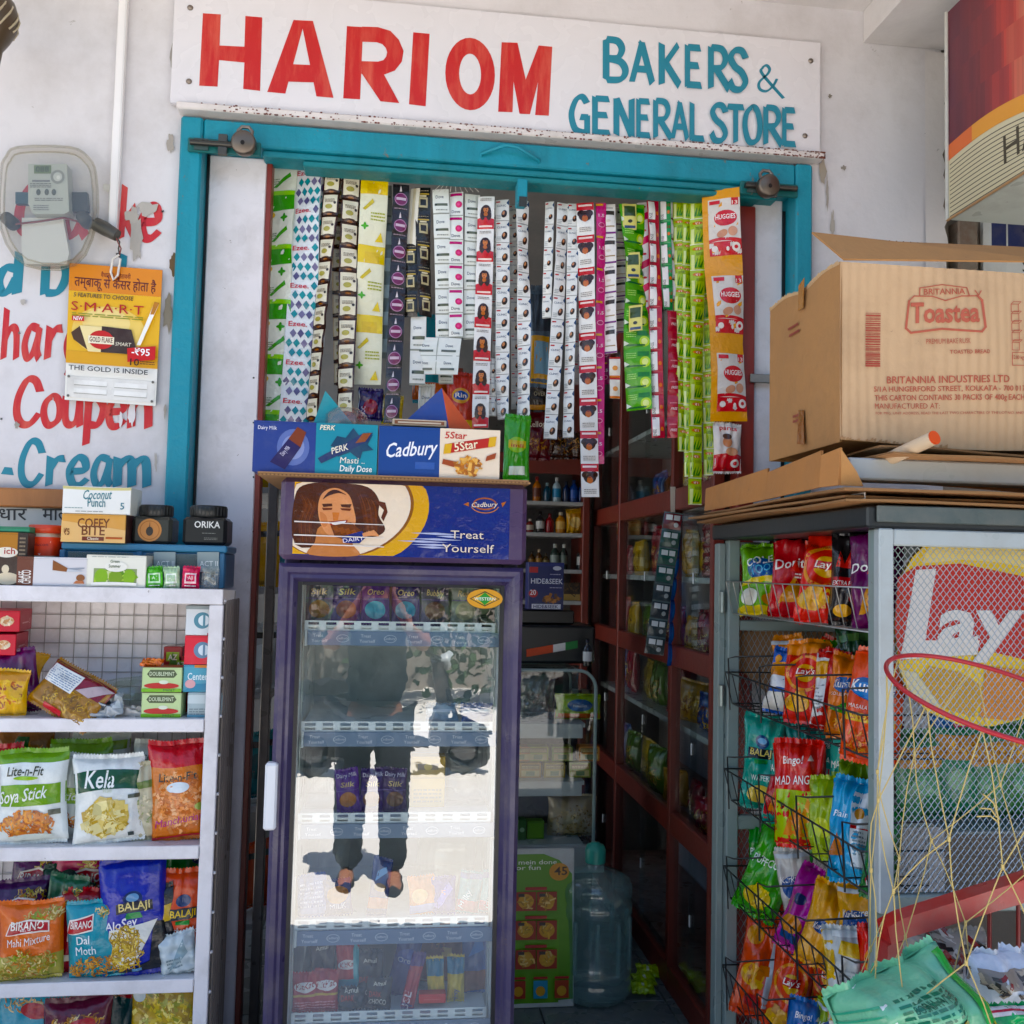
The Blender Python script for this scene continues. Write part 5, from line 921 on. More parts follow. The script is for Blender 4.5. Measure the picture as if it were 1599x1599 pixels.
def clipE(cx, cy, rx, ry, col, k, n=48, rot=0, x1=.5):
    pts = []
    for i in range(n):
        a = 2*math.pi*i/n; u, v = rx*math.cos(a), ry*math.sin(a)
        x, y = cx+u*math.cos(rot)-v*math.sin(rot), cy+u*math.sin(rot)+v*math.cos(rot)
        pts.append((min(x1*HW, max(-.499*HW, hx(x))), min(HH*.998, max(.002, hy(y)))))
    poly(b, S, pts[::-1], col, k)
b = MB(); rect(b, S, -HW/2, 0, HW/2, HH, '#2b3474', 0)
clipE(548, 800, 122, 90, '#d9ad6a', 1, rot=-.25); clipE(540, 797, 106, 74, '#8a5a34', 2, rot=-.25); clipE(538, 797, 103, 72, '#eddcc8', 3, rot=-.25)
hq = smooth_pts([(464, 852), (461, 778), (480, 756), (530, 753), (572, 758), (590, 778), (590, 802), (601, 824), (588, 836), (560, 838), (520, 850), (464, 852)], 4)[:-1]
poly(b, S, [(hx(x), hy(y)) for x, y in hq][::-1], '#4a2418', 4)
def hp(pts, col, k): poly(b, S, [(hx(x), hy(y)) for x, y in pts][::-1], col, k)
hp(smooth_pts([(502, 822), (545, 828), (552, 850), (560, 867.5), (486, 867.5), (494, 848), (502, 822)], 4)[:-1], '#c08a6a', 4.6)
for q in range(7): hp(smooth_pts([(466+q*4, 770+q*2), (478+q*3, 790), (470+q*3, 815), (474+q*3, 846), (472+q*3, 846), (468+q*3, 815), (475+q*3, 790), (466+q*4, 770+q*2)], 3)[:-1], ('#5d3020', '#6a3a26')[q % 2], 4.8)
for q in range(6): hp(smooth_pts([(556+q*4, 766+q*2), (566+q*4, 790), (574+q*3, 828), (571+q*3, 828), (563+q*4, 790), (556+q*4, 766+q*2)], 3)[:-1], ('#5d3020', '#6a3a26')[q % 2], 4.8)
hp(smooth_pts([(497, 792), (503, 770), (522, 761), (543, 771), (552, 795), (555, 815), (546, 831), (530, 839), (512, 834), (501, 816), (497, 792)], 5)[:-1], '#d8a080', 5); hp(smooth_pts([(500, 800), (510, 806), (512, 820), (505, 822), (500, 800)], 4)[:-1], '#c98e70', 6); hp(smooth_pts([(504, 780), (512, 768), (524, 764), (540, 772), (528, 769), (512, 774), (504, 780)], 4)[:-1], '#3f1f18', 7)
hp([(519, 800), (530, 800), (528, 812), (521, 813)], '#c98866', 6); hp([(503, 787), (518, 786), (519, 790), (505, 792)], '#4a261c', 7); hp([(531, 787), (548, 786), (546, 792), (533, 791)], '#4a261c', 7)
hp([(503, 793), (519, 793), (518, 796), (505, 797)], '#6d3a2c', 8); hp([(531, 793), (548, 793), (546, 797), (533, 796)], '#6d3a2c', 8)
hp([(514, 815), (543, 811), (540, 820), (527, 824), (518, 822)], '#9a3f3a', 9); hp([(517, 816), (541, 812.5), (538, 817), (527, 820), (520, 819)], '#f2ece6', 10)
hp([(517, 821), (548, 815), (566, 829), (540, 843), (524, 838)], '#6d3a22', 11)
for i in range(4): hp([(520+i*9, 823+i*2), (527+i*9, 821+i*1.5), (532+i*9, 830+i), (525+i*9, 833+i)], '#8a4c2c', 12)
hp([(534, 838), (566, 828), (572, 838), (562, 848), (540, 848)], '#2c3470', 13); txt(b, S, 'DAIRY', hx(553), hy(845), .010, '#e6e0ec', 14, w=hx(570)-hx(538), rot=.16)
for i in range(4): hp([(566+i*3, 832-i*1.5), (584+i*2, 826+i*2), (586+i*2, 830+i*2), (568+i*3, 838-i)], '#dba383', 15+i)
hp([(582, 778), (600, 782), (604, 797), (598, 812), (594, 806), (598, 794), (588, 784)], '#5a2c1e', 5)
for i, y in enumerate((815, 836, 850)): hp([(462, y), (520+i*20, y+1), (600, y+2), (600, y+3.2), (520, y+2.5), (462, y+2)], '#e6dcd4', 20)      # creases of the peeling film
for i, (y, x0, x1) in enumerate(((829, 640, 720), (833, 680, 724), (838, 640, 722), (842, 620, 700), (847, 640, 716), (851, 650, 700))): hp([(x0, y), ((x0+x1)/2, y-1.4), (x1, y+1), ((x0+x1)/2, y+2.2)], '#b9bcd6', 4)
ring(b, S, hx(756), hy(779), .030, .016, .0035, '#a8623c', 3); ring(b, S, hx(756), hy(781), .036, .021, .002, '#c98a5a', 4, a0=3.4, a1=6.1); hp([(722, 781), (730, 777), (731, 784)], '#b0683c', 5); hp([(782, 777), (790, 774), (784, 784)], '#b0683c', 5)
txt(b, S, 'Cadbury', hx(755), hy(784), .012, '#efe3d4', 6, w=hx(776)-hx(735), shear=.25, rot=.05)
for q, (t, x, y, w_) in enumerate((('Treat', 729, 836, 52), ('Yourself', 731, 858, 82))): txt(b, S, t, hx(x+1), hy(y+1), .020, '#1c2250', 9, w=hx(x+w_/2)-hx(x-w_/2)); txt(b, S, t, hx(x), hy(y), .020, '#e6d8cc', 11, w=hx(x+w_/2)-hx(x-w_/2))
b.build('advert_panel', 'foil', hd)
# door
dr = None
b = MB(); x0, x1, z0, z1 = FX0+.001, FX1, .11, 1.503; t1 = .046
def bar(a0, a1, lo, hi, vert):
    prof = [(0, 0), (0, -.030), (.010, -.040), (.022, -.036), (.028, -.030), (.036, -.032), (t1, -.016), (t1, 0)]
    for i in range(len(prof)-1):
        (p, q), (r_, s_) = prof[i], prof[i+1]
        def C(off, dep, end):
            e = (off if end == 0 else -off)
            return (lo[0]+off*lo[1], -.42+dep, (a0 if end == 0 else a1)+e) if vert else ((a0 if end == 0 else a1)+e, -.42+dep, lo[0]+off*lo[1])
        b.add([C(p, q, 0), C(r_, s_, 0), C(r_, s_, 1), C(p, q, 1)], [(0, 1, 2, 3)], FP)
bar(z0, z1, (x0, 1), 0, True); bar(z0, z1, (x1, -1), 0, True); bar(x0, x1, (z1, -1), 0, False); bar(x0, x1, (z0, 1), 0, False)
dr = b.build('door', 'enamel', fg)
b = MB(); gx0, gx1, gz0, gz1 = x0+t1, x1-t1, z0+t1, z1-t1
for a0, a1, c0, c1 in ((gx0-.001, gx0+.010, gz0, gz1), (gx1-.010, gx1+.001, gz0, gz1)): b.box((a0, -.436, c0), (a1, -.420, c1), '#17171c')
b.box((gx0+.0105, -.436, gz1-.008), (gx1-.0105, -.420, gz1+.001), '#17171c'); b.box((gx0+.0105, -.436, gz0-.001), (gx1-.0105, -.420, gz0+.01), '#17171c'); b.build('gasket', 'plastic', dr)
b = MB(); TILT = 0.018                         # the pane leans back a little in its gasket
b.quad((gx0+.0105, -.433, gz0+.0105), (gx1-.0105, -.433, gz0+.0105), (gx1-.0105, -.433+TILT, gz1-.009), (gx0+.0105, -.433+TILT, gz1-.009), '#ffffff'); b.build('glass_pane', 'fridge_glass', dr)
a, e = at(429, 1190, Y=-.46), at(450, 1294, Y=-.46); b = MB(); b.box((FX0-.012, -.478, e.z), (FX0+.018, -.445, a.z), '#e8e8ea', .005); b.build('handle', 'plastic', dr)
b = MB(); p = at(757, 935, Y=-.4505); S = flat(p, (1, 0, 0), (0, 0, 1), .0004); s = mpp(p)
ell(b, S, 0, 0, 29*s, 16*s, '#4a3a1c', 1); ell(b, S, 0, 0, 28*s, 15.2*s, '#d99a3a', 2); poly(b, S, [(-24*s, 0), (0, -12*s), (24*s, 0), (0, 12*s)], '#4a3a1c', 3); poly(b, S, [(-21*s, 0), (0, -10*s), (21*s, 0), (0, 10*s)], '#d9a84a', 4); poly(b, S, [(-12*s, 0), (0, -10*s), (12*s, 0), (0, 10*s)], '#2f8a34', 5); txt(b, S, 'WESTERN', 0, -2.4*s, 4.6*s, '#f0f0e4', 6, w=33*s, bold=.01)
b.build('maker_sticker', 'print', dr)
SHZ = []
for i, (ly, bl) in enumerate(((978, 0), (1134, 0), (1276, 0), (1440, 1), (1584, 0))):
    z = at(620, ly, Y=-.395).z; SHZ.append(z); YS_ = -.395
    sh = MB(); xa, xb = FX0+.064, FX1-.064
    sh.box((xa, YS_+.002, z-.006), (xb, .07, z-.001), '#dfe8e8')
    zt_, zb_ = z+.012, z-.012; n = 11; cw = (xb-xa)/n                       # perforated lip: bars between two rows of slots
    for zz0, zz1 in ((zt_-.004, zt_), (z-.002, z+.001), (zb_-.002, zb_+.003)): sh.box((xa, YS_-.002, zz0), (xb, YS_, zz1), '#e6eeee')
    for j in range(n+1):
        for q0, q1 in ((z+.001, zt_-.004), (zb_+.003, z-.002)): sh.box((max(xa, xa+j*cw-.009), YS_-.0019, q0), (min(xb, xa+j*cw+.009), YS_-.0001, q1), '#e6eeee')
    so_ = sh.build('shelf', 'enamel', fg)
    ps = MB(); cc = '#4d6f94' if bl else '#6f86a0'; ps.box((xa+.008, YS_-.010, z-.050), (xb+.012, YS_-.007, z-.0135), cc, .001); S = flat((0, YS_-.0105, z-.050), (1, 0, 0), (0, 0, 1), .0003)
    for j in range(8):
        x = xa+.035+j*.06
        if j % 2 == 0: txt(ps, S, 'Treat', x, .021, .008, '#dfe4ee', 1); txt(ps, S, 'Yourself', x+.004, .008, .008, '#dfe4ee', 1)
        else: ring(ps, S, x+.002, .018, .016, .010, .0014, '#c9d2e0', 1); txt(ps, S, 'Cadbury', x, .016, .006, '#dfe4ee', 2, shear=.2)
    ps.box((xa+.002, YS_-.012, z-.052), (xa+.0075, YS_, z-.011), '#d5dede'); ps.box((xb+.0125, YS_-.012, z-.052), (xb+.018, YS_, z-.011), '#d5dede'); ps.build('price_strip', 'plastic', so_)
for sx in (FX0+.058, FX1-.06):
    b = MB(); b.box((sx, -.36, .16), (sx+.003, -.35, 1.49), '#b9c6c4'); b.build('shelf_rail', 'metal', fg)
# chocolate in the fridge
def fb(px, i, w_, h_, cc, it, lab, Y=-.34, nm='chocolate_bar', cat='chocolate', T=.016, **k):
    p = pl(px, Y, SHZ[i]+.0005); s = mpp(p); p.z += .004
    return pouch(nm, p, w_*s, h_*s/1.08, cc, it, lab, cat=cat, T=T, **k)
DM = lambda t, ac: [('e', 0, .28, .36, .3, ac), ('t', 'Dairy Milk', 0, .84, .17, '#e9e2f0', .84, .1), ('t', t, 0, .6, .2, '#e2c9a0', .6, .2), ('r', -.5, .5, .5, .52, '#7a6a9c')]
for j, (px, cc, t, ac, lab) in enumerate(((497, '#6d6a7a', 'Silk', '#a87a5c', 'greyish chocolate bar at the left of the top fridge shelf'), (540, '#4c2c74', 'Silk', '#8a4a34', 'purple chocolate bar with brown swirl on the top fridge shelf'), (585, '#55307c', 'Oreo', '#2fa0b8', 'purple and cyan chocolate bar near the middle of the top fridge shelf'), (632, '#3f2a68', 'Oreo', '#2590ac', 'dark purple and cyan chocolate bar right of the middle on the top fridge shelf'), (678, '#574a64', 'Bubbly', '#7a5a54', 'dull purple bubbly chocolate bar on the top fridge shelf'), (726, '#8a8a84', 'Roast', '#b0a890', 'pale grey chocolate bar under the round green sticker'))):
    fb(px, 0, 46, 78, cc, DM(t, ac), lab, lean=R(6), yaw=R(rnd.uniform(-6, 6)))
for px, cc, lab in ((690, '#8fa6b4', 'pale blue wrapper lying on the second fridge shelf'), (745, '#5070a0', 'blue wrapper lying at the right of the second fridge shelf')):
    fb(px, 1, 52, 30, cc, [('r', -.5, .4, .5, .6, '#c9d6e0')], lab, nm='chocolate_wrapper', T=.03, lean=R(30))
fb(735, 1, 80, 44, '#c3cfd0', [], 'clear plastic bag bulging on the second fridge shelf', nm='plastic_bag', cat='bag', m='film', T=.06, Y=-.25, wr=3)
fb(505, 2, 60, 78, '#b9c0c4', [('t', 'Kaju', 0, .4, .3, '#e4e8ec', .6)], 'clear round bag at the left of the third fridge shelf', nm='plastic_bag', cat='bag', m='film', T=.05, Y=-.3)
for px, cc, ac, lab in ((545, '#5f3a8c', '#b0703c', 'tilted violet silk chocolate bar on the third fridge shelf'), (580, '#3c2464', '#7a4a34', 'dark violet silk chocolate bar in the middle of the third fridge shelf'), (616, '#43305c', '#6a4c3a', 'dim violet chocolate bar beside the yellow carton')):
    fb(px, 2, 38, 66, cc, DM('Silk', ac), lab, lean=R(5), tilt=R(6) if px == 545 else 0)
p = pl(667, -.3, SHZ[2]+.001); s = mpp(p); carton('cookie_carton', p, 54*s, 78*s, .05, '#c99f2c', [('r', -.3, .74, .3, .86, '#8a6a24'), ('r', -.5, .56, .5, .6, '#b0842c'), ('e', 0, .8, .12, .1, '#e0c05c'), ('l', -.4, .1, .4, .4, 4, '#8a6a24')], 'plain yellow carton on the third fridge shelf', cat='carton')
fb(735, 2, 84, 84, '#8a8f90', [('t', 'Dairy Milk', 0, .25, .12, '#d5d9e4', .6)], 'clear round bag at the right of the third fridge shelf', nm='plastic_bag', cat='bag', m='film', T=.07, Y=-.28)
b = MB(); p = pl(710, -.2, SHZ[3]+.001); s = mpp(p); b.lathe([(.0001, 0), (58*s, 0), (60*s, 8*s), (60*s, 78*s), (56*s, 86*s), (58*s, 90*s), (58*s, 98*s), (.0001, 100*s)], p, '#8a8f6c', 28); b.build('tub', 'jug', None, 'large clear round tub at the back of the fourth fridge shelf', 'tub')
for px, w_, h_, cc, it, lab in ((488, 46, 62, '#5a74b0', [('l', -.4, .2, .4, .9, 6, '#b9c8e4'), ('r', -.5, 0, .5, .2, '#8fa4d0')], 'pale blue wafer pouch at the left of the fourth fridge shelf'), (530, 44, 54, '#2c3f78', [('e', 0, .6, .4, .3, '#b0713c'), ('t', 'MILK', 0, .2, .16, '#d9dce8', .6)], 'blue and caramel wafer pouch on the fourth fridge shelf'),
 (588, 32, 86, '#24407c', [('p', [(-.3, .6), (.3, .8), (.2, .9), (-.2, .8)], '#8fb8e0'), ('r', -.5, .1, .5, .3, '#b0542c'), ('e', 0, .5, .3, .2, '#8a6a3c')], 'blue foil pouch between the legs of the reflection on the fourth fridge shelf'), (662, 44, 56, '#d8885c', [('e', -.1, .5, .3, .25, '#e9c08c'), ('r', -.5, 0, .5, .25, '#9aa0c8')], 'peach coloured wafer pouch on the fourth fridge shelf'),
 (692, 40, 54, '#3c3490', [('p', [(-.4, .2), (.2, .9), (.4, .7), (-.2, .1)], '#8a84d0'), ('t', '5', 0, .5, .2, '#d9a0a0', .2)], 'violet chocolate wrapper leaning on the fourth fridge shelf'), (728, 36, 62, '#3f8a90', [('r', -.5, 0, .5, .3, '#b03a4c'), ('t', 'Milky', -.05, .3, .26, '#e4eeee', .8, 0, 1.2), ('r', -.5, .86, .5, 1, '#2f5a94')], 'teal and red milk bar pouch on the fourth fridge shelf'), (764, 36, 62, '#4f9498', [('r', -.5, 0, .5, .25, '#c24a5c'), ('t', 'Milky', .05, .3, .26, '#e4eeee', .8, 0, 1.2), ('r', -.5, .86, .5, 1, '#2f5a94')], 'teal and pink milk bar pouch in the right corner of the fourth fridge shelf')):
    fb(px, 3, w_, h_, cc, it, lab, nm='wafer_pouch', T=.02, tilt=R(rnd.uniform(-9, 9)), lean=R(6))
fb(520, 3, 50, 110, '#c3cbc8', [], 'knotted clear bag standing on the fourth fridge shelf', nm='plastic_bag', cat='bag', m='film', T=.05, Y=-.24, wr=3)
AM = [('t', 'Amul', 0, .8, .16, '#e6e2d6', .5), ('t', 'DARK', -.15, .42, .2, '#a83a34', .5), ('t', 'CHOCO', -.05, .18, .18, '#c9c4b8', .7)]
KK = [('e', 0, .66, .44, .2, '#f1e9e6'), ('t', 'KitKat', 0, .62, .22, '#b01c2c', .74, .2, .1), ('r', -.5, .4, .5, .46, '#c9a43c'), ('l', -.4, .08, .4, .3, 3, '#d9a0a4')]
for px, w_, h_, cc, it, lab, k in ((476, 40, 58, '#b3202e', KK, 'red wafer bar box at the left end of the lowest fridge shelf', 0), (508, 40, 62, '#a81e2c', KK, 'red wafer bar box second on the lowest fridge shelf', 0), (545, 36, 94, '#b8242f', KK[:2]+[('r', .25, 0, .5, 1, '#4aa4b0'), ('r', -.5, 0, .5, .42, '#3f98a8')], 'tall red and aqua wafer bar on the lowest fridge shelf', 1),
 (505, 40, 110, '#25262c', AM, 'black chocolate bar behind the red wafer bars', 1), (575, 42, 80, '#1d2a30', AM, 'black chocolate bar leaning right of the aqua wafer bar', 1), (550, 44, 34, '#1f2c31', AM[:2], 'small dark green chocolate box at the front of the lowest fridge shelf', 0), (590, 40, 46, '#1a2428', AM, 'black chocolate box with white name at the front of the lowest fridge shelf', 0),
 (622, 40, 100, '#27408a', [('e', 0, .6, .4, .3, '#3f5cb0'), ('t', 'Oreo', 0, .5, .2, '#e4e8f4', .7)], 'blue cookie pouch behind the tilted red and purple bar', 2), (636, 22, 84, '#4a2a6c', [('r', -.5, 0, .5, .8, '#a81e34'), ('t', 'FUSE', .06, .05, .5, '#f1e8e8', 1.9, 0, 1.57)], 'tilted red and purple nougat bar on the lowest fridge shelf', 0),
 (682, 28, 66, '#d9bc3c', [('r', -.5, .6, .5, 1, '#2f7f9c'), ('t', 'milky', -.05, .1, .3, '#2c4f94', .8, 0, 1.57)], 'small yellow and blue milk bar box left of its twin', 1), (711, 28, 68, '#d4b83a', [('r', -.5, .62, .5, 1, '#2c7896'), ('t', 'milky', .1, .1, .3, '#2c4f94', .8, 0, 1.57)], 'small yellow and blue milk bar box right of its twin', 1),
 (690, 80, 122, '#7a3f2c', [('b', 0, .6, .4, .3, ['#9a5a3c', '#5d2c1e', '#c08a54'], 50, .14), ('r', .0, .3, .2, .42, '#c9a44c')], 'brown date pouch at the back of the lowest fridge shelf', 3), (745, 44, 110, '#2c5ca0', [('p', [(-.3, .5), (.2, .9), (.3, .6)], '#5a8ccc'), ('r', -.5, 0, .5, .3, '#8a5a44')], 'shiny blue pouch in the right corner of the lowest fridge shelf', 2)):
    fb(px, 4, w_, h_, cc, it, lab, Y=(-.365, -.33, -.28, -.2)[k], T=.02, tilt=R(-12) if 'tilted' in lab else R(rnd.uniform(-5, 5)), lean=R(5))
p = pl(675, -.37, SHZ[4]+.0125); s = mpp(p); carton('gum_box', p, 42*s, 14*s, .03, '#d8382f', [('l', -.3, .4, .3, .6, 1, '#e88a80')], 'small flat red box lying at the front edge of the lowest fridge shelf', cat='box')
# ---- on top of the fridge
b = MB(); zf = 1.7165
b.box((-.33, -.50, zf), (.345, -.05, zf+.004), '#a97f52'); b.box((-.33, -.502, zf+.0045), (.34, -.06, zf+.0085), '#9a7148')
for i in range(70): x = -.33+i*.0096; b.box((x, -.5025, zf+.0003), (x+.004, -.5003, zf+.0037), '#7d5a38')
b.build('cardboard_sheet', 'card', None, 'corrugated cardboard sheet between the fridge top and the chocolate cartons', 'cardboard')
zf += .009
def ccarton(px0, px1, top, bot, items, lab, cc):
    p = pl((px0+px1)/2, -.485, zf); s = mpp(p); h = (bot-top)*s; w_ = (px1-px0)*s
    return carton('chocolate_carton', p, w_, h, .12, cc, items, lab, cat='carton', group='chocolate cartons on the fridge', tcol='#3b2a22')
LAB = [('r', -.5, 0, 0, 1, '#3d4a82'), ('e', -.18, .5, .13, .15, '#6a77a8'), ('e', -.18, .5, .09, .10, '#8f98c0'), ('r', 0, 0, .5, 1, '#23879a'), ('t', 'Dairy Milk', -.39, .83, .03, '#eceaf4', .15), ('p', [(-.36, .2), (-.24, .06), (-.12, .5), (-.22, .66)], '#2a2350'), ('p', [(-.22, .66), (-.12, .5), (-.08, .8), (-.15, .9)], '#7a3f2c'), ('t', 'Dairy Milk', -.23, .40, .035, '#d9d4e6', .09, 0, .9),
 ('p', [(.12, .55), (.17, .75), (.24, .72), (.3, .92), (.36, .74), (.46, .8), (.42, .6), (.47, .5), (.38, .46), (.36, .3), (.28, .44), (.18, .34), (.19, .5)], '#1b3f5a'), ('p', [(.02, .3), (.05, .2), (.42, .66), (.46, .84), (.38, .82)], '#1c2f5c'), ('p', [(.32, .62), (.40, .66), (.45, .84), (.38, .82)], '#8a5238'), ('t', 'PERK', .2, .44, .05, '#efe6d2', .14, .2, .32), ('t', 'PERK', .09, .86, .04, '#f2ead2', .12, .2), ('t', 'Masti ..', .3, .22, .05, '#f0e8d8', .2, .1), ('t', 'Daily Dose', .33, .06, .05, '#f0f0ea', .26, .1)]
ccarton(396, 587, 661, 741, LAB, 'blue and teal chocolate carton at the left on the fridge', '#4a5488')
RAB = [('r', -.5, 0, 0, 1, '#2f4a86'), ('r', 0, 0, .5, 1, '#ead9c4'), ('t', 'Cadbury', -.24, .42, .115, '#f1eff4', .42, .3, .1), ('r', -.2, .16, -.04, .3, '#4a63a0'), ('t', '5Star', .13, .8, .055, '#c02a24', .18, .1), ('p', [(.03, .48), (.44, .66), (.46, .86), (.04, .68)], '#b8281f'), ('p', [(.03, .48), (.09, .5), (.1, .7), (.04, .68)], '#d9b05c'), ('p', [(.40, .65), (.46, .67), (.47, .87), (.41, .85)], '#d9b05c'), ('t', '5Star', .22, .585, .07, '#f4e6c9', .2, .1, .2), ('p', [(.02, .28), (.12, .22), (.14, .33), (.03, .38)], '#9a4a2c'), ('b', .24, .25, .12, .07, ['#c98a4c', '#e0b070', '#a8642c'], 50, .05, 2), ('p', [(.38, .36), (.46, .42), (.47, .54), (.39, .46)], '#9a4a2c')]
ccarton(591, 780, 669, 747, RAB, 'blue and cream chocolate carton at the right on the fridge', '#d9ccbc')
def pyr(px0, px1, pya, apx, col, col2, lab, Y):
    a, e = pl(px0, Y, zf+.118), pl(px1, Y, zf+.118); t = at(apx, pya, Y=Y+.04); m_ = a*.35+e*.65 if col2 else e; b = MB(); bk = Vector((0, .08, 0))
    b.add([a, m_, t, e+Vector((0, .05, 0)), a+bk], [(0, 1, 2), (1, 3, 2), (3, 4, 2), (4, 0, 2)], [col, col2 or col, col, col]); b.build('paper_pyramid', 'card', None, lab, 'paper stand', solid=.002)
pyr(486, 560, 610, 508, '#1f97a0', None, 'teal folded paper triangle rising behind the chocolate carton', -.43)
pyr(614, 750, 606, 690, '#23458c', '#d8592c', 'big blue and orange folded paper pyramid on the fridge', -.44)
b = MB(); p = pl(540, -.40, zf+.1185); s = mpp(p); b.lathe([(.0001, 0), (30*s, 0), (34*s, 8*s), (32*s, 26*s), (20*s, 36*s), (.0001, 39*s)], p, '#b8483c', 24); b.build('round_jar', 'jug', None, 'round clear jar with red sweets behind the teal carton half', 'jar')
p = pl(655, -.46, zf+.133); s = mpp(p); carton('flat_box', p, 84*s, 10*s, .025, '#c9b9a4', [('r', -.46, .2, .46, .8, '#8a5a44'), ('r', -.4, .35, .4, .6, '#d5c8b4')], 'flat clear topped box lying over the chocolate cartons below the pyramid')
# ================================================================ inside the shop
cb = empty('wooden_cabinet', (1.24, 1.0, 0), 'red brown wooden wall cabinet with sliding glass doors along the right inside wall', 'cabinet')
CX = 1.03; RB = '#6d2416'
b = MB()
def rail(z0, z1, nm='rail'): b = MB(); b.box((CX, .125, z0), (CX+.035, 1.95, z1), RB, .004); b.build(nm, 'wood', cb)
rail(1.73, 1.81); rail(1.16, 1.235); rail(.555, .635); rail(.0, .09); rail(2.55, 2.62)
for y in (.108, .56, 1.40, 1.955):
    b = MB(); b.box((CX-.002, y-.0165, .0), (CX+.036, y+.0155, 2.62), RB, .003); b.build('stile', 'wood', cb)
b = MB(); b.box((CX+.0365, .12, 0), (1.455, .135, 2.62), '#4a2a20'); b.box((1.44, .136, 0), (1.455, 1.95, 2.62), '#a49da4'); b.build('carcass', 'wood', cb)
for z in (1.475, .93, 1.17, .57, .08, 1.74, 2.1):
    b = MB(); b.box((CX+.05, .137, z-.01), (1.43, 1.95, z+.010), '#b9bcbc' if z in (1.475, .93, 2.1) else '#7a4a3c'); b.build('shelf', 'enamel', cb)
for z0, z1 in ((.64, 1.155), (1.24, 1.725), (.095, .55), (1.815, 2.545)):
    for y0, y1 in ((.126, .543), (.577, 1.383), (1.417, 1.938)):
        b = MB(); ym = (y0+y1)/2
        b.box((CX+.012, y0, z0), (CX+.016, ym+.02, z1), '#cfd8d8'); b.box((CX+.020, ym-.02, z0), (CX+.024, y1, z1), '#cfd8d8'); g = b.build('glass_door', 'glass', cb)
        k_ = MB(); k_.box((CX+.007, ym-.012, (z0+z1)/2-.02), (CX+.0115, ym-.002, (z0+z1)/2+.02), '#d5d8d6', .002); k_.build('finger_pull', 'plastic', g)
PAL = ['#7a1f2c', '#a88a2c', '#b8862c', '#8a2430', '#c9a03c', '#4c6a2c', '#6a3a24', '#a8442c', '#3f4f7c', '#b09a5c']
CN = {'#7a1f2c': 'maroon', '#a88a2c': 'mustard', '#b8862c': 'amber', '#8a2430': 'crimson', '#c9a03c': 'yellow', '#4c6a2c': 'green', '#6a3a24': 'brown', '#a8442c': 'rust red', '#3f4f7c': 'blue', '#b09a5c': 'tan'}
seen = {}
for z, nm in ((1.486, 'upper white'), (1.181, 'middle'), (.941, 'lower white'), (.581, 'low'), (1.751, 'top')):
    for j in range(8):
        cc = rnd.choice(PAL); y = .22+j*.215+rnd.uniform(-.03, .03); hh = rnd.uniform(.12, .20)
        if (z in (1.751,) and j > 4) or (z == 1.486 and j in (3, 5)): continue
        key = (CN[cc], nm); seen[key] = seen.get(key, 0)+1
        where = 'nearest the door' if j == 0 else ('at the far end' if j == 7 else ['', 'second', 'third', 'fourth', 'fifth', 'sixth', 'seventh'][j]+' from the door')
        pouch('snack_packet', Vector((CX+.10+rnd.uniform(0, .04), y, z+.006)), .15, hh, cc, [('b', 0, .4, .36, .3, ['#c9a45c', '#8a5a2c', '#d9c08c', '#6a2a24'], 40, .12), ('r', -.4, .7, .4, .86, jit(cc, .5))], f'{CN[cc]} packet on the {nm} shelf of the glass cabinet {where}', group='packets behind the cabinet glass', yaw=R(-75+rnd.uniform(-20, 20)), T=.06, tilt=R(rnd.uniform(-6, 6)))
for i in range(6):
    pouch('biscuit_packet', Vector((CX+.09, .33, 1.487+i*.032)), .16, .05, '#7a2028', [('t', 'BISCUIT', 0, .3, .12, '#d9b8a8', .6)], 'dark red biscuit packet lying %s in the pile behind the glass' % ['lowest', 'second lowest', 'third', 'fourth', 'second highest', 'topmost'][i], group='pile of dark red biscuit packets', yaw=R(-75), lean=R(18), T=.05)
# hanging blister cards
CARD = lambda i: [('r', -.46, .04, .46, .92, ['#2b3a3c', '#313f44', '#26333a', '#2c3940', '#1f4a44', '#1f5248', '#24483f', '#6a2028'][i % 8]), ('r', -.36, .55, -.02, .84, '#dfe3e2'), ('r', .05, .55, .36, .84, '#d5dad9'), ('e', .2, .3, .12, .12, '#a8b0b0'), ('r', -.5, .92, .5, 1, '#5d6c6c')]
strip(1052, 800, 1022, 1022, 30, 8, .52, '#3a474a', CARD, 'string of dark blister cards with white price tags hanging before the cabinet', group=None, name='blister_strip', cat='blister cards', m='foil', wave=.003)
strip(1058, 835, 1050, 1040, 13, 6, .54, '#2b5296', [('r', -.5, .9, .5, 1, '#1f3c74'), ('r', -.2, .2, .1, .8, '#4a78b8')], 'narrow string of shiny blue packets beside the blister cards', group=None, name='packet_strip', cat='packet string')
strip(1052, 760, 1052, 800, 8, 1, .52, '#d9d6cc', [], 'white string loop holding the blister cards', group=None, name='string_loop', cat='string', bulge=.001)
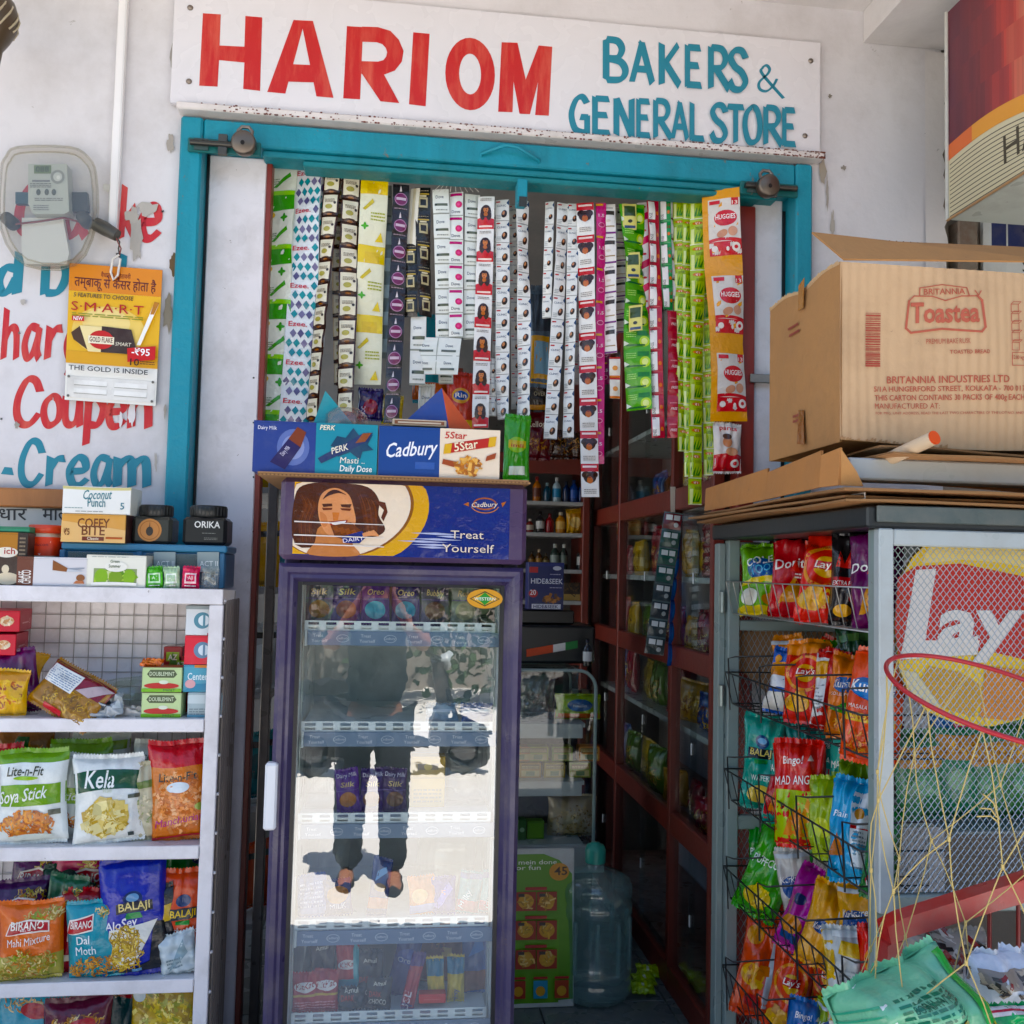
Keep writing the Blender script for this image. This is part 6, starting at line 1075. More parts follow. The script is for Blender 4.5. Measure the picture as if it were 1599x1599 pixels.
# back shelves with bottles
bs = empty('bottle_shelf', (.7, 2.0, 0), 'wall shelf with small bottles at the back of the shop', 'shelf')
bz = [at(870, y, Y=1.86).z for y in (783, 832, 889, 938)]
b = MB(); b.box((.30, 1.86, 0), (.33, 2.19, 2.5), RB, .003); b.build('side_board', 'wood', bs)
b = MB(); b.box((.955, 1.86, 0), (.99, 2.19, 2.5), RB, .003); b.build('side_board', 'wood', bs)
b = MB(); b.box((.33, 2.17, 0), (.955, 2.19, 2.5), '#6d6a68'); b.build('back_board', 'enamel', bs)
b = MB(); b.box((.331, 1.86, bz[0]+.14), (.954, 1.88, bz[0]+.24), RB); b.build('top_rail', 'wood', bs)
for z in bz+[bz[0]+.24]: b = MB(); b.box((.331, 1.862, z-.02), (.954, 2.169, z), '#a8adad', .002); b.build('shelf', 'enamel', bs)
def bottle(px, row, r, h, cc, cap, lab_, col2=None, nm='bottle', Y=1.95):
    p = pl(px, Y, bz[row]+.0005); t = empty(nm, p, lab_, nm.replace('_', ' '), 'bottles on the back shelf')
    b = MB(); b.lathe([(.0001, 0), (r*.95, 0), (r, r*.2), (r, h*.62), (r*.75, h*.72), (r*.35, h*.8), (r*.35, h*.84)], p, cc, 16); b.build('body', 'foil', t)
    b = MB(); b.lathe([(r*.42, h*.845), (r*.42, h), (.0001, h)], p, cap, 14); b.build('cap', 'plastic', t)
    if col2: b = MB(); b.lathe([(r*1.01, h*.2), (r*1.01, h*.55)], p, col2, 16); b.build('label', 'print', t)
for px, row, r, h, cc, cap, l2, lab_ in ((838, 0, .022, .13, '#b8702c', '#a82c24', '#5d2c1c', 'orange bottle with red cap at the left of the top bottle shelf'), (854, 0, .020, .10, '#2c4a5c', '#8fb0b4', None, 'dull teal bottle on the top bottle shelf'), (869, 0, .022, .13, '#b9cdd4', '#e0e4e4', '#4a8ab0', 'white and blue bottle on the top bottle shelf'), (884, 0, .02, .11, '#1d2c4c', '#1a2030', None, 'dark navy bottle on the top bottle shelf'), (896, 0, .024, .12, '#24448c', '#1c2f5c', '#2f5aa8', 'bright blue bottle on the top bottle shelf'), (908, 0, .022, .11, '#223c74', '#1c2848', None, 'deep blue bottle at the right of the top bottle shelf'),
 (827, 1, .02, .07, '#7a2a24', '#d9d2c4', '#c9bfae', 'low red tin at the left of the middle bottle shelf'), (843, 1, .022, .11, '#1c1a1c', '#18181a', '#d5d8d4', 'black bottle with white label on the middle bottle shelf'), (858, 1, .022, .10, '#8f2024', '#7a1a20', None, 'plain red bottle on the middle bottle shelf'), (875, 1, .026, .11, '#c98a34', '#d9cfb4', '#d9b878', 'amber bottle with cream cap on the middle bottle shelf'),
 (830, 2, .018, .09, '#4a3018', '#2c2018', '#8a6a34', 'small brown vial at the left of the lower bottle shelf'), (841, 2, .018, .10, '#5a3a1c', '#c9b08c', '#a8844c', 'small brown vial with cream cap on the lower bottle shelf'), (852, 2, .018, .08, '#4a3a1c', '#3a2c18', '#7a6a3c', 'small olive vial on the lower bottle shelf'), (866, 2, .024, .13, '#3a4a44', '#c9d0cc', '#8a9a94', 'tall grey green bottle on the lower bottle shelf'), (880, 2, .02, .13, '#2c3834', '#d5dad6', '#5d6c66', 'tall dark bottle with pale cap on the lower bottle shelf'), (908, 2, .026, .12, '#2a2c2c', '#1c1c1c', '#b8bcb8', 'dark bottle with grey label at the right of the lower bottle shelf')):
    bottle(px, row, r, h, cc, cap, lab_, l2)
p = pl(897, 1.93, bz[1]+.006); pouch('biscuit_pouch', p, .09, .115, '#c99a34', [('e', 0, .45, .34, .3, '#dcc58c'), ('r', -.3, .7, .3, .85, '#b07a24')], 'yellow biscuit pouch at the right of the middle bottle shelf', T=.04)
p = pl(897, 1.9, bz[3]+.001); carton('brush_box', p, .11, .09, .08, '#3a3026', [('r', -.5, 0, .5, .35, '#a8905c'), ('b', 0, .65, .4, .2, ['#1c1814', '#5d4a34', '#2c2620'], 30, .3, 6)], 'dark box of brushes on the lowest bottle shelf')
# display counter
dc = empty('display_counter', (.45, 1.0, 0), 'glass fronted display counter behind the green noodle poster', 'counter')
DX0, DX1, DY0, DY1 = -.1, .80, .72, 1.35; dz = [at(880, y, Y=DY0).z for y in (1320, 1222, 1132, 1047)]
b = MB(); b.box((DX0, DY0+.02, 0), (DX1-.01, DY1, dz[0]-.012), '#2c2f30', .004); b.box((DX0, DY0+.30, dz[0]+.005), (DX1-.02, DY0+.31, dz[3]-.01), '#23282a'); b.build('base', 'enamel', dc)
b = MB(); b.box((DX0, DY0-.01, dz[0]-.10), (DX1+.03, DY0+.019, dz[0]), '#9aa3a2', .003); b.build('front_kick', 'enamel', dc)
for i, z in enumerate(dz[:3]):
    b = MB(); b.box((DX0, DY0+.005, z-.004 if i == 0 else z-.01), (DX1-.05, DY0+.30, z+.004), '#aab4b2'); b.box((DX0, DY0-.002, z-.05 if i else z-.010), (DX1-.06, DY0+.004, z+.004), '#a9b3b0', .002); b.build('shelf', 'enamel', dc)
b = MB(); cr = .07; pr = [(DX1-.012, DY0, dz[0]+.004)]+[(DX1-.012-cr+cr*math.cos(a), DY0, dz[3]-cr+cr*math.sin(a)) for a in lin(0, math.pi/2, 8)]+[(DX0, DY0, dz[3])]
b.tube(pr, .007, '#8fa5a0', 6); b.tube([(x-.045 if i < 9 else x, y+.28, z) for i, (x, y, z) in enumerate(pr)], .006, '#6f8580', 6); b.build('frame', 'enamel', dc)
b = MB(); b.add([(x, DY0-.008, z) for x, y, z in pr]+[(DX0, DY0-.008, dz[0]+.004)], [tuple(range(len(pr)+1))], '#cfe0da'); b.add([(x, y_, z) for x, _, z in pr for y_ in (DY0-.008, DY0+.3)], [(2*i, 2*i+1, 2*i+3, 2*i+2) for i in range(len(pr)-1)], '#cfe0da'); b.build('glass_front', 'glass', dc)
def inb(px, z, w_, h_, Y, cc, it, lab_, **k):
    p = pl(px, Y, z); s = mpp(p); nm = k.pop('nm', 'snack_packet'); p.z += .006; return pouch(nm, p, w_*s, h_*s/1.08, cc, it, lab_, **k)
inb(838, dz[2]+.005, 56, 66, DY0+.12, '#c9c4c0', [('b', 0, .3, .45, .35, ['#b8483c', '#d98a7c', '#e6d8d0', '#a03a34'], 110, .1, 2)], 'clear bag of pink sweets on the top shelf of the display counter', m='film', T=.06, cat='bag')
inb(902, dz[2]+.005, 74, 38, DY0+.1, '#8aa82c', [('r', -.5, 0, .5, .25, '#c9622c'), ('e', .0, .6, .28, .12, '#2c5a8c'), ('t', 'Noodles', 0, .52, .06, '#d9e0e4', .3)], 'green and yellow noodle pouch on the top shelf of the display counter', T=.07)
p = pl(905, DY0+.2, dz[2]+.006); carton('steel_tin', p, .07, .10, .05, '#8a8674', [('r', -.1, 0, .1, 1, '#3a3a34')], 'dull steel tin standing behind the noodle pouch', cat='tin', m='metal')
k = 0
for row, (zz, xs) in enumerate(((dz[1]+.005, (828, 866, 906)), (dz[1]+.063, (812, 840, 878, 920)))):
    for x in xs:
        p = pl(x, DY0+.06+.02*row, zz); k += 1
        carton('tea_box', p, .082, .056, .06, ['#b8862a', '#b5982c', '#8f9a30', '#c8822c', '#a8a838', '#8fa040', '#d0862c'][k-1], [('r', -.42, .1, .42, .5, '#c9b87c'), ('r', -.2, .15, .2, .45, '#5d7a4a'), ('r', -.42, .6, .42, .9, '#8a6a34'), ('l', -.4, .65, .4, .85, 2, '#d9c890')], ['olive gold', 'sand gold', 'dark gold', 'orange gold', 'pale gold', 'moss gold', 'bright orange gold'][k-1]+' tea box in the %s row on the middle counter shelf' % ('lower' if row == 0 else 'upper'), group='tea boxes on the counter shelf')
inb(892, dz[0]+.005, 78, 62, DY0+.12, '#b3a488', [('b', 0, .35, .46, .35, ['#a8906c', '#c9b48c', '#8a7450'], 140, .05, 1.5)], 'tied clear bag of brown grains on the lowest counter shelf', T=.11, cat='bag', m='foil')
p = pl(836, DY0+.07, dz[0]+.005); carton('green_box', p, .066, .066, .05, '#5f8f2c', [('r', -.4, .1, .4, .9, '#6fa034')], 'small plain green box on the lowest counter shelf')
p = pl(815, DY0+.06, dz[0]+.005); carton('green_box', p, .03, .075, .05, '#3f6a34', [('e', 0, .5, .3, .3, '#a8c4a0')], 'dark green box with pale disc beside the plain green box')
# on the counter
mo = MB(); a, e = pl(800, .95, dz[3]), pl(925, .95, dz[3]); s = mpp(a); mo.box((a.x, .9, dz[3]+.008), (e.x, 1.2, dz[3]+62*s), '#1a1d1f', .01); mo.box((a.x+.03, .94, dz[3]+63*s), (e.x-.08, 1.16, dz[3]+85*s), '#1c1a18', .006); mo.build('printer', 'plastic', None, 'black office printer on the display counter', 'printer')
p = pl(852, .93, dz[3]+85.5*s); carton('cookie_box', p, 56*s, 74*s, .09, '#232a5c', [('r', -.5, .92, .5, 1, '#2a3270'), ('r', -.48, .78, -.24, .9, '#b8262c'), ('t', 'HIDE&SEEK', .02, .55, .14, '#dfe0ea', .9), ('e', -.36, .34, .13, .11, '#b8262c'), ('t', '20', -.37, .31, .14, '#f0e8ea', .17), ('b', .18, .22, .24, .12, ['#8a5a34', '#b07a4c', '#5d3820'], 22, .12, 2), ('r', -.4, .02, .42, .12, '#dcdce4'), ('t', 'HIDE&SEEK', 0, .035, .09, '#232a5c', .7), ('l', .1, .74, .4, .78, 1, '#a8a8c0'), ('l', .1, .46, .44, .5, 1, '#a8a8c0'), ('e', .3, .88, .12, .06, '#c9cad8')], 'navy blue cookie box standing on the black printer', tcol='#b07a4c')
b = MB(); p0, p1 = at(822, 1026, Y=.89), at(902, 1012, Y=.89)
for i, cc in enumerate(('#d9552c', '#d9552c', '#e4e0d8', '#2f7f3c')):
    t0, t1_ = (0, .3, .52, .76)[i], (.3, .52, .76, 1)[i]; A, B = p0.lerp(p1, t0), p0.lerp(p1, t1_); h = Vector((0, .004, .030)); b.add([A, B, B+h, A+h, A+Vector((0, .02, .012)), B+Vector((0, .02, .012))], [(0, 1, 2, 3), (3, 2, 5, 4)], cc)
b.build('paper_flag', 'cloth', None, 'small orange white and green paper flag lying before the printer', 'flag', solid=.001)
bz.append(dz[3]+.008); bottle(917, 4, .018, .105, '#16181a', '#101112', 'black bottle with white label on the counter beside the printer', '#c9ccca', Y=.8)
# noodle poster board
a, e = pl(774, .44, .03), pl(896, .44, .03); PWp, PHp = e.x-a.x, at(880, 1318, Y=.44).z-.03
pb_ = empty('poster_board', ((a.x+e.x)/2, .44, .003), 'green noodle poster board leaning beside the blue water jug', 'poster')
th = R(4); rt = Matrix.Rotation(-th, 3, 'X'); o = Vector(((a.x+e.x)/2, .44, .004))
b = MB(); b.box((-PWp/2, 0, 0), (PWp/2, .018, PHp), '#d9dcd4', .002); b.V = [tuple(o+rt@Vector(v)) for v in b.V]; b.build('board', 'card', pb_)
S = flat(o+rt@Vector((0, -.0006, 0)), rt@Vector((1, 0, 0)), rt@Vector((0, 0, 1)), .0005)
b = MB(); items = [('p', [(-.49, .02), (.49, .05), (.47, .84), (.3, .93), (.1, .97), (-.49, .97)][::1], '#5f9a24'), ('r', -.49, .03, .3, .55, '#6aa82c'), ('t', 'mein done', .02, .905, .055, '#eef2e0', .5), ('t', 'for fun', -.12, .87, .055, '#eef2e0', .36), ('e', .3, .855, .13, .11, '#d9962c'), ('t', '45', .32, .835, .1, '#3a1f14', .17)]
for r_, y in enumerate((.64, .46, .28)):
    items += [('r', -.14, y+.10, .14, y+.12, '#b8262c')]
    for q in (-.13, .14): items += [('r', q-.13, y-.03, q+.13, y+.09, '#a8301f'), ('e', q, y+.03, .1, .09, '#d9a860'), ('b', q, y+.03, .09, .08, ['#e6c98c', '#b8843c', '#d9b060'], 14, .08), ('r', q-.1, y+.06, q-.02, y+.08, '#2c2420')]
for q, cc in ((-.22, '#a8301f'), (.06, '#4a9ab8'), (.33, '#b04028')): items += [('r', q-.09, .07, q+.09, .18, cc), ('e', q, .115, .06, .06, '#d9a860'), ('r', q-.09, .19, q+.09, .205, '#b8262c')]
deco(b, S, PWp, PHp, items); b.build('printed_sheet', 'print', pb_)
# water jug
jg = empty('water_jug', at(926, 1555, Z=0), 'big translucent blue green water jug on the tiled floor', 'water jug'); p = Vector(jg.location)+Vector((0, 0, .003)); r = .133
b = MB(); b.lathe([(.0001, .012), (r*.7, .004), (r*.93, .012), (r, .035), (r, .065), (r*.97, .075), (r*.97, .082), (r, .092), (r*.955, .105), (r*.94, .20), (r*.955, .285), (r, .298), (r, .325), (r*.96, .338), (r, .352), (r, .385), (r*.94, .405), (r*.7, .425), (r*.4, .438), (r*.24, .448), (.031, .455), (.031, .475)], p, '#9cc4c2', 40); b.build('jug_body', 'jug', jg)
b = MB()
for i in range(10): a = i*.628+.2; x, y = math.cos(a)*r*.955, math.sin(a)*r*.955; b.tube([p+Vector((x, y, .11)), p+Vector((x*1.005, y*1.005, .2)), p+Vector((x, y, .285))], .008, '#a9d0cd', 8)
b.build('moulded_rib', 'jug', jg)
b = MB(); b.lathe([(.036, .462), (.037, .505), (.030, .522), (.018, .524), (.016, .53), (.0001, .53)], p, '#2f9a86', 20); b.build('cap', 'plastic', jg)
for i, (px, py, rz, lab_) in enumerate(((1012, 1530, -10, 'lime green noodle packet farthest back on the floor'), (1010, 1545, 8, 'lime green noodle packet in the middle on the floor'), (1006, 1560, -4, 'lime green noodle packet nearest the doorway on the floor'))):
    q = at(px, py, Z=0); q.z = .012+.004*i; pouch('noodle_packet', q, .085, .06, '#8fae24', [('r', -.2, .2, .2, .8, '#b9cf5c'), ('r', -.06, .3, .06, .7, '#dfe6c9')], lab_, group='noodle packets on the floor', lean=R(72), yaw=R(rz), T=.02)
# left inner rack, seen through the gap beside the fridge
lr = empty('inner_rack', (-.55, .8, 0), 'dark inner rack seen through the gap left of the fridge', 'rack')
for x, y in ((-.372, .30), (-.372, 1.25)):
    b = MB(); b.box((x-.03, y-.02, 0), (x, y+.02, 2.2), '#4f4a48', .003); b.build('post', 'enamel', lr)
for z in (.35, .72, 1.08, 1.42, 1.75):
    b = MB(); b.box((-.73, .32, z-.02), (-.373, 1.23, z), '#8a8f92', .002); b.build('shelf', 'enamel', lr)
for z, y, cc, lab_ in ((1.755, .42, '#c9a43c', 'yellow packet on the top board of the inner rack'), (1.425, .42, '#c9982c', 'amber packet on the second board of the inner rack'), (1.425, .62, '#5f8f9c', 'grey blue packet on the second board of the inner rack'), (1.085, .42, '#b9bfc4', 'pale grey packet on the third board of the inner rack'), (.725, .42, '#2f6a74', 'teal packet on the fourth board of the inner rack'), (.355, .45, '#a84a34', 'rust red packet on the lowest board of the inner rack')):
    pouch('snack_packet', Vector((-.43, y, z+.006)), .14, .2, cc, [('e', 0, .5, .3, .3, jit(cc, .5)), ('r', -.4, .8, .4, .9, '#2c2c2c')], lab_, yaw=R(35), T=.05)
# ================================================================ snack rack with mesh door
RX0, RX1, RY0, RY1, RZ = .985, 1.72, -1.05, -.14, 1.60
GR, AL = '#7f8f8c', '#aab2b3'
rk = empty('snack_rack', (1.35, -.6, 0), 'grey metal snack rack with mesh door and wire baskets beside the doorway', 'rack')
def part(nm, m, p, q, col, bev=.003): b = MB(); b.box(p, q, col, bev); return b.build(nm, m, rk)
part('post', 'enamel', (RX0, RY1-.035, 0), (RX0+.035, RY1, RZ), GR); part('post', 'enamel', (RX0, RY0+.016, 0), (RX0+.03, RY0+.046, RZ), GR)
part('post', 'enamel', (RX0-.022, RY1-.012, 0), (RX0-.0005, RY1+.03, RZ-.01), GR); part('post', 'enamel', (RX1-.03, RY0+.016, 0), (RX1, RY0+.046, RZ), GR)
part('top_board', 'plastic', (RX0-.03, RY0-.01, RZ+.001), (RX1+.03, RY1+.03, RZ+.045), '#1d2022', .004)
b = MB(); z_ = at(1415, 785, Y=RY0-.012).z; b.box((RX0-.012, RY0-.018, RZ+.012), (RX1+.03, RY0-.011, RZ+.046), '#4c5654', .002); b.build('top_trim', 'enamel', rk)
b = MB(); S = lambda x, y, k=0: at(x, -y, Y=RY1-.30-k*.0005); p = at(1340, 778, X=RX0-.031); b.box((p.x-.001, p.y-.03, p.z-.010), (p.x+.0005, p.y+.03, p.z+.010), '#e4e4e2')
for i in range(16): b.box((p.x-.0014, p.y-.026+i*.0032, p.z-.002), (p.x-.0005, p.y-.0245+i*.0032+rnd.random()*.001, p.z+.008), '#222222')
b.build('barcode_label', 'print', rk)
def mesh(nm, P, U, V, nu, nv, r, col, par, flatw=True):             # expanded metal: zigzag strands
    b = MB(); P, U, V = Vector(P), Vector(U), Vector(V); n = U.cross(V).normalized()
    for i in range(nu+1):
        for sg in (0, 1):
            pts = []
            for j in range(nv*2+1):
                u = (i+(.5 if j % 2 else sg))/nu
                pts.append(P+U*min(1, u)+V*(j/(2*nv))+n*(.0006*(sg*2-1)))
            b.tube(pts, r, col, 4, False, False)
    return b.build(nm, 'metal', par)
bk = empty('back_panel', (1.3, RY1, 0), None, None); bk.parent = rk; bk.matrix_parent_inverse = Matrix.Translation(-rk.location)
def sub_(nm, m, p, q, col, bev=.003): b = MB(); b.box(p, q, col, bev); o = b.build(nm, m, rk); return o
for z0, z1 in ((RZ-.045, RZ-.005), (1.335, 1.365), (.76, .80), (.05, .09)): part('back_rail', 'enamel', (RX0+.0355, RY1-.03, z0), (RX1, RY1-.005, z1), GR)
bpy.data.objects.remove(bk)
mesh('back_mesh', (RX0+.036, RY1-.012, .09), (.60, 0, 0), (0, 0, RZ-.14), 34, 46, .0011, '#9aa5a3', rk)
b = MB(); q = [(RX0+.05, 1.33), (RX0+.5, 1.34), (RX0+.52, 1.05), (RX0+.3, .98), (RX0+.17, 1.12), (RX0+.05, 1.22)]; b.prism([(x, RY1+.004, z) for x, z in q], (0, .004, 0), '#8f6a44'); b.build('torn_cardboard', 'card', rk)
for q in (940, 1085): p = at(1130, q, Y=RY1+.0); b = MB(); b.tube([(RX0-.012, RY1-.018, p.z-.03), (RX0-.012, RY1-.018, p.z+.03)], .010, '#8a9694', 10); b.build('hinge', 'metal', rk)
# baskets along the open side
BZ = [(1.478, 1.385), (1.215, 1.125), (.938, .848), (.662, .572), (.385, .295)]
for i, (zt_, zb_) in enumerate(BZ):
    cc = '#a9aaa6' if i == 0 else '#16181a'; b = MB(); ya, yb = RY0+.05, RY1-.045; xo, xi, xr = RX0-.012, RX0+.01, RX0+.17; r_ = .0024 if i else .002
    b.tube([(xr, ya, zt_), (xo, ya, zt_), (xo, yb, zt_), (xr, yb, zt_)], r_, cc, 6); b.tube([(xr, ya, zb_), (xi, ya, zb_), (xi, yb, zb_), (xr, yb, zb_)], r_, cc, 6)
    n = 14
    for j in range(n+1):
        y = ya+(yb-ya)*j/n; up_ = zt_+(.055 if (i and j % 4 == 1) else 0)
        b.tube([(xr, y, zb_), (xi, y, zb_), (xo, y, up_ if False else zt_)], r_*.8, cc, 5)
    if i:
        for j in (1, 5, 9, 13):
            y = ya+(yb-ya)*j/n; y2 = ya+(yb-ya)*(j-1)/n; b.tube([(xo-.006, y, zb_-.01), (xo-.012, y, zt_+.045), (xo-.012, y2, zt_+.055), (xr, y2, zt_+.06)], r_, cc, 5)
    for x in (xi+.05, xi+.10): b.tube([(x, ya, zb_), (x, yb, zb_)], r_*.8, cc, 5)
    b.build('wire_basket', 'plastic' if i else 'metal', rk)
# mesh door at the front
zD0 = at(1390, 1425, Y=RY0).z
dr_ = MB(); dr_.box((RX0-.004, RY0-.010, zD0), (RX0+.028, RY0+.015, RZ), AL, .003); dr_.box((RX1-.03, RY0-.010, zD0), (RX1, RY0+.015, RZ), AL, .003); dr_.box((RX0+.0285, RY0-.009, RZ-.035), (RX1-.0305, RY0+.014, RZ-.0005), AL, .003); dr_.box((RX0+.0285, RY0-.009, zD0), (RX1-.0305, RY0+.014, zD0+.035), GR, .003)
door = dr_.build('mesh_door', 'enamel', rk)
mesh('wire_mesh', (RX0+.029, RY0+.002, zD0+.036), (RX1-RX0-.06, 0, 0), (0, 0, RZ-.036-zD0-.036), 48, 40, .0012, '#c9cfd0', door)
lg = MB(); S = lambda x, y, k=0: at(x, -y, Y=RY0+.03-k*.0006)
pc_ = [(1405, 905), (1425, 870), (1450, 845), (1490, 832), (1530, 832), (1570, 843), (1610, 862), (1650, 905), (1668, 960), (1668, 1040), (1640, 1095), (1600, 1122), (1550, 1134), (1500, 1133), (1450, 1112), (1420, 1085), (1404, 1045), (1398, 985)]
def fp(pts, col, k): poly(lg, S, [(x, -y) for x, y in pts][::-1], col, k)
lg.prism([at(x, y, Y=RY0+.036) for x, y in pc_], (0, .008, 0), '#a8842c')
fp(pc_, '#f0cf62', 1); fp([(1452, 846), (1490, 834), (1530, 834), (1570, 845), (1610, 866), (1618, 890), (1560, 878), (1500, 874), (1440, 880)], '#f4e09a', 2)
fp([(1402, 902), (1430, 884), (1500, 880), (1560, 892), (1620, 905), (1660, 925), (1665, 1035), (1600, 1030), (1540, 1016), (1470, 1020), (1404, 1032), (1397, 980)], '#c93a30', 3)
fp([(1430, 890), (1462, 888), (1445, 1000), (1530, 1000), (1526, 1022), (1404, 1030), (1410, 1008)], '#eee9e2', 4)
txt(lg, S, 'ay', 1462, -1006, 76, '#eee9e2', 7, w=132, al='l', bold=.03, shear=.12); txt(lg, S, "'s", 1602, -1000, 80, '#eee9e2', 7, w=50, al='l', bold=.03)
fp([(1450, 1040), (1500, 1050), (1540, 1075), (1520, 1120), (1470, 1105), (1430, 1075)], '#cfa03a', 4); fp([(1404, 1045), (1430, 1050), (1470, 1105), (1430, 1092)], '#e0d6b0', 5); fp([(1540, 1040), (1640, 1050), (1630, 1098), (1580, 1126), (1530, 1120)], '#d98a2c', 5)
lg.build('logo_board', 'print', door)
# goods behind the mesh door
def rb(px, z, Y, w_, h_, cc, it, lab_, **k):
    p = pl(px, Y, z+.006); return pouch('snack_packet', p, w_, h_, cc, it, lab_, **k)
part('inner_shelf', 'enamel', (RX0+.2, RY0+.06, 1.245), (RX1-.04, RY0+.45, 1.255), '#3a3f40'); part('inner_shelf', 'enamel', (RX0+.2, RY0+.06, .965), (RX1-.04, RY0+.45, .975), '#6a7474')
for i, (px, cc, lab_) in enumerate(((1445, '#b83a30', 'red chip packet behind the mesh door nearest its hinge post'), (1485, '#b8443c', 'lighter red chip packet second behind the mesh door'), (1530, '#a83830', 'dark red chip packet third behind the mesh door'), (1580, '#b8403c', 'red chip packet cut by the photo edge behind the mesh door'))):
    rb(px+8, 1.255, RY0+.14, .085, .20, cc, [('r', -.5, 0, .5, .12, '#c9c9c6'), ('p', [(-.1, 0), (.1, 0), (.05, 1), (-.15, 1)], '#c9cdce')], lab_, T=.03, group='red packets behind the mesh door')
for i, (px, cc, hh, lab_) in enumerate(((1440, '#4a7a54', .18, 'green chip packet behind the mesh door nearest its hinge post'), (1490, '#3f7a58', .21, 'deep green chip packet second behind the mesh door'), (1540, '#55805c', .19, 'pale green chip packet third behind the mesh door'), (1595, '#4a7a4c', .2, 'green chip packet cut by the photo edge behind the mesh door'))):
    rb(px, .975, RY0+.16, .12, hh, cc, [('r', -.5, .6, .5, .85, '#b8843c'), ('b', 0, .72, .4, .12, ['#d9a84c', '#8a5a2c'], 20, .14), ('e', 0, .4, .3, .2, '#6a9a74')], lab_, T=.06, group='green packets behind the mesh door', tilt=R(rnd.uniform(-5, 5)))
for px, cc, lab_ in ((1470, '#2f5a9a', 'small blue packet on the upper shelf edge behind the mesh'), (1505, '#b8346c', 'small pink packet on the upper shelf edge behind the mesh')):
    rb(px, 1.18, RY0+.1, .05, .06, cc, [('r', -.3, .3, .3, .7, jit(cc, .4))], lab_, T=.02)
part('floor_board', 'enamel', (RX0+.031, RY0+.05, .08), (RX1-.031, RY1-.05, .10), GR)
# packets in the baskets
LAY = lambda: [('o', .0, .58, .42, .42, .07, '#d98a2c'), ('e', .02, .58, .22, .2, '#d9a83c'), ('r', -.2, .55, .24, .64, '#b81f24'), ('t', "Lay's", .02, .565, .13, '#f4efe8', .4, .2), ('e', -.15, .2, .3, .2, '#d9a03c'), ('b', -.1, .2, .3, .2, ['#e6b85c', '#c98a34'], 10, .2, 1.3), ('t', '30% MORE CHIPS', .0, .8, .06, '#7a2a1c', .7)]
DOR = lambda: [('t', 'Doritos', 0, .55, .2, '#f2f0ec', .86, .1, .1), ('p', [(-.3, .1), (.3, .12), (.0, .45)], '#c98a34'), ('p', [(-.1, .5), (.1, .5), (0, .66)], '#d8342c'), ('l', .0, .42, .4, .5, 2, '#e0d6d0'), ('r', -.5, .94, .5, 1, '#1a1616')]
KUR = lambda: [('e', .0, .66, .42, .2, '#2c5a94'), ('e', .02, .64, .38, .15, '#3f7ab8'), ('t', 'Kurkure', 0, .63, .2, '#f4f2ee', .82, .2, .1), ('t', 'MASALA MUNCH', 0, .46, .07, '#f2e8dc', .7), ('r', -.5, .34, .5, .42, '#d9b04c'), ('t', '20% EXTRA', 0, .36, .1, '#a8281f', .6), ('b', 0, .16, .4, .22, ['#d97a2c', '#e09a4c', '#b8501e'], 50, .12)]
MAD = lambda lo: [('r', -.5, 0, .5, .54, lo), ('t', 'Bingo!', -.1, .80, .14, '#f2ece8', .4, .2, .1), ('t', 'MAD ANGLES', 0, .60, .16, '#f6f2ec', .9, .1, .1), ('p', [(-.3, .1), (.2, .08), (.0, .45)], '#d9822c'), ('p', [(.0, .2), (.35, .25), (.2, .48)], '#e09a44'), ('p', [(.2, .84), (.3, .84), (.25, .9)], '#f0e0d8')]
BAL = lambda: [('e', -.05, .74, .16, .15, '#1f3f6c'), ('e', -.05, .75, .11, .07, '#7fa8c9'), ('r', -.36, .55, .26, .66, '#16191c'), ('t', 'BALAJI', -.05, .58, .14, '#e6d28c', .52), ('r', -.2, .49, .1, .54, '#2f8a44'), ('t', 'WAFERS', 0, .3, .12, '#e4ece4', .5), ('e', 0, .14, .32, .2, '#d9c078')]
PUF = lambda: [('t', 'PUFFCORN', 0, .6, .17, '#e9eee4', .84, .1, .1), ('e', 0, .24, .3, .22, '#d9b83c'), ('b', 0, .24, .26, .2, ['#e6cf6c', '#c9a034'], 16, .14, 1.3), ('p', [(.3, .9), (.5, .8), (.5, 1)], '#c9ccd0')]
BLOB = lambda c1, c2: [('e', 0, .5, .34, .3, c1), ('t', 'Kurkure', 0, .58, .16, '#f2ede6', .7, .2, .1), ('b', 0, .25, .4, .2, [c2, '#d9a04c'], 26, .14), ('r', -.5, .9, .5, .96, '#c9cdd0')]
GB = 'chip packets standing in the wire baskets'
def cbag(px, i, w_, h_, cc, it, lab_, X=1.055, dz_=0, yaw=-38, tilt=0, lean=8, **k):
    tilt += rnd.uniform(-7, 7); yaw += rnd.uniform(-12, 12); lean += rnd.uniform(-4, 10)
    p = at(px, 900, X=X); z = BZ[i][1]+.008+dz_; s = mpp(p); p = Vector((X, p.y, z))
    return pouch('chip_packet', p, 1.12*w_*s, 1.03*h_*s, cc, it, lab_, cat='chip packet', group=GB, yaw=R(yaw), tilt=R(tilt), lean=R(lean), T=.085 if w_ > 50 else .06, wr=4, pinch=rnd.uniform(.02, .14), **k)
cbag(1265, 0, 70, 130, '#2f8a2c', PUF(), 'bright green packet tops behind the red ones in the top basket', X=1.16)
cbag(1330, 0, 70, 128, '#2c7f30', PUF(), 'green packet top behind the black one in the top basket', X=1.16)
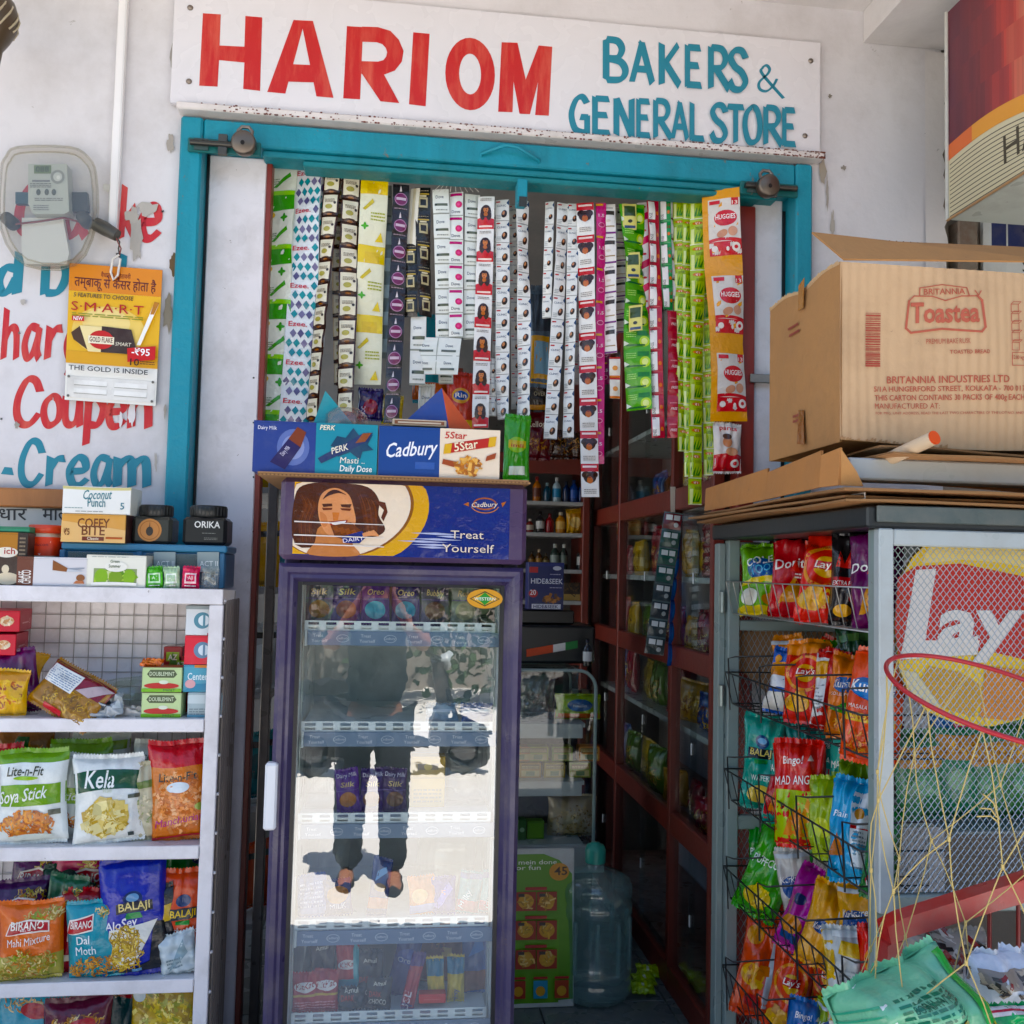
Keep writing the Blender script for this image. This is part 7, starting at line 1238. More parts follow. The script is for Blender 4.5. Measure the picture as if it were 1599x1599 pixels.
cbag(1196, 0, 78, 104, '#6aa82c', [('e', -.05, .62, .3, .2, '#2c5a9a'), ('t', 'COLE', -.08, .68, .15, '#f2f4ee', .5, 0, .2), ('t', 'TOOS', .0, .55, .15, '#7fc0e0', .5, 0, .2), ('w', -.5, .36, .5, .44, '#d9c03c', .05), ('e', -.25, .2, .16, .16, '#e6e8dc'), ('e', .2, .16, .2, .12, '#c98a34')], 'lime green packet with blue letters at the wall end of the top basket', bands=((0, .06, '#e0c840'),))
cbag(1240, 0, 74, 122, '#b81f24', DOR(), 'dark red corn chip packet in the top basket', X=1.09, bands=((.93, 1.2, '#1d1817'),))
cbag(1284, 0, 78, 140, '#d8281c', LAY(), 'bright red potato chip packet in the middle of the top basket', X=1.05, dz_=-.005, tilt=4)
cbag(1330, 0, 64, 132, '#191516', [('p', [(-.4, .62), (-.3, .8), (-.2, .66), (-.05, .85), (.05, .66), (.2, .78), (.4, .6)], '#c02a24'), ('p', [(-.1, .8), (.05, .9), (.0, 1)], '#d9a05c'), ('r', -.5, .38, .5, .5, '#b81f24'), ('t', 'EXTRA FREE DATA', 0, .41, .09, '#f0ece6', .9, .1), ('e', .05, .26, .12, .1, '#c92a2c'), ('e', -.2, .12, .2, .14, '#d9a03c'), ('e', .2, .12, .14, .1, '#a82420')], 'black and red packet with data offer in the top basket', X=1.07)
cbag(1372, 0, 74, 152, '#5d2050', DOR(), 'purple corn chip packet at the street end of the top basket', X=1.06)
cbag(1224, 1, 58, 92, '#2c5aa8', [('w', -.5, .5, .5, .74, '#d98a2c', .06), ('w', -.5, .3, .5, .5, '#dfe2e4', .06), ('r', -.5, 0, .5, .28, '#d9d5cc'), ('e', -.3, .84, .1, .1, '#e09a3c')], 'blue orange and white packet at the wall end of the second basket', tilt=-6)
cbag(1258, 1, 62, 118, '#cf2a1e', LAY(), 'red potato chip packet with yellow swirl in the second basket', X=1.05, bands=((.84, 1.2, '#d9822c'),))
cbag(1292, 1, 48, 112, '#b8241f', [('r', -.5, 0, -.1, 1, '#d5d8d8'), ('l', -.46, .2, -.14, .6, 8, '#8a8f92'), ('r', -.5, .6, -.1, .85, '#d9a03c'), ('e', .2, .6, .2, .2, '#d98a34')], 'red packet showing its white back seam in the second basket', X=1.07)
cbag(1320, 1, 56, 118, '#d9762c', [('e', .0, .62, .36, .2, '#2c5a94'), ('t', 'Kurkure', 0, .59, .18, '#f0ece6', .7, .2, .1), ('t', 'SOLID MASTI', 0, .47, .08, '#f2e8dc', .7), ('p', [(-.4, .3), (.3, .42), (.5, .3), (.1, .24)], '#3a7a34'), ('b', 0, .14, .4, .2, ['#e0a04c', '#c9742c'], 30, .14)], 'orange packet with green leaf print in the second basket', X=1.08, dz_=-.01)
cbag(1352, 1, 78, 158, '#dd4a1c', KUR(), 'large orange red packet with blue oval in the second basket', X=1.035, dz_=-.03)
cbag(1375, 1, 50, 120, '#d8501f', BLOB('#2c5a94', '#b8501e'), 'orange packet at the street end of the second basket', X=1.07, dz_=.05)
cbag(1350, 1, 60, 120, '#243f2c', [('r', -.5, .8, .5, .9, '#4a6a44')], 'dark green packet top at the back of the second basket', X=1.17, dz_=.05)
cbag(1300, 2, 70, 118, '#7a1f2c', [('r', -.5, .8, .5, .9, '#4a1420')], 'dark red packet at the back of the third basket', X=1.17, dz_=.06)
cbag(1350, 2, 76, 150, '#8a1f44', [('r', -.5, .7, .5, .8, '#1a1618')], 'maroon packet top at the street end of the third basket', X=1.15, dz_=.06)
cbag(1302, 2, 56, 128, '#2f8a7c', MAD('#c9303a'), 'teal packet half hidden behind the red and lime one', X=1.11, dz_=.04)
cbag(1326, 2, 60, 128, '#338f80', MAD('#8aa83c'), 'teal and lime packet at the back of the third basket', X=1.13, dz_=.05)
cbag(1194, 2, 62, 128, '#2f9482', BAL(), 'teal packet with black emblem at the wall end of the third basket', X=1.05)
cbag(1220, 2, 54, 116, '#2c8f80', MAD('#b81f24'), 'teal packet with red lower half in the third basket', X=1.045, dz_=-.01, tilt=3)
cbag(1366, 2, 44, 130, '#2c6a34', [('e', 0, .6, .3, .24, '#d9a03c'), ('e', 0, .35, .3, .24, '#d9b04c'), ('e', .0, .18, .3, .2, '#b8282c'), ('t', "Lay's", 0, .15, .14, '#f0ece4', .5, .2, .4)], 'dark green packet with yellow discs at the street end of the third basket', X=1.05, dz_=-.04)
cbag(1293, 2, 44, 112, '#9ab030', [('e', 0, .4, .3, .3, '#c9d06c'), ('r', -.5, .8, .5, 1, '#8aa83c')], 'lime packet between the red and the sky blue ones', X=1.06, dz_=-.03)
cbag(1326, 2, 60, 142, '#3f9ac4', [('r', .14, 0, .5, 1, '#d9dfe2'), ('l', .2, .1, .46, .5, 9, '#7a8a90'), ('e', .3, .66, .1, .14, '#b8843c'), ('r', .14, .5, .5, .54, '#b83a3c'), ('p', [(-.4, .2), (-.05, .22), (-.2, .44)], '#c9742c'), ('t', 'Plain', -.18, .6, .14, '#e4f0f4', .4, .2)], 'sky blue packet showing its white back in the third basket', X=1.035, dz_=-.03)
cbag(1254, 2, 72, 146, '#c9241f', MAD('#a0b82c'), 'red and lime triangle chip packet at the front of the third basket', X=1.03, dz_=-.02, tilt=3)
cbag(1228, 3, 72, 104, '#2f8f34', PUF(), 'green popcorn packet at the back of the fourth basket', X=1.13, dz_=.02)
cbag(1296, 3, 62, 110, '#8aa82c', LAY(), 'green and yellow potato chip packet in the fourth basket', X=1.1, dz_=.01, tilt=-8)
cbag(1345, 3, 56, 100, '#d99a24', BLOB('#2c4a80', '#c9742c'), 'yellow orange packet at the back of the fourth basket', X=1.12, dz_=.03)
cbag(1180, 3, 62, 128, '#3f9a2c', PUF(), 'green popcorn packet leaning out at the wall end of the fourth basket', X=1.03, tilt=-14, dz_=-.02)
cbag(1274, 3, 58, 112, '#d99a2c', [('e', -.1, .5, .2, .15, '#2c4a80'), ('r', .2, 0, .5, 1, '#c3cacc'), ('t', 'Kurkure', -.1, .46, .12, '#f2ede6', .4, .2)], 'yellow and silver packet lying in the middle of the fourth basket', X=1.05, tilt=-12, dz_=-.02)
cbag(1238, 3, 56, 120, '#a83c8c', [('r', .26, 0, .5, 1, '#c9ccd4'), ('e', -.1, .62, .16, .14, '#1f2f5c'), ('e', -.1, .3, .3, .22, '#c9843c'), ('r', -.3, .1, .2, .2, '#2c4a7a')], 'magenta packet leaning in the fourth basket', X=1.04, tilt=-12, dz_=-.03)
cbag(1334, 3, 66, 126, '#b9bcba', [('r', -.5, .0, -.28, 1, '#c9a02c'), ('r', -.5, 0, .5, .08, '#c9a02c'), ('l', -.2, .2, .4, .6, 8, '#9aa0a0'), ('p', [(-.2, .75), (.3, .7), (.35, .85), (-.1, .9)], '#c9a83c'), ('r', -.28, .93, .5, 1, '#d9dcda')], 'silver and gold packet turned backwards in the fourth basket', X=1.03, dz_=-.05)
for i, px in enumerate((1236, 1268, 1300)): cbag(px, 4, 56, 112, ('#c92a1c', '#b8241c', '#c43a20')[i], LAY(), ('red packet at the back left of the lowest basket', 'red packet at the back middle of the lowest basket', 'red packet at the back right of the lowest basket')[i], X=1.15, dz_=.06)
cbag(1305, 4, 66, 78, '#8fa82c', BLOB('#2c4a80', '#a8c44c'), 'lime packet lying in the lowest basket', X=1.1, dz_=.02)
cbag(1330, 4, 66, 66, '#2c5a9a', [('r', -.5, .5, .5, .6, '#3f74b8')], 'blue packet lying behind the pink one in the lowest basket', X=1.08, dz_=.03)
cbag(1226, 4, 60, 132, '#d8421c', LAY(), 'orange red packet standing tall in the lowest basket', X=1.06, dz_=-.01, tilt=-5)
cbag(1178, 4, 62, 134, '#d84a1e', [('e', -.2, .8, .2, .2, '#e09a3c'), ('r', .24, .1, .5, .8, '#b8bec0'), ('e', -.1, .4, .3, .22, '#e6a84c'), ('b', 0, .4, .3, .2, ['#e6b85c', '#c9742c'], 12, .18, 1.3), ('e', .0, .14, .2, .14, '#b81f1f')], 'orange packet leaning out at the wall end of the lowest basket', X=1.03, tilt=-12, dz_=-.02)
cbag(1284, 4, 58, 96, '#a84a94', [('e', .0, .3, .3, .2, '#3a2a34'), ('t', 'N', -.3, .3, .2, '#e0d2dc', .14), ('r', -.5, .8, .5, .9, '#c98ab8')], 'pinkish purple packet at the front of the lowest basket', X=1.035, dz_=-.04)
cbag(1254, 4, 56, 108, '#2460a0', MAD('#c9302c'), 'blue triangle chip packet at the front of the lowest basket', X=1.03, dz_=-.04)
for i, px, w_, h_, cc, it, tl, dz_, X, lab_ in ((0, 1212, 52, 112, '#8a1f24', DOR(), -8, .0, 1.13, 'dark red packet squeezed behind the lime green one in the top basket'), (0, 1308, 54, 118, '#c9301c', LAY(), 10, .0, 1.12, 'tilted red packet behind the black one in the top basket'), (0, 1352, 48, 120, '#8a2028', DOR(), -8, .01, 1.11, 'crimson packet behind the purple one in the top basket'),
 (1, 1240, 50, 104, '#d9862c', BLOB('#2c4a80', '#c9742c'), 8, .0, 1.13, 'orange packet behind the blue one in the second basket'), (1, 1276, 50, 112, '#b82a1c', LAY(), -10, .0, 1.14, 'tilted red packet at the back of the second basket'), (1, 1306, 50, 108, '#3a6a2c', PUF(), 10, .01, 1.14, 'green packet at the back of the second basket'),
 (2, 1248, 50, 124, '#b01f2c', MAD('#a01c24'), -12, .04, 1.13, 'red packet tilted behind the teal ones in the third basket'), (2, 1278, 48, 110, '#2c7a70', BAL(), 12, .05, 1.14, 'teal packet with dark emblem at the back of the third basket'), (2, 1340, 46, 118, '#6a8a2c', LAY(), 8, .02, 1.10, 'olive green packet behind the sky blue one in the third basket'),
 (3, 1206, 52, 108, '#348a38', PUF(), 10, .0, 1.10, 'green popcorn packet second from the wall in the fourth basket'), (3, 1258, 50, 104, '#c9c4bc', BLOB('#2c4a80', '#c9a04c'), 12, .01, 1.10, 'white packet tilted behind the magenta one in the fourth basket'), (3, 1318, 48, 104, '#b8323c', LAY(), -10, .02, 1.13, 'red packet tilted at the back of the fourth basket'), (3, 1372, 46, 110, '#c9302c', LAY(), 8, .0, 1.06, 'red packet at the street end of the fourth basket'),
 (4, 1204, 50, 118, '#c9381c', LAY(), 8, .01, 1.10, 'orange red packet second from the wall in the lowest basket'), (4, 1320, 56, 92, '#7a3a8c', BLOB('#2c2a5c', '#c9a04c'), 14, .0, 1.05, 'violet packet tilted at the front of the lowest basket'), (4, 1350, 56, 96, '#a82434', LAY(), -10, .03, 1.09, 'crimson packet at the street end of the lowest basket')):
    cbag(px, i, w_, h_, cc, it, lab_, X=X, dz_=dz_, tilt=tl, yaw=-38+rnd.uniform(-14, 14), lean=rnd.uniform(2, 14))
# ---- on the rack top: flattened cartons and the big carton
zt = RZ+.0465
CB = ['#b5804c', '#a8733f', '#bd8a58', '#9a683a']
def sheet(x0, x1, y0, y1, z, th, col, lab_, wob=.006, tiltx=0, ed=None, yaw=0):
    b = MB(); n = 14; cx, cy = (x0+x1)/2, (y0+y1)/2; ph = [rnd.uniform(0, 6) for _ in range(4)]
    def P(u, v, top):
        e = .006*math.sin(u*23+ph[0])+.004*math.sin(v*31+ph[1]); x, y = u+(e if v in (y0, y1) else 0)*0, v+(e if abs(v-y0) < 1e-6 else 0)
        xx, yy = cx+(x-cx)*math.cos(yaw)-(y-cy)*math.sin(yaw), cy+(x-cx)*math.sin(yaw)+(y-cy)*math.cos(yaw)
        return Vector((xx, yy, z+(th if top else 0)+wob*abs(math.sin(u*5+ph[2])*math.sin(v*4+ph[3]))+tiltx*(u-x0)))
    us, vs = lin(x0, x1, n), lin(y0, y1, 8)
    b.grid(lambda u, v: P(u, v, True), us, vs, col); b.grid(lambda u, v: P(u, v, False), us, vs[::-1], col)
    for e0 in (y0, y1): b.add([P(u, e0, t) for u in us for t in (False, True)], [(2*i, 2*i+2, 2*i+3, 2*i+1) for i in range(n)], '#8a6238')
    for e0 in (x0, x1): b.add([P(e0, v, t) for v in vs for t in (False, True)], [(2*i, 2*i+2, 2*i+3, 2*i+1) for i in range(8)], '#8a6238')
    return b.build('flattened_carton', 'card', None, lab_, 'cardboard', 'flattened cartons on the snack rack')
sheet(.905, 1.78, -1.07, -.12, zt+.002, .005, CB[1], 'flattened carton at the bottom of the stack on the snack rack', .006)
sheet(.895, 1.78, -1.03, -.10, zt+.014, .005, CB[0], 'flattened carton second from the bottom of the stack', .006, yaw=R(2))
sheet(.91, 1.78, -1.08, -.14, zt+.026, .005, CB[2], 'flattened carton third in the stack with a pale edge', .006, yaw=R(-1.5))
# folded brown carton with an upright long side facing the doorway, and a grey tray inside
b = MB(); zq = zt+.040; pts = [(.930, -.11), (.918, -.62), (.890, -.98), (.905, -1.035)]
for (xa, ya), (xb, yb) in zip(pts[:-1], pts[1:]): b.prism([(xa, ya, zq), (xb, yb, zq), (xb+.004, yb, zq+.078), (xa+.004, ya, zq+.068)], (.006, .002, 0), '#b3783e')
b.prism([(.911, -1.035, zq), (.96, -1.035, zq), (.945, -1.035, zq+.03), (.911, -1.035, zq+.076)], (0, .006, 0), '#b98246'); b.build('folded_carton', 'card', None, 'brown folded carton side standing on the flattened cartons', 'cardboard')
b = MB(); a, e = at(1325, 748, Y=-1.0), at(1590, 724, Y=-1.0); b.box((a.x, -1.0, a.z), (e.x+.2, -.93, e.z), '#a9adac', .004); b.build('grey_tray', 'enamel', None, 'pale grey metal tray lying between the flattened cartons', 'tray')
zc = at(1400, 716, Y=-1.0).z
sheet(1.0, 1.80, -1.06, -.50, zc, .004, CB[2], 'flattened carton directly under the big carton', .012, tiltx=-.02, yaw=R(1))
sheet(1.02, 1.80, -1.02, -.52, zc+.013, .004, '#a99880', 'greyish flattened carton on top of the stack', .010, tiltx=-.015, yaw=R(-2))
cz0 = at(1315, 690, Y=-.95).z; cz1 = at(1308, 408, Y=-.95).z; cx0 = .95; cy1 = -.56
ct = empty('cardboard_carton', (1.25, -.76, cz0), 'big open brown rusk carton with red print on the snack rack', 'carton')
b = MB(); tk = .004; cx1 = 1.52
def panel(P, nx, ny, col, amp, seed):
    r = random.Random(seed); ph = [r.uniform(0, 6) for _ in range(3)]
    b.grid(P(amp, ph), lin(0, 1, nx), lin(0, 1, ny), col)
H_ = cz1-cz0
def front(amp, ph): return lambda u, v: Vector((cx0+(cx1-cx0)*u, -.95+2*amp*math.sin(u*7+ph[0])*math.sin(v*3.1)+.0011*math.sin(u*150+2*math.sin(u*9))*(.35+.65*abs(math.sin(u*5.3+v*1.5+ph[1]))), cz0+H_*v+(.006*math.sin(u*5+ph[2]) if v == 0 else 0)))
def side(amp, ph): return lambda u, v: Vector((cx0-amp*math.sin(u*3.1)*math.sin(v*3.1)-.0*v, cy1+(-.95-cy1)*u, cz0+H_*v*(1-.0*u)+(.008*math.sin(u*9) if v == 1 else 0)*(1-u)*u*4))
SF = front(.004, (.3, 1.1, 2.0))
b.grid(SF, lin(0, 1, 190), lin(0, 1, 16), '#c7a27a'); b.grid(side(.008, (0, 0, 0)), lin(0, 1, 14), lin(0, 1, 14), '#ae7d49')
b.grid(lambda u, v: front(.004, (.3, 1.1, 2.0))(1-u, v)+Vector((0, tk, 0)), lin(0, 1, 20), lin(0, 1, 6), '#a8793f'); b.grid(lambda u, v: side(.008, (0, 0, 0))(1-u, v)+Vector((tk, 0, 0)), lin(0, 1, 8), lin(0, 1, 8), '#a8793f')
b.box((cx0+tk, cy1-tk, cz0), (cx1, cy1, cz1), '#a8793f'); b.box((cx1-tk, -.945, cz0), (cx1, cy1-tk-.001, cz1), '#a8793f'); b.box((cx0+.006, -.942, cz0+.006), (cx1-.006, cy1-.006, cz0+.010), '#a8793f')
b.build('carton_body', 'card', ct)
b = MB(); f0 = [(cx0, -.95, cz1), (cx1, -.95, cz1)]
A, B, C_, D_ = Vector((cx0-.005, cy1, cz1)), Vector((cx1, cy1, cz1)), at(1640, 392, Y=-.50), at(1270, 362, Y=-.50)
A2, B2 = at(1318, 404, Y=-.945), at(1660, 408, Y=-.945)
D2, C2 = at(1268, 362, Y=-.86), at(1590, 385, Y=-.86); D2b = at(1400, 377, Y=-.86)
b.add([A2, B2, C2+Vector((.25, 0, 0)), C2, D2b, D2], [(0, 1, 2, 3, 4, 5)], '#b07d48'); b.build('flap', 'card', ct, solid=.004)
b = MB(); 
for i in range(26): x = .06+i*.034; q = D2.lerp(C2, x)+Vector((0, -.002, -.010)); b.box((q.x-.0016, q.y-.001, q.z-.006), (q.x+.0016, q.y-.0004, q.z+.002), '#7a4424')
bpy.data.objects.remove(b.build('x', 'ink', ct)) if False else None
b.build('staple_row', 'ink', ct)
INK = '#b5563c'
def S(x, y, k=0):                                    # print lies on the wavy front of the carton
    p = at(x, -y, Y=-.95); q = SF((p.x-cx0)/(cx1-cx0), (p.z-cz0)/H_); return Vector((p.x, q.y-.0016-k*.0003, p.z))
S.mx = 9
b = MB(); lines(b, S, 1352, 1378, -572, -490, 1, INK)
b = MB()
y = 488
while y < 570: h = rnd.choice([.8, 1.2, 2, 2.6]); b.add([S(1353, -y, 1), S(1377, -y, 1), S(1377, -y-h, 1), S(1353, -y-h, 1)], [(0, 1, 2, 3)], '#a8402c'); y += h+rnd.choice([.9, 1.4, 2])
b.build('bar_print', 'ink', ct)
b = MB()
def rpath(pts, wd, k, close=False):
    b2 = [Vector((x, -y, 0)) for x, y in pts]
    for i in range(len(b2)-1):
        d = (b2[i+1]-b2[i]).normalized(); n_ = Vector((-d.y, d.x, 0))*wd/2; e_ = d*wd*.4
        b.add([S(*(v.xy), k) for v in (b2[i]-e_-n_, b2[i+1]+e_-n_, b2[i+1]+e_+n_, b2[i]-e_+n_)], [(0, 1, 2, 3)], INK)
rpath([(1436, 462), (1436, 450), (1470, 445), (1508, 450), (1512, 462)], 1.6, 1); rpath([(1420, 470), (1416, 512), (1424, 519), (1470, 514), (1530, 519), (1535, 512), (1531, 470), (1524, 463)], 3.4, 2); rpath([(1420, 470), (1428, 462), (1455, 463), (1475, 470), (1500, 463), (1524, 463)], 1.8, 3); rpath([(1520, 455), (1526, 462), (1530, 455)], 1.6, 4)
b.build('emblem_outline', 'ink', ct)
for t, x, y, h, w_, al in (('BRITANNIA', 1474, 460, 9, 62, 'c'), ('Toastea', 1475, 503, 30, 104, 'c'), ('PREMIUM BAKE RUSK', 1480, 537, 8, 66, 'c'), ('TOASTED BREAD', 1512, 553, 6, 60, 'c'), ('BRITANNIA INDUSTRIES LTD', 1480, 598, 11, 186, 'c'), ('5/1A HUNGERFORD STREET, KOLKATA - 700 017', 1482, 611, 8, 232, 'c'), ('THIS CARTON CONTAINS 30 PACKS OF 400g EACH', 1482, 625, 8.5, 230, 'c'), ('MANUFACTURED AT:', 1367, 638, 8.5, 100, 'l'), ('FOR MFG. UNIT ADDRESS, READ THE LAST TWO CHARACTERS OF THE LOT NO. AND', 1482, 647, 4, 228, 'c'), ('12.00 kg', 1586, 562, 6, 18, 'c')):
    b = MB(); txt(b, S, t, x, -y, h, INK, 1, w=w_, al=al, bold=.03 if t == 'Toastea' else .012 if h > 5 else 0); b.build('printed_line', 'ink', ct)
b = MB()
for i in range(5):
    y0 = 472+i*15; rpath([(1576, y0+4), (1576, y0+16), (1588, y0+16), (1588, y0+4), (1576, y0+4), (1580, y0), (1592, y0), (1588, y0+4)], .9, 1+i)
rpath([(1576, 552), (1598, 552), (1598, 572), (1576, 572), (1576, 552)], 1, 7); b.build('stack_symbol', 'ink', ct)
b = MB(); S2 = lambda y_, z_, k=0: Vector((cx0-.0095-k*.0004, y_, z_))
for (px, py) in ((1238, 512), (1240, 522), (1246, 650), (1246, 658)):
    p = at(px, py, X=cx0-.0095); b.add([p+Vector((0, .03, 0)), p+Vector((0, -.03, 0)), p+Vector((0, -.03, .006)), p+Vector((0, .03, .006))], [(0, 1, 2, 3)], '#8a3a28')
b.build('side_mark', 'ink', ct)
b = MB(); p = at(1250, 672, X=cx0-.011); b.prism([p+Vector((0, .02, -.03)), p+Vector((0, -.02, -.035)), p+Vector((0, -.015, .045)), p+Vector((0, .012, .05))], (.001, 0, 0), '#8a5a34'); q = at(1250, 470, X=cx0-.011); b.prism([q+Vector((0, .015, -.02)), q+Vector((0, -.015, -.02)), q+Vector((0, -.02, .05)), q+Vector((0, .012, .04))], (.001, 0, 0), '#a0703c'); b.build('packing_tape', 'foil', ct)
b = MB(); p1 = at(1458, 684, Y=-1.10); p0 = p1+Vector((-.05, .16, -.045)); b.tube([p0, p1], .0145, '#d8c2a8', 16); b.tube([p1+(p1-p0)*.001, p1+(p1-p0)*.02], .0146, '#d9542c', 16); b.build('rolled_paper', 'print', None, 'rolled paper tube with orange end sticking out under the big carton', 'paper roll')
b = MB()                                             # frayed and crushed rims of the big carton
for i in range(46):
    t = i/46; q = Vector((cx0, cy1+(-.95-cy1)*t, cz1+.008*math.sin(t*9)*(1-t)*t*4)); h = rnd.uniform(-.001, .007)
    b.add([q+Vector((-.001, 0, -.006)), q+Vector((-.001, -.008, -.006)), q+Vector((-.002, -.008, h)), q+Vector((-.002, 0, h*.5))], [(0, 1, 2, 3)], '#caa578')
b.build('frayed_rim', 'card', ct); b = MB()
for i in range(40):
    q = SF(i/90, 0)+Vector((0, -.001, 0)); h = rnd.uniform(0, .010); b.add([q, q+Vector((.006, 0, 0)), q+Vector((.006, -.001, h)), q+Vector((0, -.001, h*.6))], [(0, 1, 2, 3)], jit('#b08458', .15))
b.build('frayed_rim', 'card', ct)
# ================================================================ lower right: net hoop, red frame, sack
nt_ = empty('net_bag', at(1545, 1090, Y=-1.36), 'yellow string net hanging from a red hoop in front of the mesh door', 'net')
oc = at(1555, 1092, Y=-1.36); s = mpp(oc); Aa = (RT*158-UP*27)*s; Bb = (RT*8+UP*50)*s+Vector((0, .16, 0))
hoop = lambda t: oc+Aa*math.cos(t)+Bb*math.sin(t)
b = MB(); b.tube([hoop(2*math.pi*i/64) for i in range(65)], .0042, '#b3202a', 10, False); b.build('hoop', 'plastic', nt_)
b = MB(); lev = [(1.0, 0), (1.0, 190), (.93, 330), (.9, 470), (.98, 640)]; NS = 9
def node(j, i):
    sc, dy = lev[j]; t = (i+(.5 if j % 2 else 0))/NS*2*math.pi+.15*math.sin(i*2.7+j*1.3)
    q = oc+Aa*math.cos(t)*sc+Bb*math.sin(t)*sc-UP*dy*s*(.93+.07*math.sin(i*1.9+j)) ; return q-RT*dy*s*.16+Vector((0, -.03*dy/300, 0))
YL = '#c9b06c'
for j in range(len(lev)-1):
    for i in range(NS):
        for k_ in ((0, 1) if j % 2 else (0, -1)):
            A, B = node(j, i), node(j+1, (i+k_) % NS); sg = rnd.uniform(-.008, .008); m1 = A.lerp(B, .33)+RT*sg; m2 = A.lerp(B, .67)+RT*sg*.8; b.tube([A, m1, m2, B], .0011, YL, 5, False)
        if j: q = node(j, i); b.tube([q-UP*.004, q+UP*.004], .0026, YL, 6)
for x0, y0, x1, y1 in ((1525, 1275, 1560, 1285), (1535, 1240, 1560, 1280), (1530, 1262, 1556, 1276)): b.tube([at(x0, y0, Y=-1.42), at((x0+x1)/2+4, (y0+y1)/2-6, Y=-1.42), at(x1, y1, Y=-1.42)], .0014, YL, 5, False)
b.build('string_mesh', 'cloth', nt_)
rf = empty('barrier', at(1480, 1520, Y=-1.22), 'red painted metal frame bar leaning across below the mesh door', 'barrier')
b = MB(); Yr = -1.2
q = [at(x, y, Y=Yr) for x, y in ((1386, 1448), (1412, 1434), (1620, 1368), (1620, 1404), (1420, 1464), (1392, 1476))]; b.prism(q, (0, .04, 0), '#b81f1c'); b.build('bar', 'enamel', rf)
b = MB(); q = [at(x, y, Y=Yr) for x, y in ((1386, 1477), (1410, 1470), (1408, 1720), (1386, 1720))]; b.prism(q, (0, .04, 0), '#a81c1a'); b.build('leg', 'enamel', rf)
for x in (1545, 1590):
    b = MB(); b.tube([at(x, 1405, Y=Yr+.05), at(x, 1480, Y=Yr+.05)], .004, '#8f2420', 6); b.build('rod', 'enamel', rf)
p = at(1482, 1735, Y=-1.42); s = mpp(p)
pouch('woven_sack', p, 215*s, 215*s, '#7fb598', [('r', -.32, .0, -.26, 1, '#dfe6e0'), ('l', -.2, .40, .2, .9, 12, '#2f6a54'), ('t', 'BOSNIA PVT LTD', .04, .76, .05, '#2a5a48', .34), ('r', -.14, .1, .3, .4, '#a8d0b8'), ('l', -.12, .14, .28, .37, 7, '#2f6a54'), ('e', .12, .56, .07, .06, '#a88a3c'), ('e', .12, .56, .04, .035, '#2a2a24'), ('p', [(.36, .3), (.46, .3), (.42, .7)], '#d9c03c'), ('p', [(.3, .5), (.4, .48), (.46, .98), (.38, .98)], '#3f9a4c')]+[('w', -.5, .04+i*.06, -.33, .055+i*.06, '#4f957a', .01) for i in range(15)], 'crumpled pale green printed sack at the lower right corner', cat='sack', T=.24, tilt=R(20), lean=R(20), wr=9, pinch=-.05, seam='#8fc4a4')
p = at(1578, 1640, Y=-1.28); s = mpp(p); pouch('plastic_bag', p, 150*s, 150*s, '#cfd3dc', [('e', -.2, .5, .01, .01, '#555555'), ('e', .1, .3, .01, .01, '#555555'), ('r', -.5, .75, .5, .9, '#8a8078'), ('b', 0, .8, .45, .12, ['#3a3430', '#a89a8a', '#8a2f2a', '#c9c2b8'], 50, .08, 2)], 'grey white plastic bag behind the green sack', cat='bag', T=.12, wr=5)
p = at(1470, 1545, Y=-1.1); s = mpp(p); pouch('plastic_bag', p, 140*s, 90*s, '#9a948c', [('b', 0, .6, .45, .3, ['#2c2a28', '#c9c4bc', '#6a625a', '#8a2f2a'], 70, .1, 2)], 'clear plastic bag of small goods behind the red bar', cat='bag', T=.1, wr=5)
p = at(1590, 1640, Y=-1.45); s = mpp(p); pouch('printed_packet', p, 110*s, 62*s, '#4fa06c', [('w', -.5, .7, .5, .95, '#d9d3d6', .05), ('w', -.5, .8, .5, .86, '#b8344c', .05)], 'green and pink packet lying at the bottom right corner', T=.05, wr=3, lean=R(30))
p = at(1338, 1620, X=.96); s = mpp(p); carton('price_card', p, 34*s, 62*s, .004, '#e2dcd8', [('r', -.5, .5, .0, 1, '#d9a4ac'), ('l', -.1, .1, .4, .6, 6, '#8a8486'), ('t', '₹ 5/-', .15, .62, .14, '#5a5456', .4)], 'white and pink price card leaning in front of the lowest basket', cat='card', yaw=R(-20))
# ================================================================ behind the camera: the street, seen as a reflection in the fridge glass
def skinned(name, V, E_, rad, m, par, col, lv=2, shade=None):
    me = bpy.data.meshes.new(name); me.from_pydata(V, E_, []); o = bpy.data.objects.new(name, me); COL.objects.link(o)
    md = o.modifiers.new('skin', 'SKIN'); md.use_smooth_shade = True
    for i, r in enumerate(rad): me.skin_vertices[0].data[i].radius = (r, r)
    me.skin_vertices[0].data[0].use_root = True
    s_ = o.modifiers.new('sub', 'SUBSURF'); s_.levels = lv; s_.render_levels = lv
    dg = bpy.context.evaluated_depsgraph_get(); m2 = bpy.data.meshes.new_from_object(o.evaluated_get(dg)); vs = [tuple(v.co) for v in m2.vertices]; fs = [tuple(p.vertices) for p in m2.polygons]
    bpy.data.objects.remove(o); b = MB(); b.add(vs, fs, col, True); return b.build(name, m, par)
G0 = -.12
pe = empty('person', (.0, -3.24, G0), 'person in dark shirt and trousers holding up a phone, mirrored in the fridge glass', 'person')
V = [(0, -3.25, .86), (0, -3.25, 1.0), (0, -3.26, 1.18), (0, -3.26, 1.33), (0, -3.25, 1.42), (0, -3.23, 1.50), (0, -3.23, 1.585), (0, -3.235, 1.64)]
rad = [.085, .09, .12, .12, .055, .075, .095, .07]; Ed = [(i, i+1) for i in range(7)]
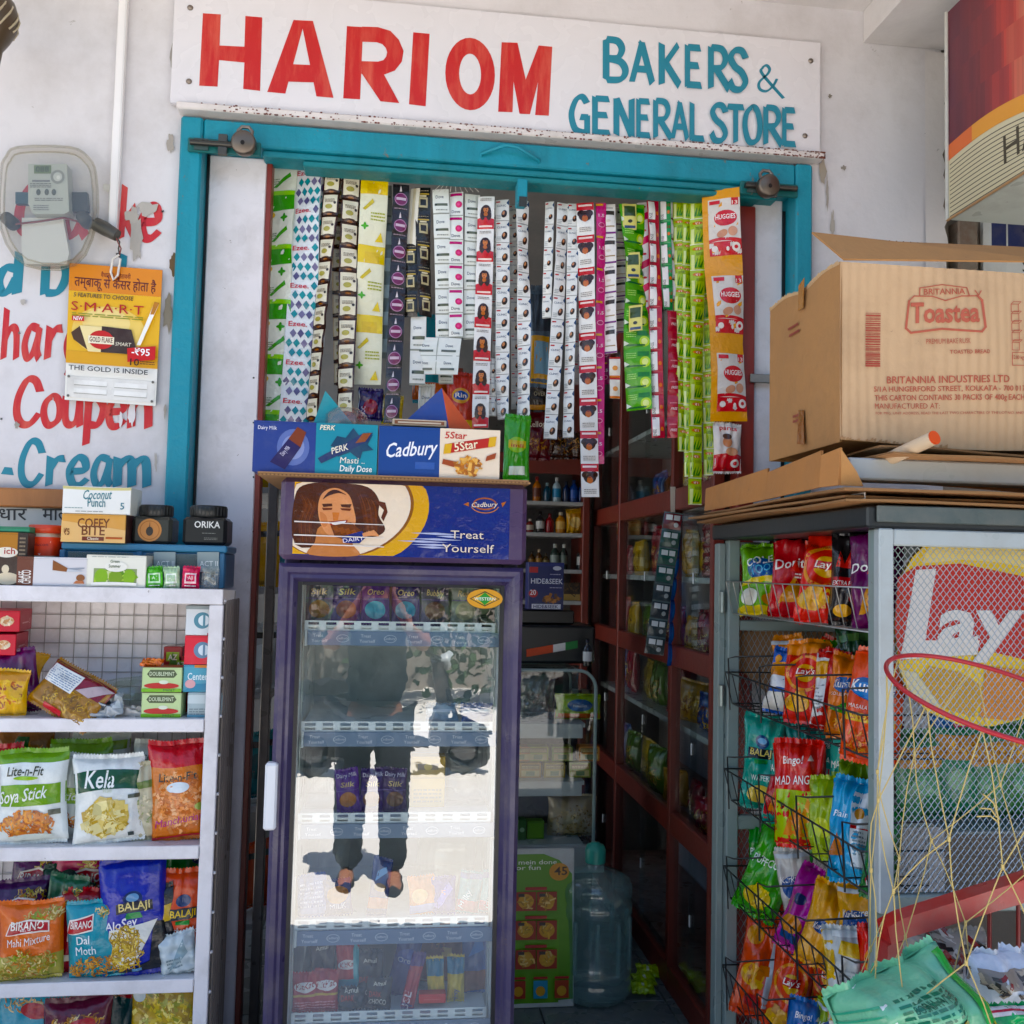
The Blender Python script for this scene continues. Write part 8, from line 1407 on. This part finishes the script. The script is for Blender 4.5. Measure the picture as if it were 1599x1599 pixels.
def chain(st, pts, rs):
    for p, r in zip(pts, rs): V.append(p); rad.append(r); Ed.append((st, len(V)-1)); st = len(V)-1
    return st
for sx in (-1, 1):
    chain(0, [(sx*.10, -3.25, .78), (sx*.115, -3.23+.02*sx, .40), (sx*.12, -3.26+.03*sx, -.04), (sx*.13, -3.15+.03*sx, -.08), (sx*.135, -3.08+.03*sx, -.09)], [.07, .05, .036, .04, .03])
    wr_ = chain(3, [(sx*.18, -3.25, 1.33), (sx*.25, -3.17, 1.13), (sx*.085, -3.02, 1.40)], [.062, .046, .03])
    hn = chain(wr_, [(sx*.06, -2.985, 1.455)], [.028])
    for f in range(4): chain(hn, [(sx*(.05-.001*f), -2.955, 1.47+f*.016), (sx*(.032-.001*f), -2.935+.004*f, 1.475+f*.017), (sx*.018, -2.932, 1.476+f*.017)], [.010, .009, .008])
    chain(hn, [(sx*.05, -2.99, 1.485), (sx*.034, -2.985, 1.50)], [.011, .009])
body = skinned('body', V, Ed, rad, 'skin', pe, '#8a5a40')
Vs, rs, Es = [(0, -3.25, .80)]+[V[i] for i in range(1, 5)], [.180, .165, .170, .155, .06], [(i, i+1) for i in range(4)]
for sx in (-1, 1): n = len(Vs); Vs += [(sx*.18, -3.25, 1.33), (sx*.232, -3.19, 1.19)]; rs += [.08, .066]; Es += [(3, n), (n, n+1)]
skinned('shirt', Vs, Es, rs, 'cloth', pe, '#1d2226')
Vs, rs, Es = [(0, -3.25, .88)], [.185], []
for sx in (-1, 1): n = len(Vs); Vs += [(sx*.10, -3.25, .78), (sx*.115, -3.23+.02*sx, .40), (sx*.12, -3.255+.03*sx, -.045)]; rs += [.135, .09, .075]; Es += [(0, n), (n, n+1), (n+1, n+2)]
skinned('trousers', Vs, Es, rs, 'cloth', pe, '#20242c')
b = MB(); b.lathe([(.0001, .115), (.05, .105), (.09, .07), (.104, .02), (.100, -.03), (.09, -.06)], (0, -3.25, 1.60), '#141110', 20); b.build('hair', 'cloth', pe)
b = MB()
for sx in (-1, 1): b.lathe([(.0001, .012), (.010, .008), (.012, 0)], (sx*.035, -3.140, 1.585), '#e6e2da', 10, (0, 1, 0)); b.lathe([(.0001, .015), (.005, .012)], (sx*.035, -3.140, 1.585), '#1a1412', 8, (0, 1, 0))
b.build('eye_pair', 'plastic', pe)
b = MB(); b.tube([(0, -3.135, 1.585), (0, -3.118, 1.55), (0, -3.128, 1.538)], [.008, .015, .012], '#8a5a40', 8); b.build('nose', 'skin', pe)
b = MB(); b.tube([(-.028, -3.138, 1.508), (0, -3.128, 1.504), (.028, -3.138, 1.508)], [.004, .008, .004], '#7a3f38', 8); b.build('mouth', 'skin', pe)
for sx in (-1, 1): b = MB(); b.lathe([(.0001, .012), (.018, .010), (.022, 0)], (sx*.092, -3.235, 1.575), '#85563c', 10, (sx, 0, 0)); b.build('ear', 'skin', pe)
for sx in (-1, 1): b = MB(); x_, y_ = sx*.13, -3.19+.03*sx; b.grid(lambda u, v: Vector((x_+.052*math.cos(u)*(1-.25*abs(v))*math.sin(math.acos(max(-1, min(1, v*.98)))), y_+.145*v, G0+.001+.085*max(0, math.sin(u))*(1-.35*v)*math.sin(math.acos(max(-1, min(1, v*.98))))**.5)), lin(0, 2*math.pi, 20), lin(-1, 1, 12), '#1a1a1c'); b.build('shoe', 'cloth', pe)
ph_ = MB(); ph_.box((-.037, -2.934, 1.425), (.037, -2.924, 1.575), '#17181a', .004); ph_.build('phone', 'plastic', None, 'black phone held up in both hands before the face', 'phone')
pe.location.x -= .06; bpy.data.objects['phone'].location.x -= .06
# parked scooter
sc_ = empty('scooter', (.1, -6.4, G0), 'dark parked scooter standing across the sunlit street', 'scooter'); cy = -6.4
for x in (-.62, .66):
    b = MB(); o = Vector((x, cy, G0+.225)); b.lathe([(.14, -.045), (.19, -.055), (.222, -.03), (.225, 0), (.222, .03), (.19, .055), (.14, .045)], o, '#151515', 28, (0, 1, 0)); w_ = b.build('wheel', 'plastic', sc_)
    b = MB(); b.lathe([(.0001, -.03), (.05, -.03), (.139, -.02), (.139, .02), (.05, .03), (.0001, .03)], o, '#5d5f62', 24, (0, 1, 0)); b.build('rim', 'metal', w_)
def sidep(pts, wd, col, nm, m='enamel'): b = MB(); b.prism([(x, cy-wd/2, G0+z) for x, z in pts], (0, wd, 0), col); return b.build(nm, m, sc_)
sidep([(-.95, .50), (-.80, .38), (-.35, .30), (-.05, .28), (.0, .34), (-.12, .62), (-.5, .70), (-.98, .68)], .30, '#22262c', 'body')
sidep([(-.98, .69), (-.5, .71), (-.1, .69), (-.08, .75), (-.45, .80), (-.95, .78)], .27, '#141414', 'seat', 'cloth')
sidep([(-.05, .27), (.40, .26), (.42, .31), (.0, .335)], .28, '#1d2024', 'footboard')
sidep([(.36, .30), (.50, .28), (.52, .6), (.45, .98), (.36, .98), (.40, .6)], .36, '#22262c', 'leg_shield')
sidep([(.50, .47), (.62, .50), (.82, .42), (.90, .34), (.86, .33), (.72, .40), (.52, .36)], .16, '#22262c', 'front_mudguard')
b = MB(); b.tube([(.62, cy, G0+.24), (.46, cy, G0+.95)], .025, '#3a3c3e', 8); b.tube([(.36, cy-.33, G0+1.02), (.42, cy-.1, G0+1.0), (.42, cy+.1, G0+1.0), (.36, cy+.33, G0+1.02)], .018, '#1c1c1c', 8); b.build('handlebar', 'metal', sc_)
b = MB(); b.lathe([(.0001, .05), (.05, .04), (.075, 0), (.05, -.06)], (.5, cy, G0+.98), '#9aa0a0', 16, (1, 0, 0)); b.build('headlight', 'plastic', sc_)
for y in (-.3, .3): b = MB(); b.tube([(.36, cy+y, G0+1.02), (.33, cy+y*1.1, G0+1.2)], .006, '#1c1c1c', 6); b.lathe([(.0001, .006), (.045, .004), (.048, -.006)], (.33, cy+y*1.1, G0+1.22), '#2a2c2c', 12, (-1, 0, 0)); b.build('mirror', 'metal', sc_)
# trees across the street
def tree(x, y, h, r, lab):
    t = empty('tree', (x, y, G0), lab, 'tree', 'trees across the street'); rr = random.Random(int(x*10))
    b = MB(); b.tube([(x, y, G0), (x+.05, y, G0+h*.3), (x-.05, y, G0+h*.6), (x, y, G0+h*.8)], [.16, .13, .09, .04], '#4a3a2a', 10)
    for k in range(6): a = k*1.05; b.tube([(x, y, G0+h*(.28+.06*k)), (x+math.cos(a)*r*.6, y+math.sin(a)*r*.6, G0+h*(.45+.07*k))], [.06, .02], '#4a3a2a', 6)
    b.build('trunk', 'wood', t); b = MB(); vs, fs, cs = [], [], []
    cl = [(rr.uniform(-.75, .75)*r, rr.uniform(-.7, .7)*r, h*rr.uniform(.14, .95)) for _ in range(26)]
    for i in range(3200):
        q = rr.choice(cl); s_ = r*.42; p = Vector((x+q[0]+rr.gauss(0, s_*.5), y+q[1]+rr.gauss(0, s_*.5), max(G0+.1, G0+q[2]+rr.gauss(0, s_*.5))))
        u = Vector((rr.uniform(-1, 1), rr.uniform(-1, 1), rr.uniform(-1, 1))).normalized()*.10; v = u.orthogonal().normalized()*.05; n = len(vs)
        vs += [p-u, p+v, p+u, p-v]; fs.append((n, n+1, n+2, n+3)); f = rr.uniform(.6, 1.3); cs.append((.035*f, .07*f, .02*f))
    b.add(vs, fs, cs); b.build('crown', 'leaf', t)
for x, y, h, r, lab in ((-7, -12.2, 4.6, 1.9, 'wide low tree at the far end of the row across the street'), (-4.2, -11.6, 5.2, 1.8, 'second tree of the row across the street'), (-1.3, -12, 5.6, 1.9, 'tall tree straight across from the fridge'), (1.6, -11.7, 5.0, 1.8, 'bushy tree just past the one facing the fridge'), (4.6, -12.1, 5.4, 1.9, 'tree second to last in the row across the street'), (7.4, -11.8, 4.8, 1.9, 'last tree of the row on the snack rack side')):
    tree(x, y, h, r, lab)
b = MB(); b.box((-30, -14.2, G0-.05), (30, -14, 2.4), '#8a8278'); b.build('boundary_wall', 'plaster', None, 'long grey boundary wall behind the trees across the street', 'wall')
